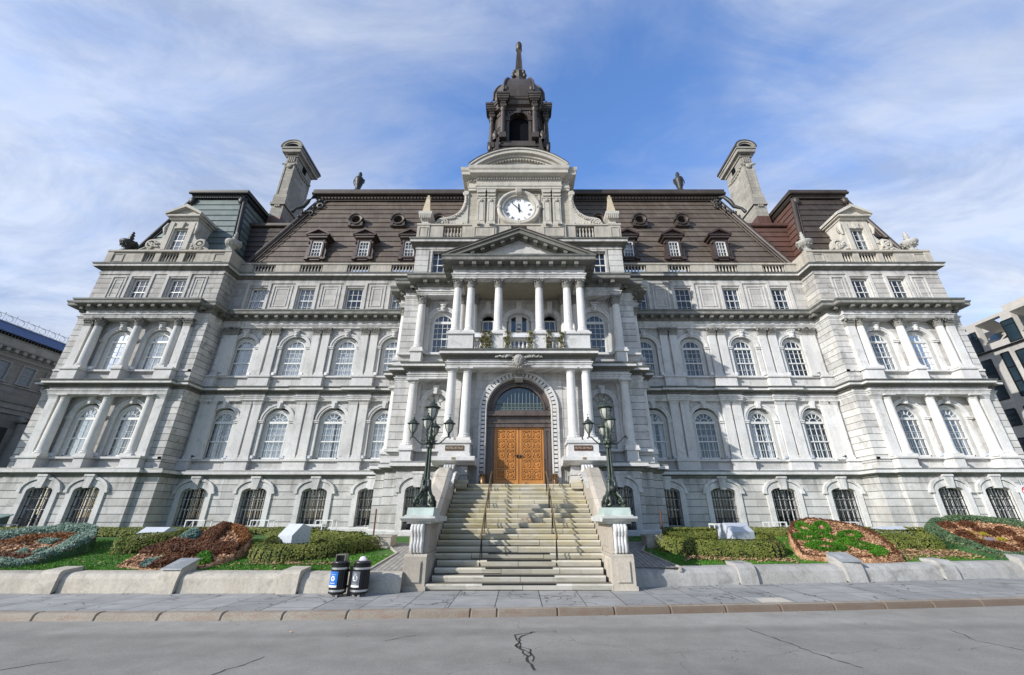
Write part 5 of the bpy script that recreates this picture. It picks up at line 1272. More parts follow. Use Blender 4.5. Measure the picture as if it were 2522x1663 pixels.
for s in (-1, 1):
    lab = 'ornate dark bronze lamp with five lanterns at the left of the stairs' if s < 0 else 'ornate green-black bronze lamp missing one lantern at the right of the stairs'
    T = thing('street_lamp', lab, 'street lamp', (s*LX, 14.9, 2.32), 'bronze lamps on the stair pedestals')
    ox, oy = s*LX, 14.9
    def W(a, r, z): return (ox+r*cos(a), oy+r*sin(a), z)
    b = MB()
    for k in range(4):
        a = pi/4+k*pi/2
        sp = spiral(.30, 2.49, .02, .13, 5.2, -.6, 12)
        P = sp+[(.33, 2.66), (.24, 2.72), (.17, 2.85), (.14, 3.0), (.15, 3.12), (.1, 3.2)]
        b.tube([W(a, r, z) for r, z in P], [.035]*9+[.045, .05, .05, .05, .055, .055, .06, .06, .05, .03][:len(P)-9], 7)
        sp2 = spiral(.40, 2.40, .015, .065, 0, 6.5, 10); b.tube([W(a, r, z) for r, z in sp2]+[W(a, .3, 2.36)], .028, 6)
        b.blob(*W(a, .13, 3.16), .06, .06, .08, 0, 7)
    b.lathe(ox, oy, 0, [(.3, 2.32), (.26, 2.36), (.1, 2.42), (.09, 2.7), (.14, 2.9), (.1, 3.15), (.08, 3.3)], 10, 0, True)
    part('lamp_base', b, T, [M['lampiron']])
    b = MB(); b.lathe(ox, oy-.2, 2.93, [(.001, -.05), (.07, -.04), (.09, 0), (.09, .05)], 12, 0, True, 'y', sy=1); b.lathe(ox, oy-.18, 2.93, [(.08, -.02), (.11, -.03), (.11, .04)], 12, 0, True, 'y')
    part('shield', b, T, [M['urnmetal']])
    b = MB()
    for k in range(4):
        a = pi/4+k*pi/2; b.tube([W(a, .075, 3.1), W(a, .062, 4.3)], [.05, .036], 7)
    b.tube([(ox, oy, 3.1), (ox, oy, 4.4)], .04, 6); b.lathe(ox, oy, 0, [(.1, 4.28), (.13, 4.3), (.13, 4.36), (.09, 4.4), (.15, 4.5), (.16, 4.58), (.1, 4.66), (.07, 4.8), (.09, 4.9), (.05, 5.0), (.09, 5.16), (.06, 5.2)], 10, 0, True)
    for k in range(8): b.blob(*W(k*pi/4, .13, 4.48), .06, .06, .08, 0, 6)
    part('pole', b, T, [M['lampiron']])
    for a in (0, pi/2, pi, -pi/2):
        b = MB(); b.tube([W(a, r, z) for r, z in ((.1, 4.5), (.22, 4.44), (.34, 4.45), (.46, 4.55), (.56, 4.66), (.66, 4.69))], [.035, .03, .026, .024, .022, .022], 7)
        b.tube([W(a, r, z) for r, z in spiral(.2, 4.56, .02, .08, 0, -4.6, 9)], .018, 5); b.tube([W(a, r, z) for r, z in spiral(.69, 4.66, .0, .05, 4.0, -1.6, 8)], .016, 5)
        b.blob(*W(a, .66, 4.70), .045, .045, .04, 0, 7)
        part('lamp_arm', b, T, [M['lampiron']])
        if not (s > 0 and a == 0): LAN.put(T, W(a, .66, 4.72))
    LANT.put(T, (ox, oy, 5.18))
# handrails
for s in (-1, 1):
    T = thing('handrail', 'brass stair handrail on thin dark posts, %s of the two' % ('left' if s < 0 else 'right'), 'handrail', (s*1.27, 17.3, 0), 'stair handrails')
    X = s*1.27; gr = RH/TD
    fz = lambda y: (y-14.28)*gr+RH*.5
    b = MB(); b.tube([(X, 15.0, fz(15.3)+.72), (X, 15.06, fz(15.3)+.8), (X, 15.5, fz(15.5)+.86), (X, 19.6, fz(19.6)+.86), (X, 20.1, fz(19.75)+.9), (X, 20.5, fz(19.75)+.9)], .03, 8); part('rail', b, T, [M['brass']])
    for y in (15.35, 16.9, 18.4, 19.75):
        for d in (-.07, .07):
            b = MB(); b.tube([(X+d*.5, y+d, fz(y)-.12), (X, y+d*.6, fz(y)+.84)], .018, 6); part('post', b, T, [M['iron']])
    b = MB(); b.tube([(X, 20.45, 3.43), (X, 20.45, 4.55)], .025, 6); b.blob(X, 20.45, 4.57, .035, .035, .04); part('post', b, T, [M['iron']])
# ash urns, plaques
for s in (-1, 1):
    b = MB(); b.lathe(s*1.76, 20.85, 0, [(.001, 3.43), (.15, 3.43), (.15, 3.5), (.14, 3.51), (.14, 3.88), (.15, 3.89), (.15, 3.94), (.12, 3.95), (.11, 3.9), (.001, 3.9)], 18, 0, True)
    solo('ash_bin', b, [M['bronze']], 'bronze cylinder ash bin on the landing, %s of the golden doors' % ('left' if s < 0 else 'right'), 'ash bin', (s*1.76, 20.85, 3.43), 'ash bins beside the doors')
    T = thing('plaque', 'bronze name plaque on the %s column pedestal by the doors' % ('left' if s < 0 else 'right'), 'plaque', (s*3.15, 20.34, 5.1), 'name plaques')
    mt = plain('plaque_bronze', (.13, .08, .05) if s < 0 else (.13, .05, .035), .4, .4)
    b = MB(); b.box(s*3.15-.45, s*3.15+.45, 20.335, 20.37, 4.98, 5.22); panelframe(b, s*3.15-.45, s*3.15+.45, 20.335, 4.98, 5.22, .018, .012, False); part('plate', b, T, [mt])
    b = MB(); put_text(b, 'HOTEL DE VILLE', .135, lambda x, y, z: (s*3.15+x, 20.33-z, 5.1+y), 0, .84); part('lettering', b, T, [plain('plaque_letters', (.62, .55, .42), .4, .3)])
    T = thing('year_plate', 'tiny yellowed year plate on the shelf edge under the %s plaque' % ('left' if s < 0 else 'right'), 'plate', (s*3.1, 19.98, 4.56), 'year plates')
    b = MB(); b.box(s*3.12-.1, s*3.12+.1, 19.965, 19.98, 4.5, 4.62); part('plate', b, T, [plain('old_ivory', (.42, .38, .24), .6)])
    b = MB(); put_text(b, '1926', .1, lambda x, y, z: (s*3.12+x, 19.962-z, 4.56+y), 0, .8); part('numerals', b, T, [M['iron']])
# balcony flower boxes
def leaf_cloud(b, pts, n, sp, size, rnd, ms=(0,), flat=.5):
    for _ in range(n):
        p = rnd.choice(pts); c = Vector((p[0]+rnd.gauss(0, sp[0]), p[1]+rnd.gauss(0, sp[1]), p[2]+rnd.gauss(0, sp[2])))
        u = Vector((rnd.gauss(0, 1), rnd.gauss(0, 1), rnd.gauss(0, 1)*flat)).normalized(); v = u.cross(Vector((rnd.gauss(0, 1), rnd.gauss(0, 1), rnd.gauss(0, 1)))).normalized()
        z = size*rnd.uniform(.6, 1.3); b.face([tuple(c-u*z), tuple(c+v*z*.5), tuple(c+u*z), tuple(c-v*z*.5)], rnd.choice(ms))
VINE = [leafy('vine_green', (.10, .13, .035), (.16, .17, .06)), leafy('vine_red', (.10, .035, .02), (.18, .08, .04)), leafy('vine_yellow', (.26, .24, .05), (.2, .2, .06))]
rf = random.Random(21)
for x0, x1, lab, tr in ((-2.42, -1.54, 'white flower box with trailing vines, left end of the balcony rail', [-1.95, -1.65]), (-.86, .8, 'long white flower box with trailing vines at the middle of the balcony rail', [-.62, .62]), (1.54, 2.4, 'white flower box with trailing vines, right end of the balcony rail', [1.62, 2.3])):
    T = thing('flower_box', lab, 'flower box', ((x0+x1)/2, 20.4, 11.0), 'balcony flower boxes')
    b = MB()
    for (a, c, e, f_, g, h_) in ((x0, x1, 20.28, 20.31, 11.0, 11.24), (x0, x1, 20.52, 20.55, 11.0, 11.24), (x0, x0+.03, 20.31, 20.52, 11.0, 11.24), (x1-.03, x1, 20.31, 20.52, 11.0, 11.24), (x0+.03, x1-.03, 20.31, 20.52, 11.0, 11.1)): b.box(a, c, e, f_, g, h_)
    b.box(x0-.01, x1+.01, 20.265, 20.28, 11.2, 11.24); b.box(x0+.04, x1-.04, 20.27, 20.28, 11.1, 11.115)
    part('box', b, T, [M['whitepaint']])
    b = MB(); leaf_cloud(b, [(x0+.1+(x1-x0-.2)*i/12, 20.4, 11.27) for i in range(13)], int(420*(x1-x0)/1.6), (.06, .07, .04), .05, rf, (0, 0, 1))
    for t in tr: leaf_cloud(b, [(t+.06*sin(i), 20.24, 11.25-i*.09) for i in range(11)], 320, (.085, .04, .06), .05, rf, (0, 1, 2, 0))
    part('vines', b, T, VINE)
# floodlights on the ledges
FLB = MB(); FLB.box(-.1, .1, -.08, .1, 0, .2); FLB.box(-.08, .08, -.1, -.08, .02, .18); FLB.box(-.03, .03, 0, .05, -.03, 0)
ORD = ['first', 'second', 'third', 'fourth']
fl0 = None
def flood(X, y, z, lab, white):
    global fl0
    b = FLB
    o = bpy.data.objects.new('floodlight', FM[white]); C.objects.link(o); o.location = (X, y, z+.03); o['label'] = lab; o['category'] = 'floodlight'; o['group'] = 'small floodlights on the window ledges'
FM = [FLB.mesh('floodlight', (0, 0, 0), [M['greybox']]), FLB.mesh('floodlight', (0, 0, 0), [M['whitepaint']])]
for s in (-1, 1):
    sd = 'left' if s < 0 else 'right'
    for fl, z, w in (('middle', 5.42, 0), ('upper', 11.12, 1)):
        cw = 'white' if w else 'grey'
        for i, x in enumerate(WX):
            for q in (-1, 1):
                if i == 0 and q*s < 0: continue
                flood(s*x+q*1.0, 27.42, z, '%s floodlight %s of %s arched window from the entrance, %s row, %s wing' % (cw, 'left' if q < 0 else 'right', ORD[i], fl, sd), w)
        for i, x in enumerate(PX):
            q = -1 if s < 0 else 1
            for q in ((-1,) if s < 0 else (1,)):
                flood(s*x+q*1.02, 26.12, z, '%s floodlight beside %s arched window, %s row, %s end pavilion' % (cw, ('inner', 'outer')[i], fl, sd), w)
    flood(s*4.84-s*.95, 22.95, 11.12, 'white floodlight on upper ledge just %s of the portico columns' % sd, 1)
# ------------------------------------------------------------------ GROUND, STREET, GARDEN
def lerp1(P, x):
    if x <= P[0][0]: return P[0][1]
    for (a, b), (c, d) in zip(P, P[1:]):
        if x <= c: return b+(d-b)*(x-a)/(c-a)
    return P[-1][1]
WLN = [(-60, 13.85), (-4, 13.85), (3.6, 14.88), (7, 15.5), (12, 16.1), (18.6, 17.2), (60, 24)]
KRB = [(-60, 10.9), (-11.9, 11.11), (-6, 11.2), (-.94, 11.5), (2.19, 11.75), (9, 12.37), (13.6, 12.91), (20, 13.8), (60, 19.5)]
def gz(x, y):
    w = lerp1(WLN, x)+.5; t = max(0, min(1, (y-w)/(20.2-w))) if w < 20 else 1
    return .5+.65*t
def mk_asphalt():
    k = NT('asphalt'); P = k.pos(); x, y, z = k.sep(P)
    a = k.noise(.5, k.comb(k.math('MULTIPLY', x, .3), y, 0), 4); f = k.noise(45, P, 5, .75); g = k.noise(2.0, P, 5)
    c = k.mix(k.ramp(a, [(.35, 0.0), (.65, 1.0)]), (.265, .252, .23), (.32, .305, .28))
    c = k.mix(1.0, c, k.ramp(f, [(.3, .72), (.7, 1.25)]), 'MULTIPLY'); c = k.mix(1.0, c, k.ramp(g, [(.3, .88), (.7, 1.07)]), 'MULTIPLY')
    gut = k.ramp(k.math('MULTIPLY_ADD', k.math('ADD', k.math('SUBTRACT', y, k.math('MULTIPLY', x, .045)), k.math('MULTIPLY', k.noise(1.1, P, 4), .25)), .2, -1.6), [(.0, .94), (.40, 1.0), (.46, .86), (.50, .92), (.56, 1.13), (1.0, 1.13)])
    c = k.mix(1.0, c, gut, 'MULTIPLY')
    oil = k.ramp(k.noise(.55, k.comb(k.math('MULTIPLY', x, .6), y, 4.0), 5, .65), [(.56, 0.0), (.72, 1.0)]); c = k.mix(k.math('MULTIPLY', oil, .28), c, (.12, .115, .11))
    d = k.N.new('ShaderNodeTexVoronoi'); d.feature = 'DISTANCE_TO_EDGE'; d.inputs['Scale'].default_value = .07
    wv = k.N.new('ShaderNodeVectorMath'); wv.operation = 'ADD'; k.t.links.new(P, wv.inputs[0])
    nz = k.N.new('ShaderNodeTexNoise'); nz.inputs['Scale'].default_value = .9; nz.inputs['Detail'].default_value = 5; k.t.links.new(P, nz.inputs['Vector'])
    sc_ = k.N.new('ShaderNodeVectorMath'); sc_.operation = 'SCALE'; sc_.inputs['Scale'].default_value = 1.6; k.t.links.new(nz.outputs['Color'], sc_.inputs[0]); k.t.links.new(sc_.outputs[0], wv.inputs[1]); k.t.links.new(wv.outputs[0], d.inputs['Vector'])
    c = k.mix(k.math('MULTIPLY', k.math('LESS_THAN', d.outputs['Distance'], .0006), .4), c, (.05, .05, .05))
    k.bump(f, .25, .008); return k.fin(c, .9, spec=.2)
M['asphalt'] = mk_asphalt()
def mk_flags():
    k = NT('flagstone'); P = k.pos(); x, y, z = k.sep(P)
    br = k.N.new('ShaderNodeTexBrick'); br.offset = .37; k.put(br.inputs['Vector'], k.comb(k.math('SUBTRACT', y, k.math('MULTIPLY', x, .05)), k.math('ADD', x, k.math('MULTIPLY', k.noise(.35, k.comb(x, 0.0, 0.0), 2), 1.2)), 0))
    k.put(br.inputs['Color1'], (.28, .28, .275)); k.put(br.inputs['Color2'], (.375, .372, .362)); k.put(br.inputs['Mortar'], (.055, .052, .048)); k.put(br.inputs['Scale'], 1.0); k.put(br.inputs['Mortar Size'], .013); k.put(br.inputs['Brick Width'], 1.35); k.put(br.inputs['Row Height'], 1.12)
    d = k.N.new('ShaderNodeTexVoronoi'); d.feature = 'DISTANCE_TO_EDGE'; d.inputs['Scale'].default_value = .75; d.inputs['Randomness'].default_value = 1
    wv = k.N.new('ShaderNodeVectorMath'); wv.operation = 'ADD'; k.t.links.new(P, wv.inputs[0])
    nz = k.N.new('ShaderNodeTexNoise'); nz.inputs['Scale'].default_value = 1.5; nz.inputs['Detail'].default_value = 4; k.t.links.new(P, nz.inputs['Vector']); k.t.links.new(nz.outputs['Color'], wv.inputs[1]); k.t.links.new(wv.outputs[0], d.inputs['Vector'])
    c = br.outputs['Color']; msk = k.math('MULTIPLY', k.math('LESS_THAN', d.outputs['Distance'], .011), k.ramp(k.noise(.45, P, 3), [(.40, 0.0), (.5, 1.0)]))
    c = k.mix(k.math('MULTIPLY', msk, .8), c, (.05, .05, .05))
    g = k.noise(1.2, P, 6, .65); c = k.mix(1.0, c, k.ramp(g, [(.3, .78), (.7, 1.16)]), 'MULTIPLY')
    pale = k.math('MULTIPLY', k.ramp(k.noise(.7, k.comb(x, k.math('MULTIPLY', y, 2.0), 5.0), 5, .7), [(.58, 0.0), (.7, 1.0)]), .3); c = k.mix(pale, c, (.42, .40, .36))
    k.bump(k.math('ADD', k.noise(11, P, 5), k.math('MULTIPLY', br.outputs['Fac'], -1.2)), .3, .015); return k.fin(c, .7)
M['flags'] = mk_flags()
def mk_kerb():
    k = NT('granite_kerb'); P = k.pos(); f = k.noise(60, P, 3, .8); g = k.noise(.8, P, 4); x, y, z = k.sep(P)
    c = k.mix(k.ramp(g, [(.3, 0.0), (.7, 1.0)]), (.25, .22, .175), (.33, .285, .235)); c = k.mix(1.0, c, k.ramp(f, [(.3, .55), (.7, 1.45)]), 'MULTIPLY')
    c = k.mix(k.math('MULTIPLY', k.ramp(k.noise(3, k.comb(x, y, k.math('MULTIPLY', z, 3.0)), 4), [(.5, 0.0), (.7, 1.0)]), .5), c, (.24, .13, .085)); fz_ = k.math('MULTIPLY', k.ramp(z, [(.0, 1.0), (.004, 0.0)]), k.ramp(k.math('MULTIPLY_ADD', x, .04, .5), [(.30, 0.0), (.5, .45), (.65, .7)])); c = k.mix(fz_, c, (.10, .062, .04)); return k.fin(c, .85)
M['kerb'] = mk_kerb()
M['lowwall'] = stone('low_wall_stone', (.56, .515, .44), None, .8, tint=1.6)
M['lowwallg'] = stone('low_wall_grey', (.43, .42, .40), None, 1.0)
b = MB(); b.face([(-400, -300, -.19), (400, -300, -.19), (400, 600, -.19), (-400, 600, -.19)]); struct('ground', b, [plain('far_ground', (.16, .16, .155), .9)])
b = MB()
for (x0, y0), (x1, y1) in zip(KRB, KRB[1:]): b.face([(x0, -40, -.14), (x1, -40, -.14), (x1, y1+.1, -.14), (x0, y0+.1, -.14)])
def crack(pts, w, seed):
    r = random.Random(seed); P = []
    for (xa, ya), (xb, yb) in zip(pts, pts[1:]):
        n = max(2, int(sqrt((xb-xa)**2+(yb-ya)**2)/.12))
        for i in range(n): t = i/n; P.append((xa+(xb-xa)*t+r.uniform(-.035, .035), ya+(yb-ya)*t+r.uniform(-.03, .03)))
    for p, q in zip(P, P[1:]):
        d = Vector((q[0]-p[0], q[1]-p[1], 0)); n = Vector((-d.y, d.x, 0)).normalized()*w*r.uniform(.4, 1.2)
        z = -.136; b.face([(p[0]-n.x, p[1]-n.y, z), (p[0]+n.x, p[1]+n.y, z), (q[0]+n.x, q[1]+n.y, z), (q[0]-n.x, q[1]-n.y, z)], 1)
crack([(.31, 10.22), (.05, 9.9), (0, 9.6), (-.06, 9.25), (.1, 8.8), (.15, 8.5), (.3, 7.8)], .022, 1); crack([(.31, 10.2), (-.1, 10.0), (-.02, 9.5), (.05, 9.1), (.28, 8.6), (.2, 8.2)], .016, 2); crack([(-.04, 9.25), (.25, 9.0), (.12, 8.5)], .014, 3)
crack([(-8.6, 7.6), (-7.9, 8.2), (-7.5, 8.55)], .012, 4); crack([(-4.75, 7.6), (-4.55, 8.1), (-4.3, 8.75)], .013, 5); crack([(4.9, 10.55), (5.1, 9.57), (5.25, 8.72), (5.5, 7.9)], .016, 6); crack([(-2.6, 9.6), (-2.2, 9.9), (-1.9, 10.0)], .01, 7); crack([(9.2, 10.4), (8.9, 9.6), (9.2, 8.8)], .01, 8)
struct('road', b, [M['asphalt'], M['joint']])
b = MB(); XS = [x for x, _ in KRB]+[x for x, _ in WLN]; XS = sorted(set(XS))
for x0, x1 in zip(XS, XS[1:]): b.face([(x0, lerp1(KRB, x0)+.2, 0), (x1, lerp1(KRB, x1)+.2, 0), (x1, lerp1(WLN, x1)+1.2, 0), (x0, lerp1(WLN, x0)+1.2, 0)])
for P in ([(6.48, 13.06), (7.27, 13.2), (7.19, 12.55), (6.34, 12.47)],): b.face([(x, y, .004) for x, y in P], 1)
struct('pavement', b, [M['flags'], plain('pale_patch', (.55, .51, .43), .9, var=.1)])
b = MB(); x = -24.0; rk = random.Random(3); 
while x < 30:
    L = 1.42 if not (-1.9 < x < -.6) else rk.choice((.85, .62)); L = L+rk.uniform(-.05, .05); xa, xb = x+.006, x+L-.006
    ya, yb = lerp1(KRB, xa), lerp1(KRB, xb); j = rk.uniform(-.008, .008); pr = [(0, -.2), (.05, -.03), (.09, .0), (.14, .012), (.30, .012), (.30, -.2)]
    A = [(xa, ya+o+j, z+j*.6) for o, z in pr]; B = [(xb, yb+o+j, z+j*.6) for o, z in pr]
    A2 = [(xa+.03, ya+o+j+.02*(1 if k in (1, 2) else 0), z-(.02 if k in (2, 3) else 0)) for k, (o, z) in enumerate(pr)]
    xi = .03; M0 = [(xa+xi, p[1]+(yb-ya)*xi/L, p[2]) for p in A]; M1 = [(xb-xi, p[1]-(yb-ya)*xi/L, p[2]) for p in B]
    E0 = [(xa, p[1]+.02, p[2]-.022) for p in A]; E1 = [(xb, p[1]+.02, p[2]-.022) for p in B]; n = len(pr); pts = E0+M0+M1+E1
    b.raw(pts, [(k*n+i, k*n+i+1, k*n+n+i+1, k*n+n+i) for k in range(3) for i in range(n-1)], 0); b.face(E0); b.face(E1); x += L
struct('kerb', b, [M['kerb']])
# garden terrain
def mk_lawn():
    k = NT('lawn_soil'); P = k.pos(); f = k.noise(1.2, P, 4); g = k.noise(30, P, 3)
    c = k.mix(k.ramp(f, [(.35, 0.0), (.65, 1.0)]), (.035, .11, .012), (.065, .16, .02)); c = k.mix(1.0, c, k.ramp(g, [(.3, .6), (.7, 1.3)]), 'MULTIPLY'); return k.fin(c, .9)
b = MB()
for s in (-1, 1):
    xs = [3.62+.6*i for i in range(68)]
    for xa, xb in zip(xs, xs[1:]):
        for k in range(16):
            P = []
            for x, t in ((s*xa, k/16), (s*xb, k/16), (s*xb, (k+1)/16), (s*xa, (k+1)/16)):
                w = lerp1(WLN, x)+.4; y = w+(max(27.2, w+3)-w)*t; P.append((x, y, gz(x, y)))
            b.face(P)
struct('lawn', b, [mk_lawn()])
b = MB(); bl = plain('path_brick', (.3, .28, .255), .85)
kb = NT('path_paver'); br = kb.N.new('ShaderNodeTexBrick'); px_, py_, pz_ = kb.sep(kb.pos()); kb.put(br.inputs['Vector'], kb.comb(py_, px_, 0)); kb.put(br.inputs['Color1'], (.28, .27, .25)); kb.put(br.inputs['Color2'], (.36, .34, .31)); kb.put(br.inputs['Mortar'], (.11, .10, .09)); kb.put(br.inputs['Scale'], 1.0); kb.put(br.inputs['Mortar Size'], .014); kb.put(br.inputs['Brick Width'], .5); kb.put(br.inputs['Row Height'], .16); kb.fin(br.outputs['Color'], .85)
for s in (-1, 1):
    L = [(14.35, 4.62), (15.5, 4.55), (16.9, 4.45), (17.8, 4.95), (18.8, 5.3), (22.2, 6.3)] if s < 0 else [(15.2, 5.25), (16.5, 4.95), (17.6, 4.7), (18.3, 5.0), (19.2, 5.4), (22.2, 6.6)]
    for (ya, xa), (yb, xb) in zip(L, L[1:]):
        b.face([(s*3.62, ya, gz(s*4, ya)+.02), (s*xa, ya, gz(s*4, ya)+.02), (s*xb, yb, gz(s*4, yb)+.02), (s*3.62, yb, gz(s*4, yb)+.02)], 0)
        d = .07; g0, g1 = gz(s*4, ya), gz(s*4, yb)
        P8 = [(s*(xa+o), ya, g0+h_) for o, h_ in ((0, -.1), (0, .06), (d, .06), (d, -.1))]+[(s*(xb+o), yb, g1+h_) for o, h_ in ((0, -.1), (0, .06), (d, .06), (d, -.1))]
        b.raw(P8, [(0,1,5,4), (1,2,6,5), (2,3,7,6), (0,3,2,1), (4,5,6,7)], 1)
struct('garden_path', b, [kb.m, M['concrete']])
# low street wall with piers and plaque lecterns
def wallsec(name, s, pts, x0, x1, mt, parent, prof):
    b = MB(); P = [(x0, lerp1(pts, x0))]+[q for q in pts if x0 < q[0] < x1]+[(x1, lerp1(pts, x1))]
    b.sweep([(x, y) for x, y in P], [(-o, z) for o, z in prof], 0); return part(name, b, parent, mt)
WPRL = [(0, 0), (.03, .37), (.06, .44), (.12, .49), (.22, .515), (.58, .53), (.6, .3)]; PPRL = [(-.13, 0), (-.08, .5), (-.05, .56), (.02, .595), (.62, .64), (.64, .3)]
WPR = [(0, 0), (.02, .2), (.05, .34), (.12, .44), (.2, .49), (.3, .51), (.58, .52), (.6, .3)]
PPR = [(-.12, 0), (-.09, .3), (-.04, .46), (.04, .56), (.14, .6), (.62, .63), (.64, .3)]
TPR = [(-.12, 0), (-.09, .3), (-.05, .46), (0, .58), (.05, .63), (.62, .80), (.64, .3)]
for s in (-1, 1):
    mt = M['lowwall'] if s < 0 else M['lowwallg']
    T = thing('garden_wall', 'low rounded beige stone wall along the left pavement' if s < 0 else 'low rounded grey stone wall along the right pavement', 'wall', ((s*12), 14.4 if s < 0 else 16.3, 0))
    if s < 0: PI_ = [(-21.4, -20.8, 0), (-17.7, -17.1, 1), (-14.11, -13.54, 0), (-10.61, -10.03, 1), (-7.03, -6.45, 0)]; lo, hi = -40, -3.5
    else: PI_ = [(7.29, 7.92, 0), (11.18, 11.88, 1), (15.05, 15.68, 0), (18.7, 19.3, 1)]; lo, hi = 3.5, 40
    cur = lo
    for a, c, tall in PI_: wallsec('wall_section', s, WLN, cur, a-.012, mt, T, WPRL if s < 0 else WPR); wallsec('pier', s, WLN, a, c-.012, mt, T, TPR if tall else (PPRL if s < 0 else PPR)); cur = c
    wallsec('wall_section', s, WLN, cur, hi, mt, T, WPR)
    for a, c, tall in PI_:
        if tall and -16 < a < 16:
            b = MB(); xm = (a+c)/2; y0 = lerp1(WLN, xm); w = (c-a)/2+.02
            b.prism([(y0-.06, .60), (y0-.06, .64), (y0+.64, .86), (y0+.64, .80)], 'x', xm-w, xm+w)
            L = thing('info_lectern', 'slanted grey metal information panel on the %s garden wall' % ('left' if s < 0 else 'right'), 'information panel', (xm, y0+.3, .7), 'information panels on the wall piers')
            part('panel', b, L, [plain('panel_metal', (.42, .44, .46), .4, .5)])
            b = MB(); rr = random.Random(4)
            for k in range(7):
                t = .2+k*.09; L_ = w*rr.uniform(.5, 1.2) if k else w*.8; y = y0-.06+.7*t; z = .64+.22*t+.004
                for h_ in range(int(L_/.05)): b.box(xm-w*.8+h_*.055, xm-w*.8+h_*.055+.04, y-.012, y+.012, z-.002, z+.004)
            part('engraved_lines', b, L, [plain('panel_text', (.66, .67, .68), .5)])
# --- planting
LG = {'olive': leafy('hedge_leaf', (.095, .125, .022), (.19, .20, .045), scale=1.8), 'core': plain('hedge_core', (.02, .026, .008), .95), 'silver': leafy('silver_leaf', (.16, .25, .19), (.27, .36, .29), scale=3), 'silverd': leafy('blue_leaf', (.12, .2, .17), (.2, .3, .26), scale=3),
      'brown': leafy('brown_leaf', (.085, .034, .017), (.165, .068, .032), scale=2.5), 'orange': leafy('rust_leaf', (.17, .07, .022), (.27, .11, .04), scale=2.5), 'green': leafy('moss_green', (.04, .14, .010), (.085, .23, .018), scale=2), 'soft': leafy('soft_green', (.07, .13, .07), (.14, .20, .10), scale=3), 'dgreen': leafy('fir_green', (.025, .07, .022), (.055, .125, .04), scale=2),
      'mulch': leafy('leaf_mulch', (.24, .11, .05), (.60, .37, .22), scale=5), 'yellow': leafy('yellow_leaf', (.38, .32, .03), (.30, .28, .04)), 'cream': leafy('cream_leaf', (.5, .45, .26), (.4, .38, .2)), 'lilac': leafy('lilac_leaf', (.3, .28, .36), (.4, .38, .42)), 'fallen': leafy('fallen_leaf', (.34, .19, .11), (.5, .33, .2), scale=6), 'grass': leafy('grass_blade', (.06, .19, .014), (.11, .27, .03), scale=1.5, rough=.5)}
def card(b, c, n, size, r, m=0):
    u = n.cross(Vector((r.gauss(0, 1), r.gauss(0, 1), r.gauss(0, 1)))).normalized(); v = n.cross(u)
    z = size*r.uniform(.6, 1.35); b.face([tuple(c-u*z), tuple(c-v*z*.55), tuple(c+u*z), tuple(c+v*z*.55)], m)
def hedge(pts, w, h, lab, seed, dens=700, size=.038, mt='olive', gfn=gz, zoff=0, grp='clipped hedges in the gardens'):
    r = random.Random(seed)
    for _ in range(2 if len(pts) > 2 else 0): pts = [pts[0]]+[(a[0]+(c[0]-a[0])*t, a[1]+(c[1]-a[1])*t) for a, c in zip(pts, pts[1:]) for t in (.25, .75)]+[pts[-1]]
    P = [Vector((x, y, 0)) for x, y in pts]; L = [0]
    for a, c in zip(P, P[1:]): L.append(L[-1]+(c-a).length)
    def at(t):
        for i in range(len(P)-1):
            if t <= L[i+1] or i == len(P)-2:
                u = (t-L[i])/(L[i+1]-L[i]); d = (P[i+1]-P[i]).normalized(); return P[i].lerp(P[i+1], u), d
    n = max(2, int(L[-1]/.3)); ex = 2.8
    def prof(a): c, q = cos(a), sin(a); return (w/2*math.copysign(abs(c)**(2/ex), c), h*max(0, q)**(2/ex))
    core = MB(); K = 9; rings = []
    for i in range(n+1):
        t = L[-1]*i/n; p, d = at(t); nx = Vector((d.y, -d.x, 0)); e = min(t, L[-1]-t); f = .90*min(1, .55+.45*sqrt(max(0, min(1, e/(w*.5)))))
        g = gfn(p.x, p.y)+zoff-.03; rings.append([tuple(p+nx*prof(pi*k/(K-1))[0]*f+Vector((0, 0, g+prof(pi*k/(K-1))[1]*f*.98))) for k in range(K)])
    core.raw([q for R_ in rings for q in R_], [(i*K+k, i*K+k+1, i*K+K+k+1, i*K+K+k) for i in range(n) for k in range(K-1)], 0); core.face(rings[0]); core.face(rings[-1])
    N = int((w+2*h)*L[-1]*dens+dens*(w*h)*1.6); lumps = [(r.uniform(0, 6.3), r.uniform(2, 5)) for _ in range(3)]
    for _ in range(N):
        t = r.uniform(-w*.28, L[-1]+w*.28); tc = max(0, min(L[-1], t)); p, d = at(tc); nx = Vector((d.y, -d.x, 0)); a = r.uniform(0, pi); over = abs(t-tc)/(w*.5)
        sc = sqrt(max(.02, 1-over*over)) if over > 0 else 1
        if over == 0: e = min(t, L[-1]-t)/(w*.5); sc = 1 if e > .6 else .93+.07*e/.6
        o, z = prof(a); bulge = 1+.035*sum(sin(ph+fr*tc+2*a) for ph, fr in lumps)/2+r.gauss(0, .012)
        c = p+d*(t-tc)+nx*o*sc*bulge; c.z = gfn(c.x, c.y)+zoff+z*sc*bulge
        if over > .0 and r.random() < .5: c.z = gfn(c.x, c.y)+zoff+z*sc*r.random()
        nn = (nx*(o/(w/2))+Vector((0, 0, z/h))+d*(over*(1 if t > 0 else -1))+Vector((r.gauss(0, .3), r.gauss(0, .3), r.gauss(0, .3)))).normalized()
        card(core, c, nn, size, r, 1)
    return solo('hedge', core, [LG['core'], LG[mt]], lab, 'hedge', (pts[0][0], pts[0][1], gfn(*pts[0])), grp)
hedge([(-14.75, 17.0), (-14.1, 17.35), (-13.6, 17.8), (-13.1, 18.8)], .95, .62, 'rounded olive hedge running back beside the left grey box', 1)
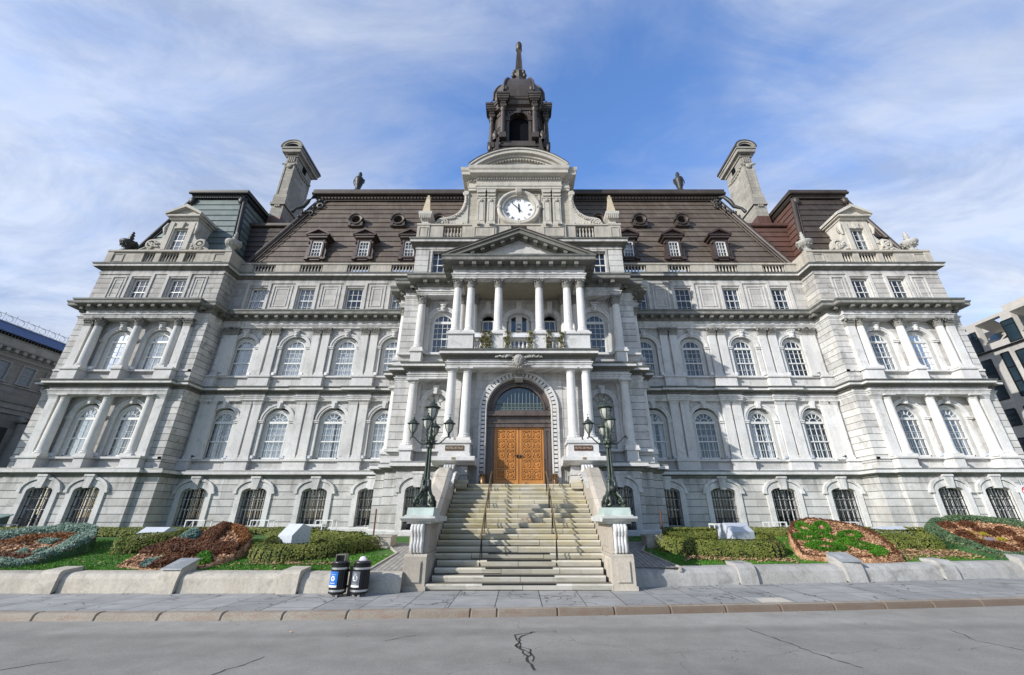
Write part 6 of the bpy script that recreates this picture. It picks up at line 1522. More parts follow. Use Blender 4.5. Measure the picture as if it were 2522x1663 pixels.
hedge([(-9.35, 17.7), (-9.42, 17.0), (-9.1, 16.0), (-8.3, 15.75), (-7.0, 16.2), (-6.2, 17.1), (-5.75, 17.75)], .75, .5, 'C-shaped olive hedge curling in front of the left grey box nearest the stairs', 2)
hedge([(-8.75, 19.1), (-7.7, 19.0), (-6.7, 18.85)], .9, .45, 'short thick hedge behind the C-shaped hedge, left of the stairs', 3)
hedge([(-33, 23.4), (-10.2, 23.4)], .8, .36, 'long low hedge along the foot of the left wing', 4, 260, .055)
hedge([(-33, 21.4), (-13.0, 21.4)], .8, .32, 'second long low hedge in front of the one along the left wing', 5, 260, .055)
hedge([(-11.1, 20.6), (-9.5, 20.3)], .8, .32, 'small low hedge behind the brown flower bed, left garden', 6)
hedge([(5.7, 18.0), (6.5, 17.45), (7.6, 17.3), (8.8, 17.2), (9.7, 17.3), (9.95, 17.9), (9.9, 18.8)], .8, .55, 'long olive hedge curving in front of the right grey box nearest the stairs', 7)
hedge([(6.6, 19.4), (9.1, 19.75)], .85, .45, 'short hedge behind the grey box just right of the stairs', 8)
hedge([(7.4, 23.4), (33, 23.4)], .8, .36, 'long low hedge along the foot of the right wing', 9, 260, .055)
hedge([(9.9, 21.2), (12.2, 21.2)], .8, .33, 'small low hedge behind the green rosette bed, right garden', 10)
hedge([(14.9, 19.2), (15.9, 19.1), (17.2, 19.05)], 1.0, .58, 'bulky olive hedge between the two right flower beds', 11)
# flower beds on tilted mounds
def inpoly(x, y, P):
    c = False
    for (xa, ya), (xb, yb) in zip(P, P[1:]+P[:1]):
        if (ya > y) != (yb > y) and x < (xb-xa)*(y-ya)/(yb-ya)+xa: c = not c
    return c
def edist(x, y, P):
    m = 9
    for (xa, ya), (xb, yb) in zip(P, P[1:]+P[:1]):
        dx, dy = xb-xa, yb-ya; t = max(0, min(1, ((x-xa)*dx+(y-ya)*dy)/(dx*dx+dy*dy+1e-9))); m = min(m, sqrt((x-xa-dx*t)**2+(y-ya-dy*t)**2))
    return m
BEDS = []
def bed(lab, out, pl, plants, base='mulch', seed=1, dens=420, skirt='dgreen'):
    r = random.Random(seed); BEDS.append(out); cx = sum(p[0] for p in out)/len(out); cy = sum(p[1] for p in out)/len(out)
    T = thing('flower_bed', lab, 'flower bed', (cx, cy, gz(cx, cy)), 'raised flower beds in the gardens'); zf = lambda x, y: pl[0]+(y-pl[1])*pl[2]
    xs = [p[0] for p in out]; ys = [p[1] for p in out]; A = (max(xs)-min(xs))*(max(ys)-min(ys))
    b = MB(); n = len(out)
    for (xa, ya), (xb, yb) in zip(out, out[1:]+out[:1]):
        b.face([(cx, cy, zf(cx, cy)-.02), (xa, ya, zf(xa, ya)-.04), (xb, yb, zf(xb, yb)-.04)])
        ox = lambda x, y: (cx+(x-cx)*1.03, cy+(y-cy)*1.03); a2, b2 = ox(xa, ya), ox(xb, yb)
        b.face([(xa, ya, zf(xa, ya)-.04), (xb, yb, zf(xb, yb)-.04), (b2[0], b2[1], min(zf(xb, yb), gz(*b2))-.05), (a2[0], a2[1], min(zf(xa, ya), gz(*a2))-.05)], 2)
        SK = [Vector(q) for q in ((xa, ya, zf(xa, ya)), (xb, yb, zf(xb, yb)), (b2[0], b2[1], min(zf(xb, yb), gz(*b2))), (a2[0], a2[1], min(zf(xa, ya), gz(*a2))))]
        for _ in range(int((SK[0]-SK[1]).length*((SK[0]-SK[3]).length+.05)*1100)):
            u, v = r.random(), r.random(); q = SK[0].lerp(SK[1], u).lerp(SK[3].lerp(SK[2], u), v); q.z += .02
            card(b, q, Vector((q.x-cx+r.gauss(0, .6), q.y-cy+r.gauss(0, .6), 1.2)).normalized(), .05, r, 2)
    for _ in range(int(A*dens)):
        x, y = r.uniform(min(xs), max(xs)), r.uniform(min(ys), max(ys))
        if inpoly(x, y, out): card(b, Vector((x, y, zf(x, y)+r.uniform(-.03, .03))), Vector((r.gauss(0, .6), r.gauss(-.3, .6), 1)).normalized(), .06, r, 1)
    part('mulch', b, T, [M['soil'], LG[base], LG[skirt]])
    for nm, mt, poly, hgt, dn, hole, sz in plants:
        b = MB(); xs = [p[0] for p in poly]; ys = [p[1] for p in poly]; A = (max(xs)-min(xs))*(max(ys)-min(ys)); lm = [(r.uniform(0, 6), r.uniform(3, 7), r.uniform(3, 7)) for _ in range(3)]
        for _ in range(int(A*dn)):
            x, y = r.uniform(min(xs), max(xs)), r.uniform(min(ys), max(ys))
            if not inpoly(x, y, poly) or (hole and inpoly(x, y, hole)): continue
            e = edist(x, y, poly)
            if hole: e = min(e, edist(x, y, hole))
            k = min(1, e/(hgt*1.1)); k = sqrt(1-(1-k)**2); H_ = hgt*k*(.82+.18*sum(sin(a+fx*x+fy*y) for a, fx, fy in lm)/2)
            z = H_*(r.random()**.35)
            card(b, Vector((x, y, zf(x, y)+z)), Vector((r.gauss(0, .7), r.gauss(-.25, .7), .8)).normalized(), sz, r, 0)
            if r.random() < .35:
                c = Vector((x, y, zf(x, y)+z)); q = Vector((r.gauss(0, .02), r.gauss(0, .02), sz*1.3)); b.face([tuple(c+Vector((-.012, 0, 0))), tuple(c+Vector((.012, 0, 0))), tuple(c+q)], 0)
        part(nm, b, T, [LG[mt]])
P_ = lambda *a: list(zip(a[::2], a[1::2]))
L1o = P_(-21.5, 16.2, -21.2, 17.6, -20.2, 18.2, -19.3, 18.6, -18.4, 19.04, -17.34, 18.48, -16.58, 17.68, -16.09, 16.94, -15.97, 16.38, -15.91, 15.76, -15.82, 15.2, -16.04, 14.84, -17.6, 14.75, -19.5, 15.0)
L1i = P_(-20.5, 16.2, -20, 17.0, -18.9, 17.9, -17.54, 17.94, -17.3, 17.8, -17.05, 17.18, -16.77, 16.5, -16.35, 15.66, -16.4, 15.24, -17.4, 15.2, -19.2, 15.4)
bed('oval flower bed with silvery green border around rust plants, far left garden', L1o, (.55, 14.8, .27), [
    ('border_plants', 'silver', L1o, .22, 1500, L1i, .045), ('rust_plants', 'orange', P_(-19.6, 17.0, -18.8, 17.8, -17.54, 17.9, -17.3, 17.7, -17.3, 17.3, -18.2, 17.3, -18.6, 16.8), .14, 1000, None, .04),
    ('brown_plants', 'brown', P_(-20, 16.3, -18.6, 15.95, -17, 15.75, -16.4, 15.7, -16.45, 15.28, -17.4, 15.25, -19.2, 15.5), .14, 1000, None, .04),
    ('silver_patch', 'silver', P_(-18.13, 17.0, -18.03, 17.28, -17.38, 17.24, -17.28, 16.72), .14, 1700, None, .035), ('silver_patch', 'silver', P_(-17.6, 15.92, -17.72, 16.44, -17.0, 15.86), .12, 1700, None, .035), ('silver_patch', 'silver', P_(-16.97, 15.86, -17.09, 16.28, -16.91, 16.44, -16.6, 15.86), .12, 1700, None, .035)], 'mulch', 31)
L2o = P_(-12.85, 14.9, -13.22, 16.12, -13.4, 17.34, -13.3, 18.64, -12.71, 19.46, -11.41, 18.8, -10.29, 17.48, -9.91, 16.48, -9.8, 15.58, -9.97, 14.7, -10.83, 14.5, -11.61, 14.45)
bed('flower bed with dark brown plant bands and coppery leaf mulch, left garden', L2o, (.5, 14.4, .245), [
    ('brown_band', 'brown', P_(-11.99, 16.84, -12.6, 18.04, -12.9, 19.3, -12.28, 19.25, -11.8, 17.9, -11.3, 16.84), .24, 1300, None, .045), ('brown_band', 'brown', P_(-13.25, 16.0, -13.15, 16.9, -11.97, 17.08, -10.1, 16.55, -9.75, 15.8, -11.05, 15.65, -12.92, 15.75), .24, 1300, None, .045),
    ('brown_band', 'brown', P_(-11.95, 15.7, -11.2, 15.75, -11.1, 15.3, -11.2, 14.5, -11.7, 14.5), .2, 1200, None, .045), ('rust_plants', 'orange', P_(-12.2, 19.2, -11.41, 18.75, -10.35, 17.5, -10.0, 16.5, -10.35, 16.5, -10.8, 17.5, -11.6, 18.3, -12.1, 18.7), .2, 1000, None, .045),
    ('blue_grey_shrub', 'silverd', P_(-13.05, 17.22, -13.3, 17.98, -13.28, 18.5, -12.68, 17.98, -12.35, 17.34, -12.46, 16.9), .3, 1900, None, .045), ('blue_grey_shrub', 'silverd', P_(-12.1, 14.75, -12.2, 15.2, -11.8, 15.4, -11.55, 15.1, -11.55, 14.55), .22, 1900, None, .04),
    ('pale_plants', 'cream', P_(-11.95, 15.0, -11.95, 15.25, -11.7, 15.3, -11.6, 15.0), .28, 2000, None, .035), ('green_cushion', 'green', P_(-10.95, 15.6, -10.5, 15.7, -10.0, 15.0, -10.27, 14.76), .26, 2600, None, .035)], 'mulch', 32, 420, 'mulch')
R1o = P_(13.19, 20.36, 12.2, 19.9, 11.42, 19.1, 10.83, 17.9, 10.43, 16.95, 11.3, 16.6, 12.65, 16.68, 13.35, 16.75, 14.14, 16.98, 14.55, 17.68, 14.92, 18.84, 14.75, 19.64, 14.02, 20.14)
def ringp(cx, cy, rx, ry, a, k): return [(cx+k*rx*cos(t)*cos(a)-k*ry*sin(t)*sin(a), cy+k*rx*cos(t)*sin(a)+k*ry*sin(t)*cos(a)) for t in [2*pi*i/18 for i in range(18)]]
RG = [(12.2, 19.15, .72, .33, 1.15), (13.0, 19.25, .72, .33, .85), (13.55, 18.5, .68, .31, .35), (11.7, 18.35, .62, .3, .1), (11.8, 17.5, .78, .36, -.1), (13.3, 17.55, .72, .36, -.7)]
bed('raised mound bed with bright green looped rosette in coppery leaves, right garden', R1o, (.55, 16.4, .354),
    [('green_loop', 'green', ringp(*g, 1.0), .2, 3400, ringp(*g, .46), .03) for g in RG]+[('green_cushion', 'green', ringp(12.6, 18.35, .24, .22, 0, 1), .22, 3200, None, .03), ('green_cushion', 'green', ringp(12.62, 17.85, .26, .16, 0, 1), .2, 3200, None, .03), ('green_cushion', 'green', ringp(13.3, 16.98, .3, .2, 0, 1), .18, 3200, None, .035)]+[('brown_border', 'brown', R1o, .1, 500, [(12.7+(x-12.7)*.9, 18.3+(y-18.3)*.92) for x, y in R1o], .045)], 'mulch', 33, 520, 'mulch')
R2o = P_(18.12, 20.04, 19.06, 20.7, 20.19, 21.06, 21.5, 21.2, 23.0, 20.6, 23.6, 19.5, 22.8, 18.4, 21.19, 17.7, 19.83, 17.5, 19.17, 17.55, 18.51, 17.6, 18.08, 18.04, 17.91, 18.56, 17.6, 18.96, 17.74, 19.48)
R2i = P_(18.95, 20.3, 19.75, 20.7, 20.91, 20.75, 22.3, 20.3, 22.8, 19.5, 22.2, 18.5, 20.63, 17.95, 19.86, 17.75, 18.8, 17.8, 18.45, 18.72, 18.62, 19.66)
bed('oval mound bed with soft green border, brown plants and yellow tufts, far right garden', R2o, (.63, 17.6, .38),
    [('border_plants', 'soft', R2o, .22, 1700, R2i, .045)]+[('brown_plants', 'brown', ringp(x, y, .42, .3, .3*i, 1), .2, 1300, None, .045) for i, (x, y) in enumerate([(19.3, 20.2), (20.4, 20.3), (19.1, 19.3), (21.2, 19.6), (20.9, 18.7), (19.4, 18.2), (20.3, 18.0), (21.9, 19.0), (18.9, 18.6), (20.3, 19.55)])]
    +[('yellow_tuft', 'yellow', ringp(x, y, .2, .12, 0, 1), .12, 3000, None, .04) for x, y in [(19.5, 19.5), (20.0, 19.4), (19.2, 18.85), (20.15, 18.9), (19.6, 18.5)]]+[('lilac_tuft', 'lilac', ringp(19.7, 18.95, .2, .14, 0, 1), .08, 2200, None, .035)], 'mulch', 34, 520)
# grass blades and fallen leaves
rg = random.Random(8); b = MB(); fl = MB()
def clear(x, y): return not any(inpoly(x, y, P) for P in BEDS)
for s in (-1, 1):
    for _ in range(62000):
        x = s*rg.uniform(4.3, 23); w = lerp1(WLN, x)+.58; y = w+rg.random()**1.6*5.5
        if (abs(x) < 5.3 and y > 16.5) or abs(x) < (4.68 if s < 0 else 5.3): continue
        if not clear(x, y): continue
        z = gz(x, y); h_ = rg.uniform(.025, .06); a = rg.uniform(0, 6.3); dx, dy = cos(a)*.012, sin(a)*.012
        b.face([(x-dx, y-dy, z), (x+dx, y+dy, z), (x+rg.gauss(0, .02), y+rg.gauss(0, .02), z+h_)])
    for _ in range(900 if s < 0 else 3000):
        x = s*rg.uniform(4.5, 22); w = lerp1(WLN, x)+.6; y = w+rg.random()**1.3*4.0
        if s > 0 and rg.random() < .7: x = rg.gauss(15.8, 2.2); w = lerp1(WLN, x)+.6; y = w+abs(rg.gauss(.9, .8))
        if s < 0 and rg.random() < .4: x = rg.gauss(-7.5, 1.2); y = 15.1+abs(rg.gauss(0, .25))
        if not clear(x, y) or abs(x) < 4.7: continue
        card(fl, Vector((x, y, gz(x, y)+.045)), Vector((rg.gauss(0, .4), rg.gauss(0, .4), 1)).normalized(), .045, rg)
for x0, x1, yo in ((6, 10, 16.75), (15, 18, 18.2)):
    for _ in range(700): x = rg.uniform(x0, x1); y = yo+rg.gauss(0, .16); card(fl, Vector((x, y, gz(x, y)+.05)), Vector((rg.gauss(0, .4), rg.gauss(0, .4), 1)).normalized(), .05, rg)
for _ in range(40): x = rg.uniform(-14, 14); y = lerp1(KRB, x)-rg.random()**2*1.5; card(fl, Vector((x, y, -.125)), Vector((rg.gauss(0, .2), rg.gauss(0, .2), 1)).normalized(), .035, rg)
solo('grass', b, [LG['grass']], 'short bright green lawn grass in front of the flower beds', 'grass', kind='stuff')
solo('fallen_leaves', fl, [LG['fallen']], 'scattered dry orange and tan leaves fallen on the lawn', 'leaves', kind='stuff')
# ------------------------------------------------------------------ STREET FURNITURE
def greybox(x, y, z, w, d, h, rz, lab):
    T = thing('floodlight_housing', lab, 'metal box', (x, y, z), 'grey metal floodlight boxes in the gardens', rz)
    b = MB(); P = [(-d/2, 0), (-d/2-.02, h*.55), (-d*.02, h), (d/2, h*.86), (d/2, 0)]
    b.prism(P, 'x', -w/2, w/2); o = part_local('casing', b, T, M['greybox'])
    h_ = MB()
    for k in range(3):
        for i in range(4): h_.lathe(-w*.33+i*w*.2, -d/2-.012, h*(.12+.15*k), [(.001, 0), (.016, 0)], 8, 0, False, 'y')
    for i in range(9):
        t = .12; h_.cbox(-w*.4+i*w*.1, -d/2+.01+.08*d, h*.62+.012, .018, .018, .006)
    for sx in (-1, 1):
        for k in range(3):
            for i in range(2): h_.lathe(sx*(w/2+.003), -d*.2+i*d*.35, h*(.15+.2*k), [(.001, 0), (.016, 0)], 8, 0, False, 'x')
    part_local('vent_holes', h_, T, M['black'])
def part_local(name, mb, parent, mats):
    o = bpy.data.objects.new(name, mb.mesh(name, (0, 0, 0), mats if isinstance(mats, (list, tuple)) else [mats])); C.objects.link(o); o.parent = parent; return o
greybox(-15.6, 19.4, 1.0, 1.15, .8, .62, -.1, 'pale grey metal box behind the rounded hedge, far left garden')
greybox(-8.75, 17.6, .9, .85, .75, .88, -.5, 'pale grey perforated metal box inside the C-shaped hedge, left of the stairs')
greybox(8.95, 18.6, 1.08, 1.1, .8, .72, .3, 'pale grey perforated metal box behind the curving hedge, right of the stairs')
greybox(17.3, 20.9, 1.12, 1.2, .8, .5, .1, 'pale grey metal box behind the bulky hedge, far right garden')
# recycling and litter bins
def binn(x, y, kind):
    lab = 'black slatted recycling bin with blue label and square hood' if kind == 0 else 'black slatted litter bin with grey label and white flap'
    T = thing('recycling_bin' if kind == 0 else 'litter_bin', lab, 'bin', (x, y, 0))
    b = MB(); b.lathe(x, y, 0, [(.18, .05), (.205, .1), (.215, .78), (.19, .82)], 20, 0)
    for k in range(26):
        a = 2*pi*k/26; c, q = cos(a), sin(a); X, Y = x+.225*c, y+.225*q
        b.obox((X, Y, .43), (-.019*q, .019*c, 0), (.014*c, .014*q, 0), (0, 0, .345)); b.prism([(-.019, .775), (.019, .775), (.012, .815), (0, .825), (-.012, .815)], 'y', -.014, .014)
        n = len(b.v)
        for i in range(n-20, n): p = b.v[i]; b.v[i] = (X-p[0]*q+p[1]*c, Y+p[0]*c+p[1]*q, p[2])
    part('body', b, T, [M['black']])
    b = MB(); b.lathe(x, y, 0, [(.17, .8), (.225, .82), (.235, .835), (.225, .87), (.17, .885), (.001, .89)], 22, 0, True); part('lid', b, T, [plain('lid_black', (.03, .03, .033), .3)])
    for z in (.155, .70): b = MB(); b.lathe(x, y, 0, [(.238, z-.025), (.244, z-.025), (.244, z+.025), (.238, z+.025)], 26); part('steel_band', b, T, [M['steel']])
    for k in range(3): b = MB(); a = 2*pi*k/3-1.2; b.cbox(x+.15*cos(a), y+.15*sin(a), .03, .06, .06, .06); part('foot', b, T, [M['steel']])
    b = MB()
    if kind == 0:
        hw = .14
        b.box(x-hw, x-hw+.02, y-.13, y+.13, .88, 1.03); b.box(x+hw-.02, x+hw, y-.13, y+.13, .88, 1.03); b.box(x-hw, x+hw, y-.13, y+.13, 1.03, 1.05); b.box(x-hw, x+hw, y+.11, y+.13, .88, 1.03)
        part('hood', b, T, [plain('hood_olive', (.16, .16, .13), .4)])
    else:
        b.lathe(x, y-.02, .885, [(.001, -.02), (.1, -.018), (.115, 0), (.1, .02), (.001, .022)], 18, 0, True, 'y', 0, pi); part('flap', b, T, [plain('flap_white', (.62, .60, .70), .35)])
    # curved label, facing the street a little to the left
    a0, a1 = -pi/2-.95, -pi/2+.2; R_ = .2465
    def L(u, v, d=0): a = a0+(a1-a0)*u; return (x+(R_+d)*cos(a), y+(R_+d)*sin(a), .24+.39*v)
    b = MB()
    for i in range(8): b.face([L(i/8, .14), L((i+1)/8, .14), L((i+1)/8, 1), L(i/8, 1)], 0); b.face([L(i/8, 0), L((i+1)/8, 0), L((i+1)/8, .135), L(i/8, .135)], 1)
    part('label', b, T, [plain('label_blue', (.015, .16, .55), .4) if kind == 0 else plain('label_grey', (.12, .14, .16), .4), M['whitepaint']])
    b = MB()
    def rect(u0, u1, v0, v1):
        for i in range(3): a, c = u0+(u1-u0)*i/3, u0+(u1-u0)*(i+1)/3; b.face([L(a, v0, .002), L(c, v0, .002), L(c, v1, .002), L(a, v1, .002)])
    def seg(p, q, w):
        d = Vector((q[0]-p[0], (q[1]-p[1])*1.4)); n = Vector((-d.y, d.x)).normalized()*w
        b.face([L(p[0]-n.x, p[1]-n.y/1.4, .002), L(p[0]+n.x, p[1]+n.y/1.4, .002), L(q[0]+n.x, q[1]+n.y/1.4, .002), L(q[0]-n.x, q[1]-n.y/1.4, .002)])
    if kind == 0:
        T3 = [(.5+.3*cos(a), .56+.21*sin(a)) for a in (pi/2, pi/2+2*pi/3, pi/2+4*pi/3)]
        for i in range(3):
            p, q = T3[i], T3[(i+1) % 3]; m = lambda t: (p[0]+(q[0]-p[0])*t, p[1]+(q[1]-p[1])*t)
            seg(m(.14), m(.62), .06); e = m(.62); d = Vector((q[0]-p[0], (q[1]-p[1])*1.4)).normalized(); n = Vector((-d.y, d.x))*.12
            t = m(.86); b.face([L(e[0]-n.x, e[1]-n.y/1.4, .002), L(e[0]+n.x, e[1]+n.y/1.4, .002), L(*t, .002)])
        for i in range(7): rect(.2+i*.085, .26+i*.085, .24, .29)
        rect(.2, .8, .8, .815)
    else:
        b.face([L(.5+.28*cos(2*pi*i/20), .58+.19*sin(2*pi*i/20), .002) for i in range(20)]); rect(.35, .65, .83, .855); rect(.25, .75, .2, .215)
        b2 = b; n = len(b.mi)
        b.face([L(.4, .47, .004), L(.6, .47, .004), L(.64, .64, .004), L(.36, .64, .004)], 1); b.face([L(.34, .66, .004), L(.66, .66, .004), L(.66, .69, .004), L(.34, .69, .004)], 1)
    part('symbol', b, T, [M['whitepaint'], plain('symbol_grey', (.2, .22, .24), .5)])
binn(-5.15, 13.42, 0); binn(-4.53, 13.42, 1)
b = MB(); b.box(-4.87, -4.79, 13.42, 13.5, 0, .74); b.box(-4.95, -4.72, 13.46, 13.5, .2, .26); b.box(-4.95, -4.72, 13.46, 13.5, .6, .66)
solo('bin_post', b, [M['black']], 'thin black steel post standing between the two bins', 'post', (-4.83, 13.46, 0))
# planters and rusty poles
for s, px, py in ((-1, -5.45, 18.3), (1, 5.55, 18.7)):
    z = gz(px, py); b = MB(); w = .38
    sd = 'left' if s < 0 else 'right'
    T = thing('planter', 'square beige concrete planter by the hedge end, %s of the stairs' % sd, 'planter', (px, py, z), 'concrete planters')
    b.box(px-w, px+w, py-w, py+w, z-.2, z+.36); b.box(px-w-.03, px+w+.03, py-w-.03, py-w+.06, z+.36, z+.42); b.box(px-w-.03, px+w+.03, py+w-.06, py+w+.03, z+.36, z+.42); b.box(px-w-.03, px-w+.06, py-w+.06, py+w-.06, z+.36, z+.42); b.box(px+w-.06, px+w+.03, py-w+.06, py+w-.06, z+.36, z+.42)
    part('box', b, T, [M['concrete']]); b = MB()
    for k in range(16): b.blob(px+RN.uniform(-.3, .3), py+RN.uniform(-.3, .3), z+.37, .09, .09, .05, 0, 6)
    part('earth', b, T, [M['soil']])
    b = MB(); qx, qy = (-6.25, 19.4) if s < 0 else (6.42, 20.1); b.tube([(qx, qy, .9), (qx+.02*s, qy, 2.34)], .035, 7)
    solo('rusty_pole', b, [M['rustpole']], 'slim rust-brown upright pole behind the concrete planter, %s of the stairs' % sd, 'pole', (qx, qy, 1), 'rusty poles')
# white metal frames standing at the basement windows
def frame(x, y, z, w, d, h, lab, top=False):
    b = MB(); t = .022
    for px in (-w/2, w/2):
        for py in (0, d): b.box(x+px-t, x+px+t, y+py-t, y+py+t, z, z+h-2*t)
    for py in (0, d): b.box(x-w/2-t, x+w/2+t, y+py-t, y+py+t, z+h-2*t, z+h)
    for px in (-w/2, w/2): b.box(x+px-t, x+px+t, y+t, y+d-t, z+h-2*t, z+h)
    if top: b.box(x-w/2-.03, x+w/2+.03, y-.03, y+d+.03, z+h+.001, z+h+.03)
    else: b.tube([(x-w/2+.1, y, z+.1), (x-w*.1, y, z+h-.05)], .014, 5)
    solo('metal_frame', b, [M['whitepaint']], lab, 'metal frame', (x, y, z), 'white metal frames by the basement windows')
for x, y, w, h_, lab, tp in ((-18.3, 25.2, 1.05, .72, 'white metal frame before the second basement window from the left pavilion', 0), (-14.65, 25.2, 1.0, .72, 'white metal frame before the middle basement windows of the left wing', 0), (-11.0, 25.2, .95, .72, 'white metal frame before the basement window nearest the stairs, left wing', 0), (-10.6, 23.0, .95, .5, 'low white metal table frame above the short hedge, left garden', 1),
                        (10.4, 22.6, 1.05, .55, 'low white metal table frame above the right hedge nearest the stairs', 1), (14.6, 25.2, 1.0, .62, 'white metal frame before the middle basement windows of the right wing', 0), (18.6, 25.2, 1.1, .62, 'white metal frame before the basement window next to the right pavilion', 0), (-28.6, 24.3, 1.3, .5, 'white metal frame at the far left end of the left pavilion', 0)):
    frame(x, y, 1.12, w, .6, h_, lab, tp)
# no-parking sign at the right edge, green container at the left edge
T = thing('traffic_sign', 'white no-parking sign with red ring at the right edge of the photo', 'traffic sign', (17.0, 14.6, 0))
b = MB(); b.tube([(17.08, 14.64, 0), (17.08, 14.64, 3.2)], .035, 8); part('post', b, T, [M['steel']])
b = MB(); b.box(16.84, 17.3, 14.58, 14.595, 2.46, 3.02); part('sign_plate', b, T, [M['whitepaint']])
b = MB(); b.lathe(17.07, 14.577, 2.82, [(.125, 0), (.155, 0)], 28, 0, False, 'y'); b.obox((17.07, 14.576, 2.82), (.095, 0, -.095), (.012, 0, .012), (0, .002, 0)); part('red_ring', b, T, [plain('sign_red', (.55, .02, .02), .5)])
b = MB(); b.box(17.03, 17.05, 14.574, 14.578, 2.72, 2.92)
b.arch(17.05, 2.87, .03, .05, 14.574, 14.578, -pi/2, pi/2, 8); b.obox((17.0, 14.576, 2.56), (.1, 0, 0), (0, 0, .008), (0, .002, 0)); b.face([(16.88, 14.576, 2.56), (16.93, 14.576, 2.59), (16.93, 14.576, 2.53)]); part('black_marks', b, T, [M['iron']])
T = thing('waste_container', 'dark green container with sloping lid at the far left', 'container', (-29.6, 24.2, 1))
b = MB(); b.prism([(23.6, 1.0), (23.6, 1.75), (24.6, 2.05), (24.6, 1.0)], 'x', -31.2, -28.2); part('body', b, T, [plain('container_green', (.012, .05, .045), .4)])
b = MB(); b.prism([(23.5, 1.76), (23.5, 1.80), (24.65, 2.14), (24.65, 2.08)], 'x', -31.25, -28.1); part('lid', b, T, [plain('container_lid', (.16, .26, .24), .4)])
# ------------------------------------------------------------------ NEIGHBOURS
M['nb'] = stone('neighbour_stone', (.37, .365, .375), (.5, 1.2, .008), .6, .5)
M['nbt'] = stone('neighbour_trim', (.40, .395, .40), None, .6)
T = thing('classical_building', 'older grey stone building with blue roof and iron cresting beyond the left pavilion', 'building', (-42, 40, 0)); XW = -38.0
b = MB(); b.box(-58, XW, 22, 70, -.2, 13.4); part('wall', b, T, [M['nb']])
b = MB(); PT_ = [(XW, 22), (XW, 70)]
b.sweep([(XW, 21), (XW, 70)], [(0, 8.95), (.1, 9.0), (.1, 9.3), (.2, 9.34), (.2, 9.7), (.3, 9.75), (.45, 10.2), (.5, 10.3), (0, 10.4)]); b.sweep([(XW, 21), (XW, 70)], [(0, 10.9), (.08, 10.92), (.08, 11.0), (0, 11.02)])
b.sweep([(XW, 21), (XW, 70)], [(0, 12.8), (.08, 12.85), (.08, 13.0), (.15, 13.1), (.2, 13.35), (.6, 13.42), (.65, 13.5), (.7, 13.95), (.8, 14.05), (-.3, 14.1)])
for i in range(60): b.box(XW+.2, XW+.58, 22+i*.55, 22.26+i*.55, 13.16, 13.4)
part('cornice', b, T, [M['nbt']])
b = MB(); b.box(-57, XW+.15, 22.5, 70, 14.08, 14.5)
for i in range(150): b.box(XW+.1, XW+.3, 22.5+i*.22, 22.61+i*.22, 14.2, 14.5)
part('gutter', b, T, [M['iron']])
kb = NT('blue_slate'); x_, y_, z_ = kb.sep(kb.pos()); wv = kb.noise(1, kb.comb(kb.math('MULTIPLY', y_, 7.0), kb.math('MULTIPLY', z_, .6), 0), 4); c = kb.mix(kb.ramp(wv, [(.35, 0.0), (.65, 1.0)]), (.035, .075, .19), (.075, .13, .28)); kb.fin(c, .5)
b = MB(); b.face([(XW+.1, 22, 14.5), (XW+.1, 70, 14.5), (XW-.9, 70, 15.5), (XW-.9, 22, 15.5)]); b.face([(XW-.9, 22, 15.5), (XW-.9, 70, 15.5), (-57, 70, 15.6), (-57, 22, 15.6)]); RF = part('roof', b, T, [kb.m])
b = MB(); b.tube([(XW-.9, 22, 16.05), (XW-.9, 46, 16.05)], .02, 5); b.box(XW-.95, XW-.85, 22, 46, 15.5, 15.56)
for i in range(30):
    y = 22.4+i*.78; b.lathe(XW-.9, y, 15.8, [(.21, -.012), (.235, -.012), (.235, .012), (.21, .012)], 14, 0, False, 'x'); b.tube([(XW-.9, y+.39, 15.5), (XW-.9, y+.39, 16.22)], .018, 5); b.blob(XW-.9, y+.39, 16.14, .04, .04, .05, 0, 5)
part('iron_cresting', b, RF, [M['greybox']])
wfm = MB(); wfm.box(-.02, .1, -.5, -.4, -.08, 1.35); wfm.box(-.02, .1, .4, .5, -.08, 1.35); wfm.box(-.02, .1, -.4, .4, 1.25, 1.35); wfm.box(-.02, .14, -.56, .56, -.18, -.08); wfm.box(.0, .04, -.4, .4, .6, .66); wfm.box(0, .03, -.4, .4, .28, .31); wfm.box(0, .03, -.4, .4, .94, .97)
wpn = MB(); wpn.face([(.005, -.4, -.05), (.005, .4, -.05), (.005, .4, 1.25), (.005, -.4, 1.25)])
wp = Proto('window', wfm, M['nbt'], [('pane', wpn, plain('blue_grey_pane', (.16, .21, .28), .15))])
for i in range(10): wp.put(T, (XW+.02, 24.7+i*1.72, 11.25))
ccm = MB(); ccm.lathe(0, 0, 0, [(.5, 0), (.5, .3), (.42, .4), (.42, 3), (.36, 7.5), (.38, 7.6)], 16, 0, True); ccm.box(-.5, .5, -.5, .5, 8.0, 8.15); ccm.lathe(-.0, -.4, 7.85, [(.001, -.4), (.18, -.42), (.22, -.2), (.22, .2), (.18, .42), (.001, .4)], 10, 0, True, 'x'); ccm.lathe(0, .4, 7.85, [(.001, -.4), (.18, -.42), (.22, -.2), (.22, .2), (.18, .42), (.001, .4)], 10, 0, True, 'x')
cq = Proto('column', ccm, M['nbt'])
for i in range(6): cq.put(T, (XW+.2, 25.3+i*2.9, .8))
b = MB()
for i in range(6): y = 26.8+i*2.9; b.box(XW-.1, XW+.03, y-.65, y+.65, 4.0, 8.0)
part('dark_openings', b, T, [plain('nb_dark', (.04, .045, .055), .3)])
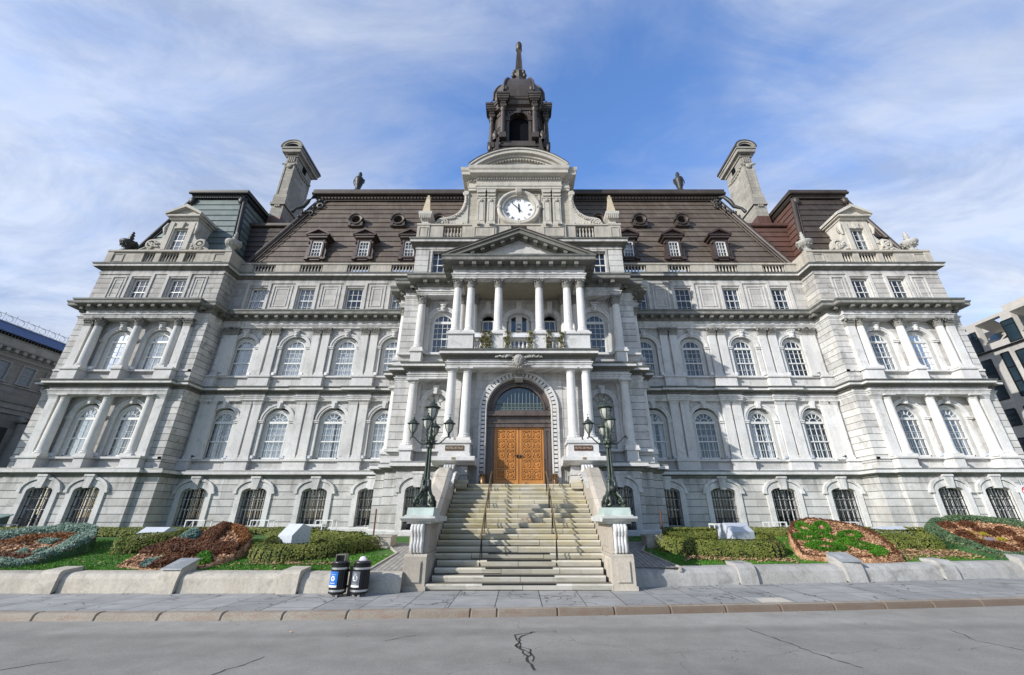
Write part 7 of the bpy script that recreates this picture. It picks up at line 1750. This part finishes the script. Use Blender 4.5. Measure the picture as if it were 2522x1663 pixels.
# modern concrete block on the right
M['mod'] = stone('modern_concrete', (.54, .53, .51), (1.5, 2.4, .01), .35, .75); M['mods'] = plain('modern_slab', (.48, .455, .42), .85, var=.08)
M['mglass'] = plain('office_glass', (.02, .038, .052), .12, var=.4, scale=.5)
T = thing('office_building', 'modern beige concrete office block with dark angular windows behind the right pavilion', 'building', (46, 40, 0)); XR = 40.0
b = MB(); b.box(XR, 62, 20, 75, -.2, 14.75); part('wall', b, T, [M['mod']])
b = MB(); b.box(XR-.02, XR+.5, 20, 75, 17.3, 17.56); b.box(XR-.02, XR+.5, 20, 75, 15.3-.45, 15.4)
for i in range(10):
    y = 33.6-i*2.75 if i < 4 else 36.35+(i-4)*2.75
    b.box(XR-.02, XR+.5, y-.6-.75, y-.6, 15.4, 17.3)
    b.face([(XR+.0, y-1.35-1.4, 17.3), (XR+.0, y-1.35, 17.3), (XR+1.5, y-1.5, 16.4), (XR+1.5, y-2.6, 16.4)]); b.face([(XR, y-2.7, 15.4), (XR, y-1.35, 15.4), (XR+1.5, y-1.5, 16.4), (XR+1.5, y-2.6, 16.4)])
b.box(XR+1.5, 62, 20, 75, 14.7, 17.4); b.box(XR+.3, 60, 18, 30.1, 17.57, 18.1)
part('upper_storey', b, T, [M['mods']])
b = MB(); b.box(XR-.14, XR+.3, 20, 75, 14.72, 14.86); part('gutter', b, T, [M['iron']])
gp = MB(); gp.face([(0, -.4, 0), (0, .4, 0), (0, .4, 1.75), (0, -.4, 1.75)]); gf = MB()
for y in (-.42, .42): gf.box(-.03, .06, y-.03, y+.03, 0, 1.78)
gf.box(-.03, .06, -.45, .45, 1.75, 1.82); gf.box(-.03, .06, -.45, .45, -.04, .02); gf.box(-.02, .05, -.4, .4, 1.35, 1.4)
w1 = Proto('window', gf, M['iron'], [('pane', gp, M['mglass'])])
def mwin(w, h):
    g = MB(); g.face([(0, -w/2, 0), (0, w/2, 0), (0, w/2, h), (0, -w/2, h)]); f_ = MB()
    for y in (-w/2, w/2): f_.box(-.03, .06, y-.05, y+.05, 0, h)
    for z in (0, h*.33, h*.66, h): f_.box(-.03, .06, -w/2, w/2, z-.04, z+.04)
    return Proto('window', f_, M['iron'], [('pane', g, M['mglass'])])
w2, w3, w4 = mwin(1.0, 3.4), mwin(.55, 3.6), mwin(1.05, 1.3)
for k in range(5):
    y = 32.85-k*2.9+2.9*1
    w1.put(T, (XR-.03, y, 14.98)); w2.put(T, (XR-.01, y-.05, 10.8)); w3.put(T, (XR-.01, y-1.7, 10.75)); w4.put(T, (XR-.01, y, 8.68)); w4.put(T, (XR-.01, y-.1, 6.4)); w4.put(T, (XR-.01, y-1.7, 8.68)) if k % 2 else None
b = MB()
for i in range(4): y = 33.6-i*2.75-1.35; b.face([(XR+.05, y-1.2, 15.42), (XR+.05, y-.05, 15.42), (XR+.9, y-.2, 16.35), (XR+.9, y-1.0, 16.35)])
part('slanted_window', b, T, [M['mglass']])

# ------------------------------------------------------------------ LIGHT, SKY, CAMERA
SUN_AZ, SUN_EL = (-.82, -.575), radians(27)
L_ = sqrt(SUN_AZ[0]**2+SUN_AZ[1]**2); sdir = Vector((SUN_AZ[0]/L_*cos(SUN_EL), SUN_AZ[1]/L_*cos(SUN_EL), sin(SUN_EL)))
sun = bpy.data.lights.new('sun', 'SUN'); sun.energy = 5.0; sun.angle = radians(.55); sun.color = (1.0, .965, .91)
so = bpy.data.objects.new('sun', sun); C.objects.link(so); so.rotation_euler = sdir.to_track_quat('Z', 'Y').to_euler(); so.location = (-30, -20, 40)
W_ = bpy.data.worlds.new('World'); SC.world = W_; W_.use_nodes = True; t = W_.node_tree; N = t.nodes; bg = N['Background']
sky = N.new('ShaderNodeTexSky'); sky.sky_type = 'NISHITA'; sky.sun_disc = False; sky.sun_elevation = SUN_EL; sky.sun_rotation = atan2(sdir.x, sdir.y); sky.air_density = 1.0; sky.dust_density = .6; sky.ozone_density = 2.0; sky.altitude = 50
tc = N.new('ShaderNodeTexCoord'); sp = N.new('ShaderNodeSeparateXYZ'); t.links.new(tc.outputs['Generated'], sp.inputs[0])
def wm(op, a, b=0.0, clamp=False):
    x = N.new('ShaderNodeMath'); x.operation = op; x.use_clamp = clamp
    for i, v in enumerate((a, b)):
        if isinstance(v, bpy.types.NodeSocket): t.links.new(v, x.inputs[i])
        else: x.inputs[i].default_value = v
    return x.outputs[0]
zz = wm('ADD', wm('MAXIMUM', sp.outputs[2], 0.0), .16); px_ = wm('DIVIDE', sp.outputs[0], zz); py_ = wm('DIVIDE', sp.outputs[1], zz)
cb = N.new('ShaderNodeCombineXYZ'); t.links.new(px_, cb.inputs[0]); t.links.new(py_, cb.inputs[1])
mp = N.new('ShaderNodeMapping'); mp.inputs['Rotation'].default_value = (0, 0, radians(-35)); mp.inputs['Scale'].default_value = (.75, 1.5, 1); t.links.new(cb.outputs[0], mp.inputs[0])
def wn(scale, det, rough, dist, off):
    x = N.new('ShaderNodeTexNoise'); x.inputs['Scale'].default_value = scale; x.inputs['Detail'].default_value = det; x.inputs['Roughness'].default_value = rough; x.inputs['Distortion'].default_value = dist
    m2 = N.new('ShaderNodeMapping'); m2.inputs['Location'].default_value = off; t.links.new(mp.outputs[0], m2.inputs[0]); t.links.new(m2.outputs[0], x.inputs['Vector']); return x.outputs['Fac']
def wr(f, stops):
    x = N.new('ShaderNodeValToRGB'); e = x.color_ramp.elements
    while len(e) < len(stops): e.new(.5)
    for q, (p, c) in zip(e, stops): q.position = p; q.color = (c, c, c, 1)
    t.links.new(f, x.inputs[0]); return x.outputs[0]
n1 = wn(1.05, 8, .58, .5, (3.1, 1.7, 0)); n2 = wn(3.1, 9, .62, .8, (7.3, 2.2, 0))
# cloud cover grows away from a clear lane a little right of the building's axis, and towards the horizon
lane = wm('ABSOLUTE', wm('SUBTRACT', px_, .10)); side = wr(wm('MULTIPLY', lane, .5), [(.0, -.0), (.06, .01), (.18, .13), (.34, .25), (1.0, .31)])
low = wr(sp.outputs[2], [(.0, .24), (.35, .06), (.7, 0.0)])
cov = wm('ADD', wm('ADD', wm('MULTIPLY', n1, .72), wm('MULTIPLY', n2, .34)), wm('ADD', side, low))
cl = wr(cov, [(.48, 0.0), (.57, .16), (.67, .5), (.80, .80), (1.0, .95)])
mx = N.new('ShaderNodeMix'); mx.data_type = 'RGBA'; t.links.new(wm('MULTIPLY', cl, wm('ADD', wm('MULTIPLY', wr(wm('ADD', wm('MULTIPLY', sp.outputs[1], .5), .5), [(.0, 0.0), (.42, 0.0), (.62, 1.0)]), .75), .25)), mx.inputs[0])
gm = N.new('ShaderNodeMix'); gm.data_type = 'RGBA'; gm.blend_type = 'MULTIPLY'; gm.inputs[0].default_value = 1.0; t.links.new(sky.outputs[0], gm.inputs[6]); bk = wr(wm('ADD', wm('MULTIPLY', sp.outputs[1], .5), .5), [(.0, 0.0), (.42, 0.0), (.62, 1.0)])
tn = N.new('ShaderNodeMix'); tn.data_type = 'RGBA'; t.links.new(bk, tn.inputs[0]); tn.inputs[6].default_value = (.95, 1.02, 1.12, 1); tn.inputs[7].default_value = (1.4, 1.78, 2.3, 1); t.links.new(tn.outputs[2], gm.inputs[7])
t.links.new(gm.outputs[2], mx.inputs[6])
cc = N.new('ShaderNodeMix'); cc.data_type = 'RGBA'; t.links.new(wr(wn(2.3, 9, .64, .7, (1.2, 5.1, 0)), [(.36, 0.0), (.62, 1.0)]), cc.inputs[0]); cc.inputs[6].default_value = (3.0, 3.55, 4.75, 1); cc.inputs[7].default_value = (5.2, 5.55, 6.2, 1)
t.links.new(cc.outputs[2], mx.inputs[7])
t.links.new(mx.outputs[2], bg.inputs['Color']); bg.inputs['Strength'].default_value = .15
cam = bpy.data.cameras.new('camera'); co = bpy.data.objects.new('camera', cam); C.objects.link(co)
cam.sensor_width = 36; cam.lens = 36*1000/2522; cam.shift_x = -17/2522; cam.clip_end = 2000; cam.clip_start = .1
co.location = (0, 0, 2.1); co.rotation_euler = (radians(90+23.6), 0, 0); SC.camera = co
SC.view_settings.view_transform = 'Standard'; SC.view_settings.look = 'None'; SC.view_settings.exposure = 0
SC.cycles.max_bounces = 6; SC.cycles.transparent_max_bounces = 12
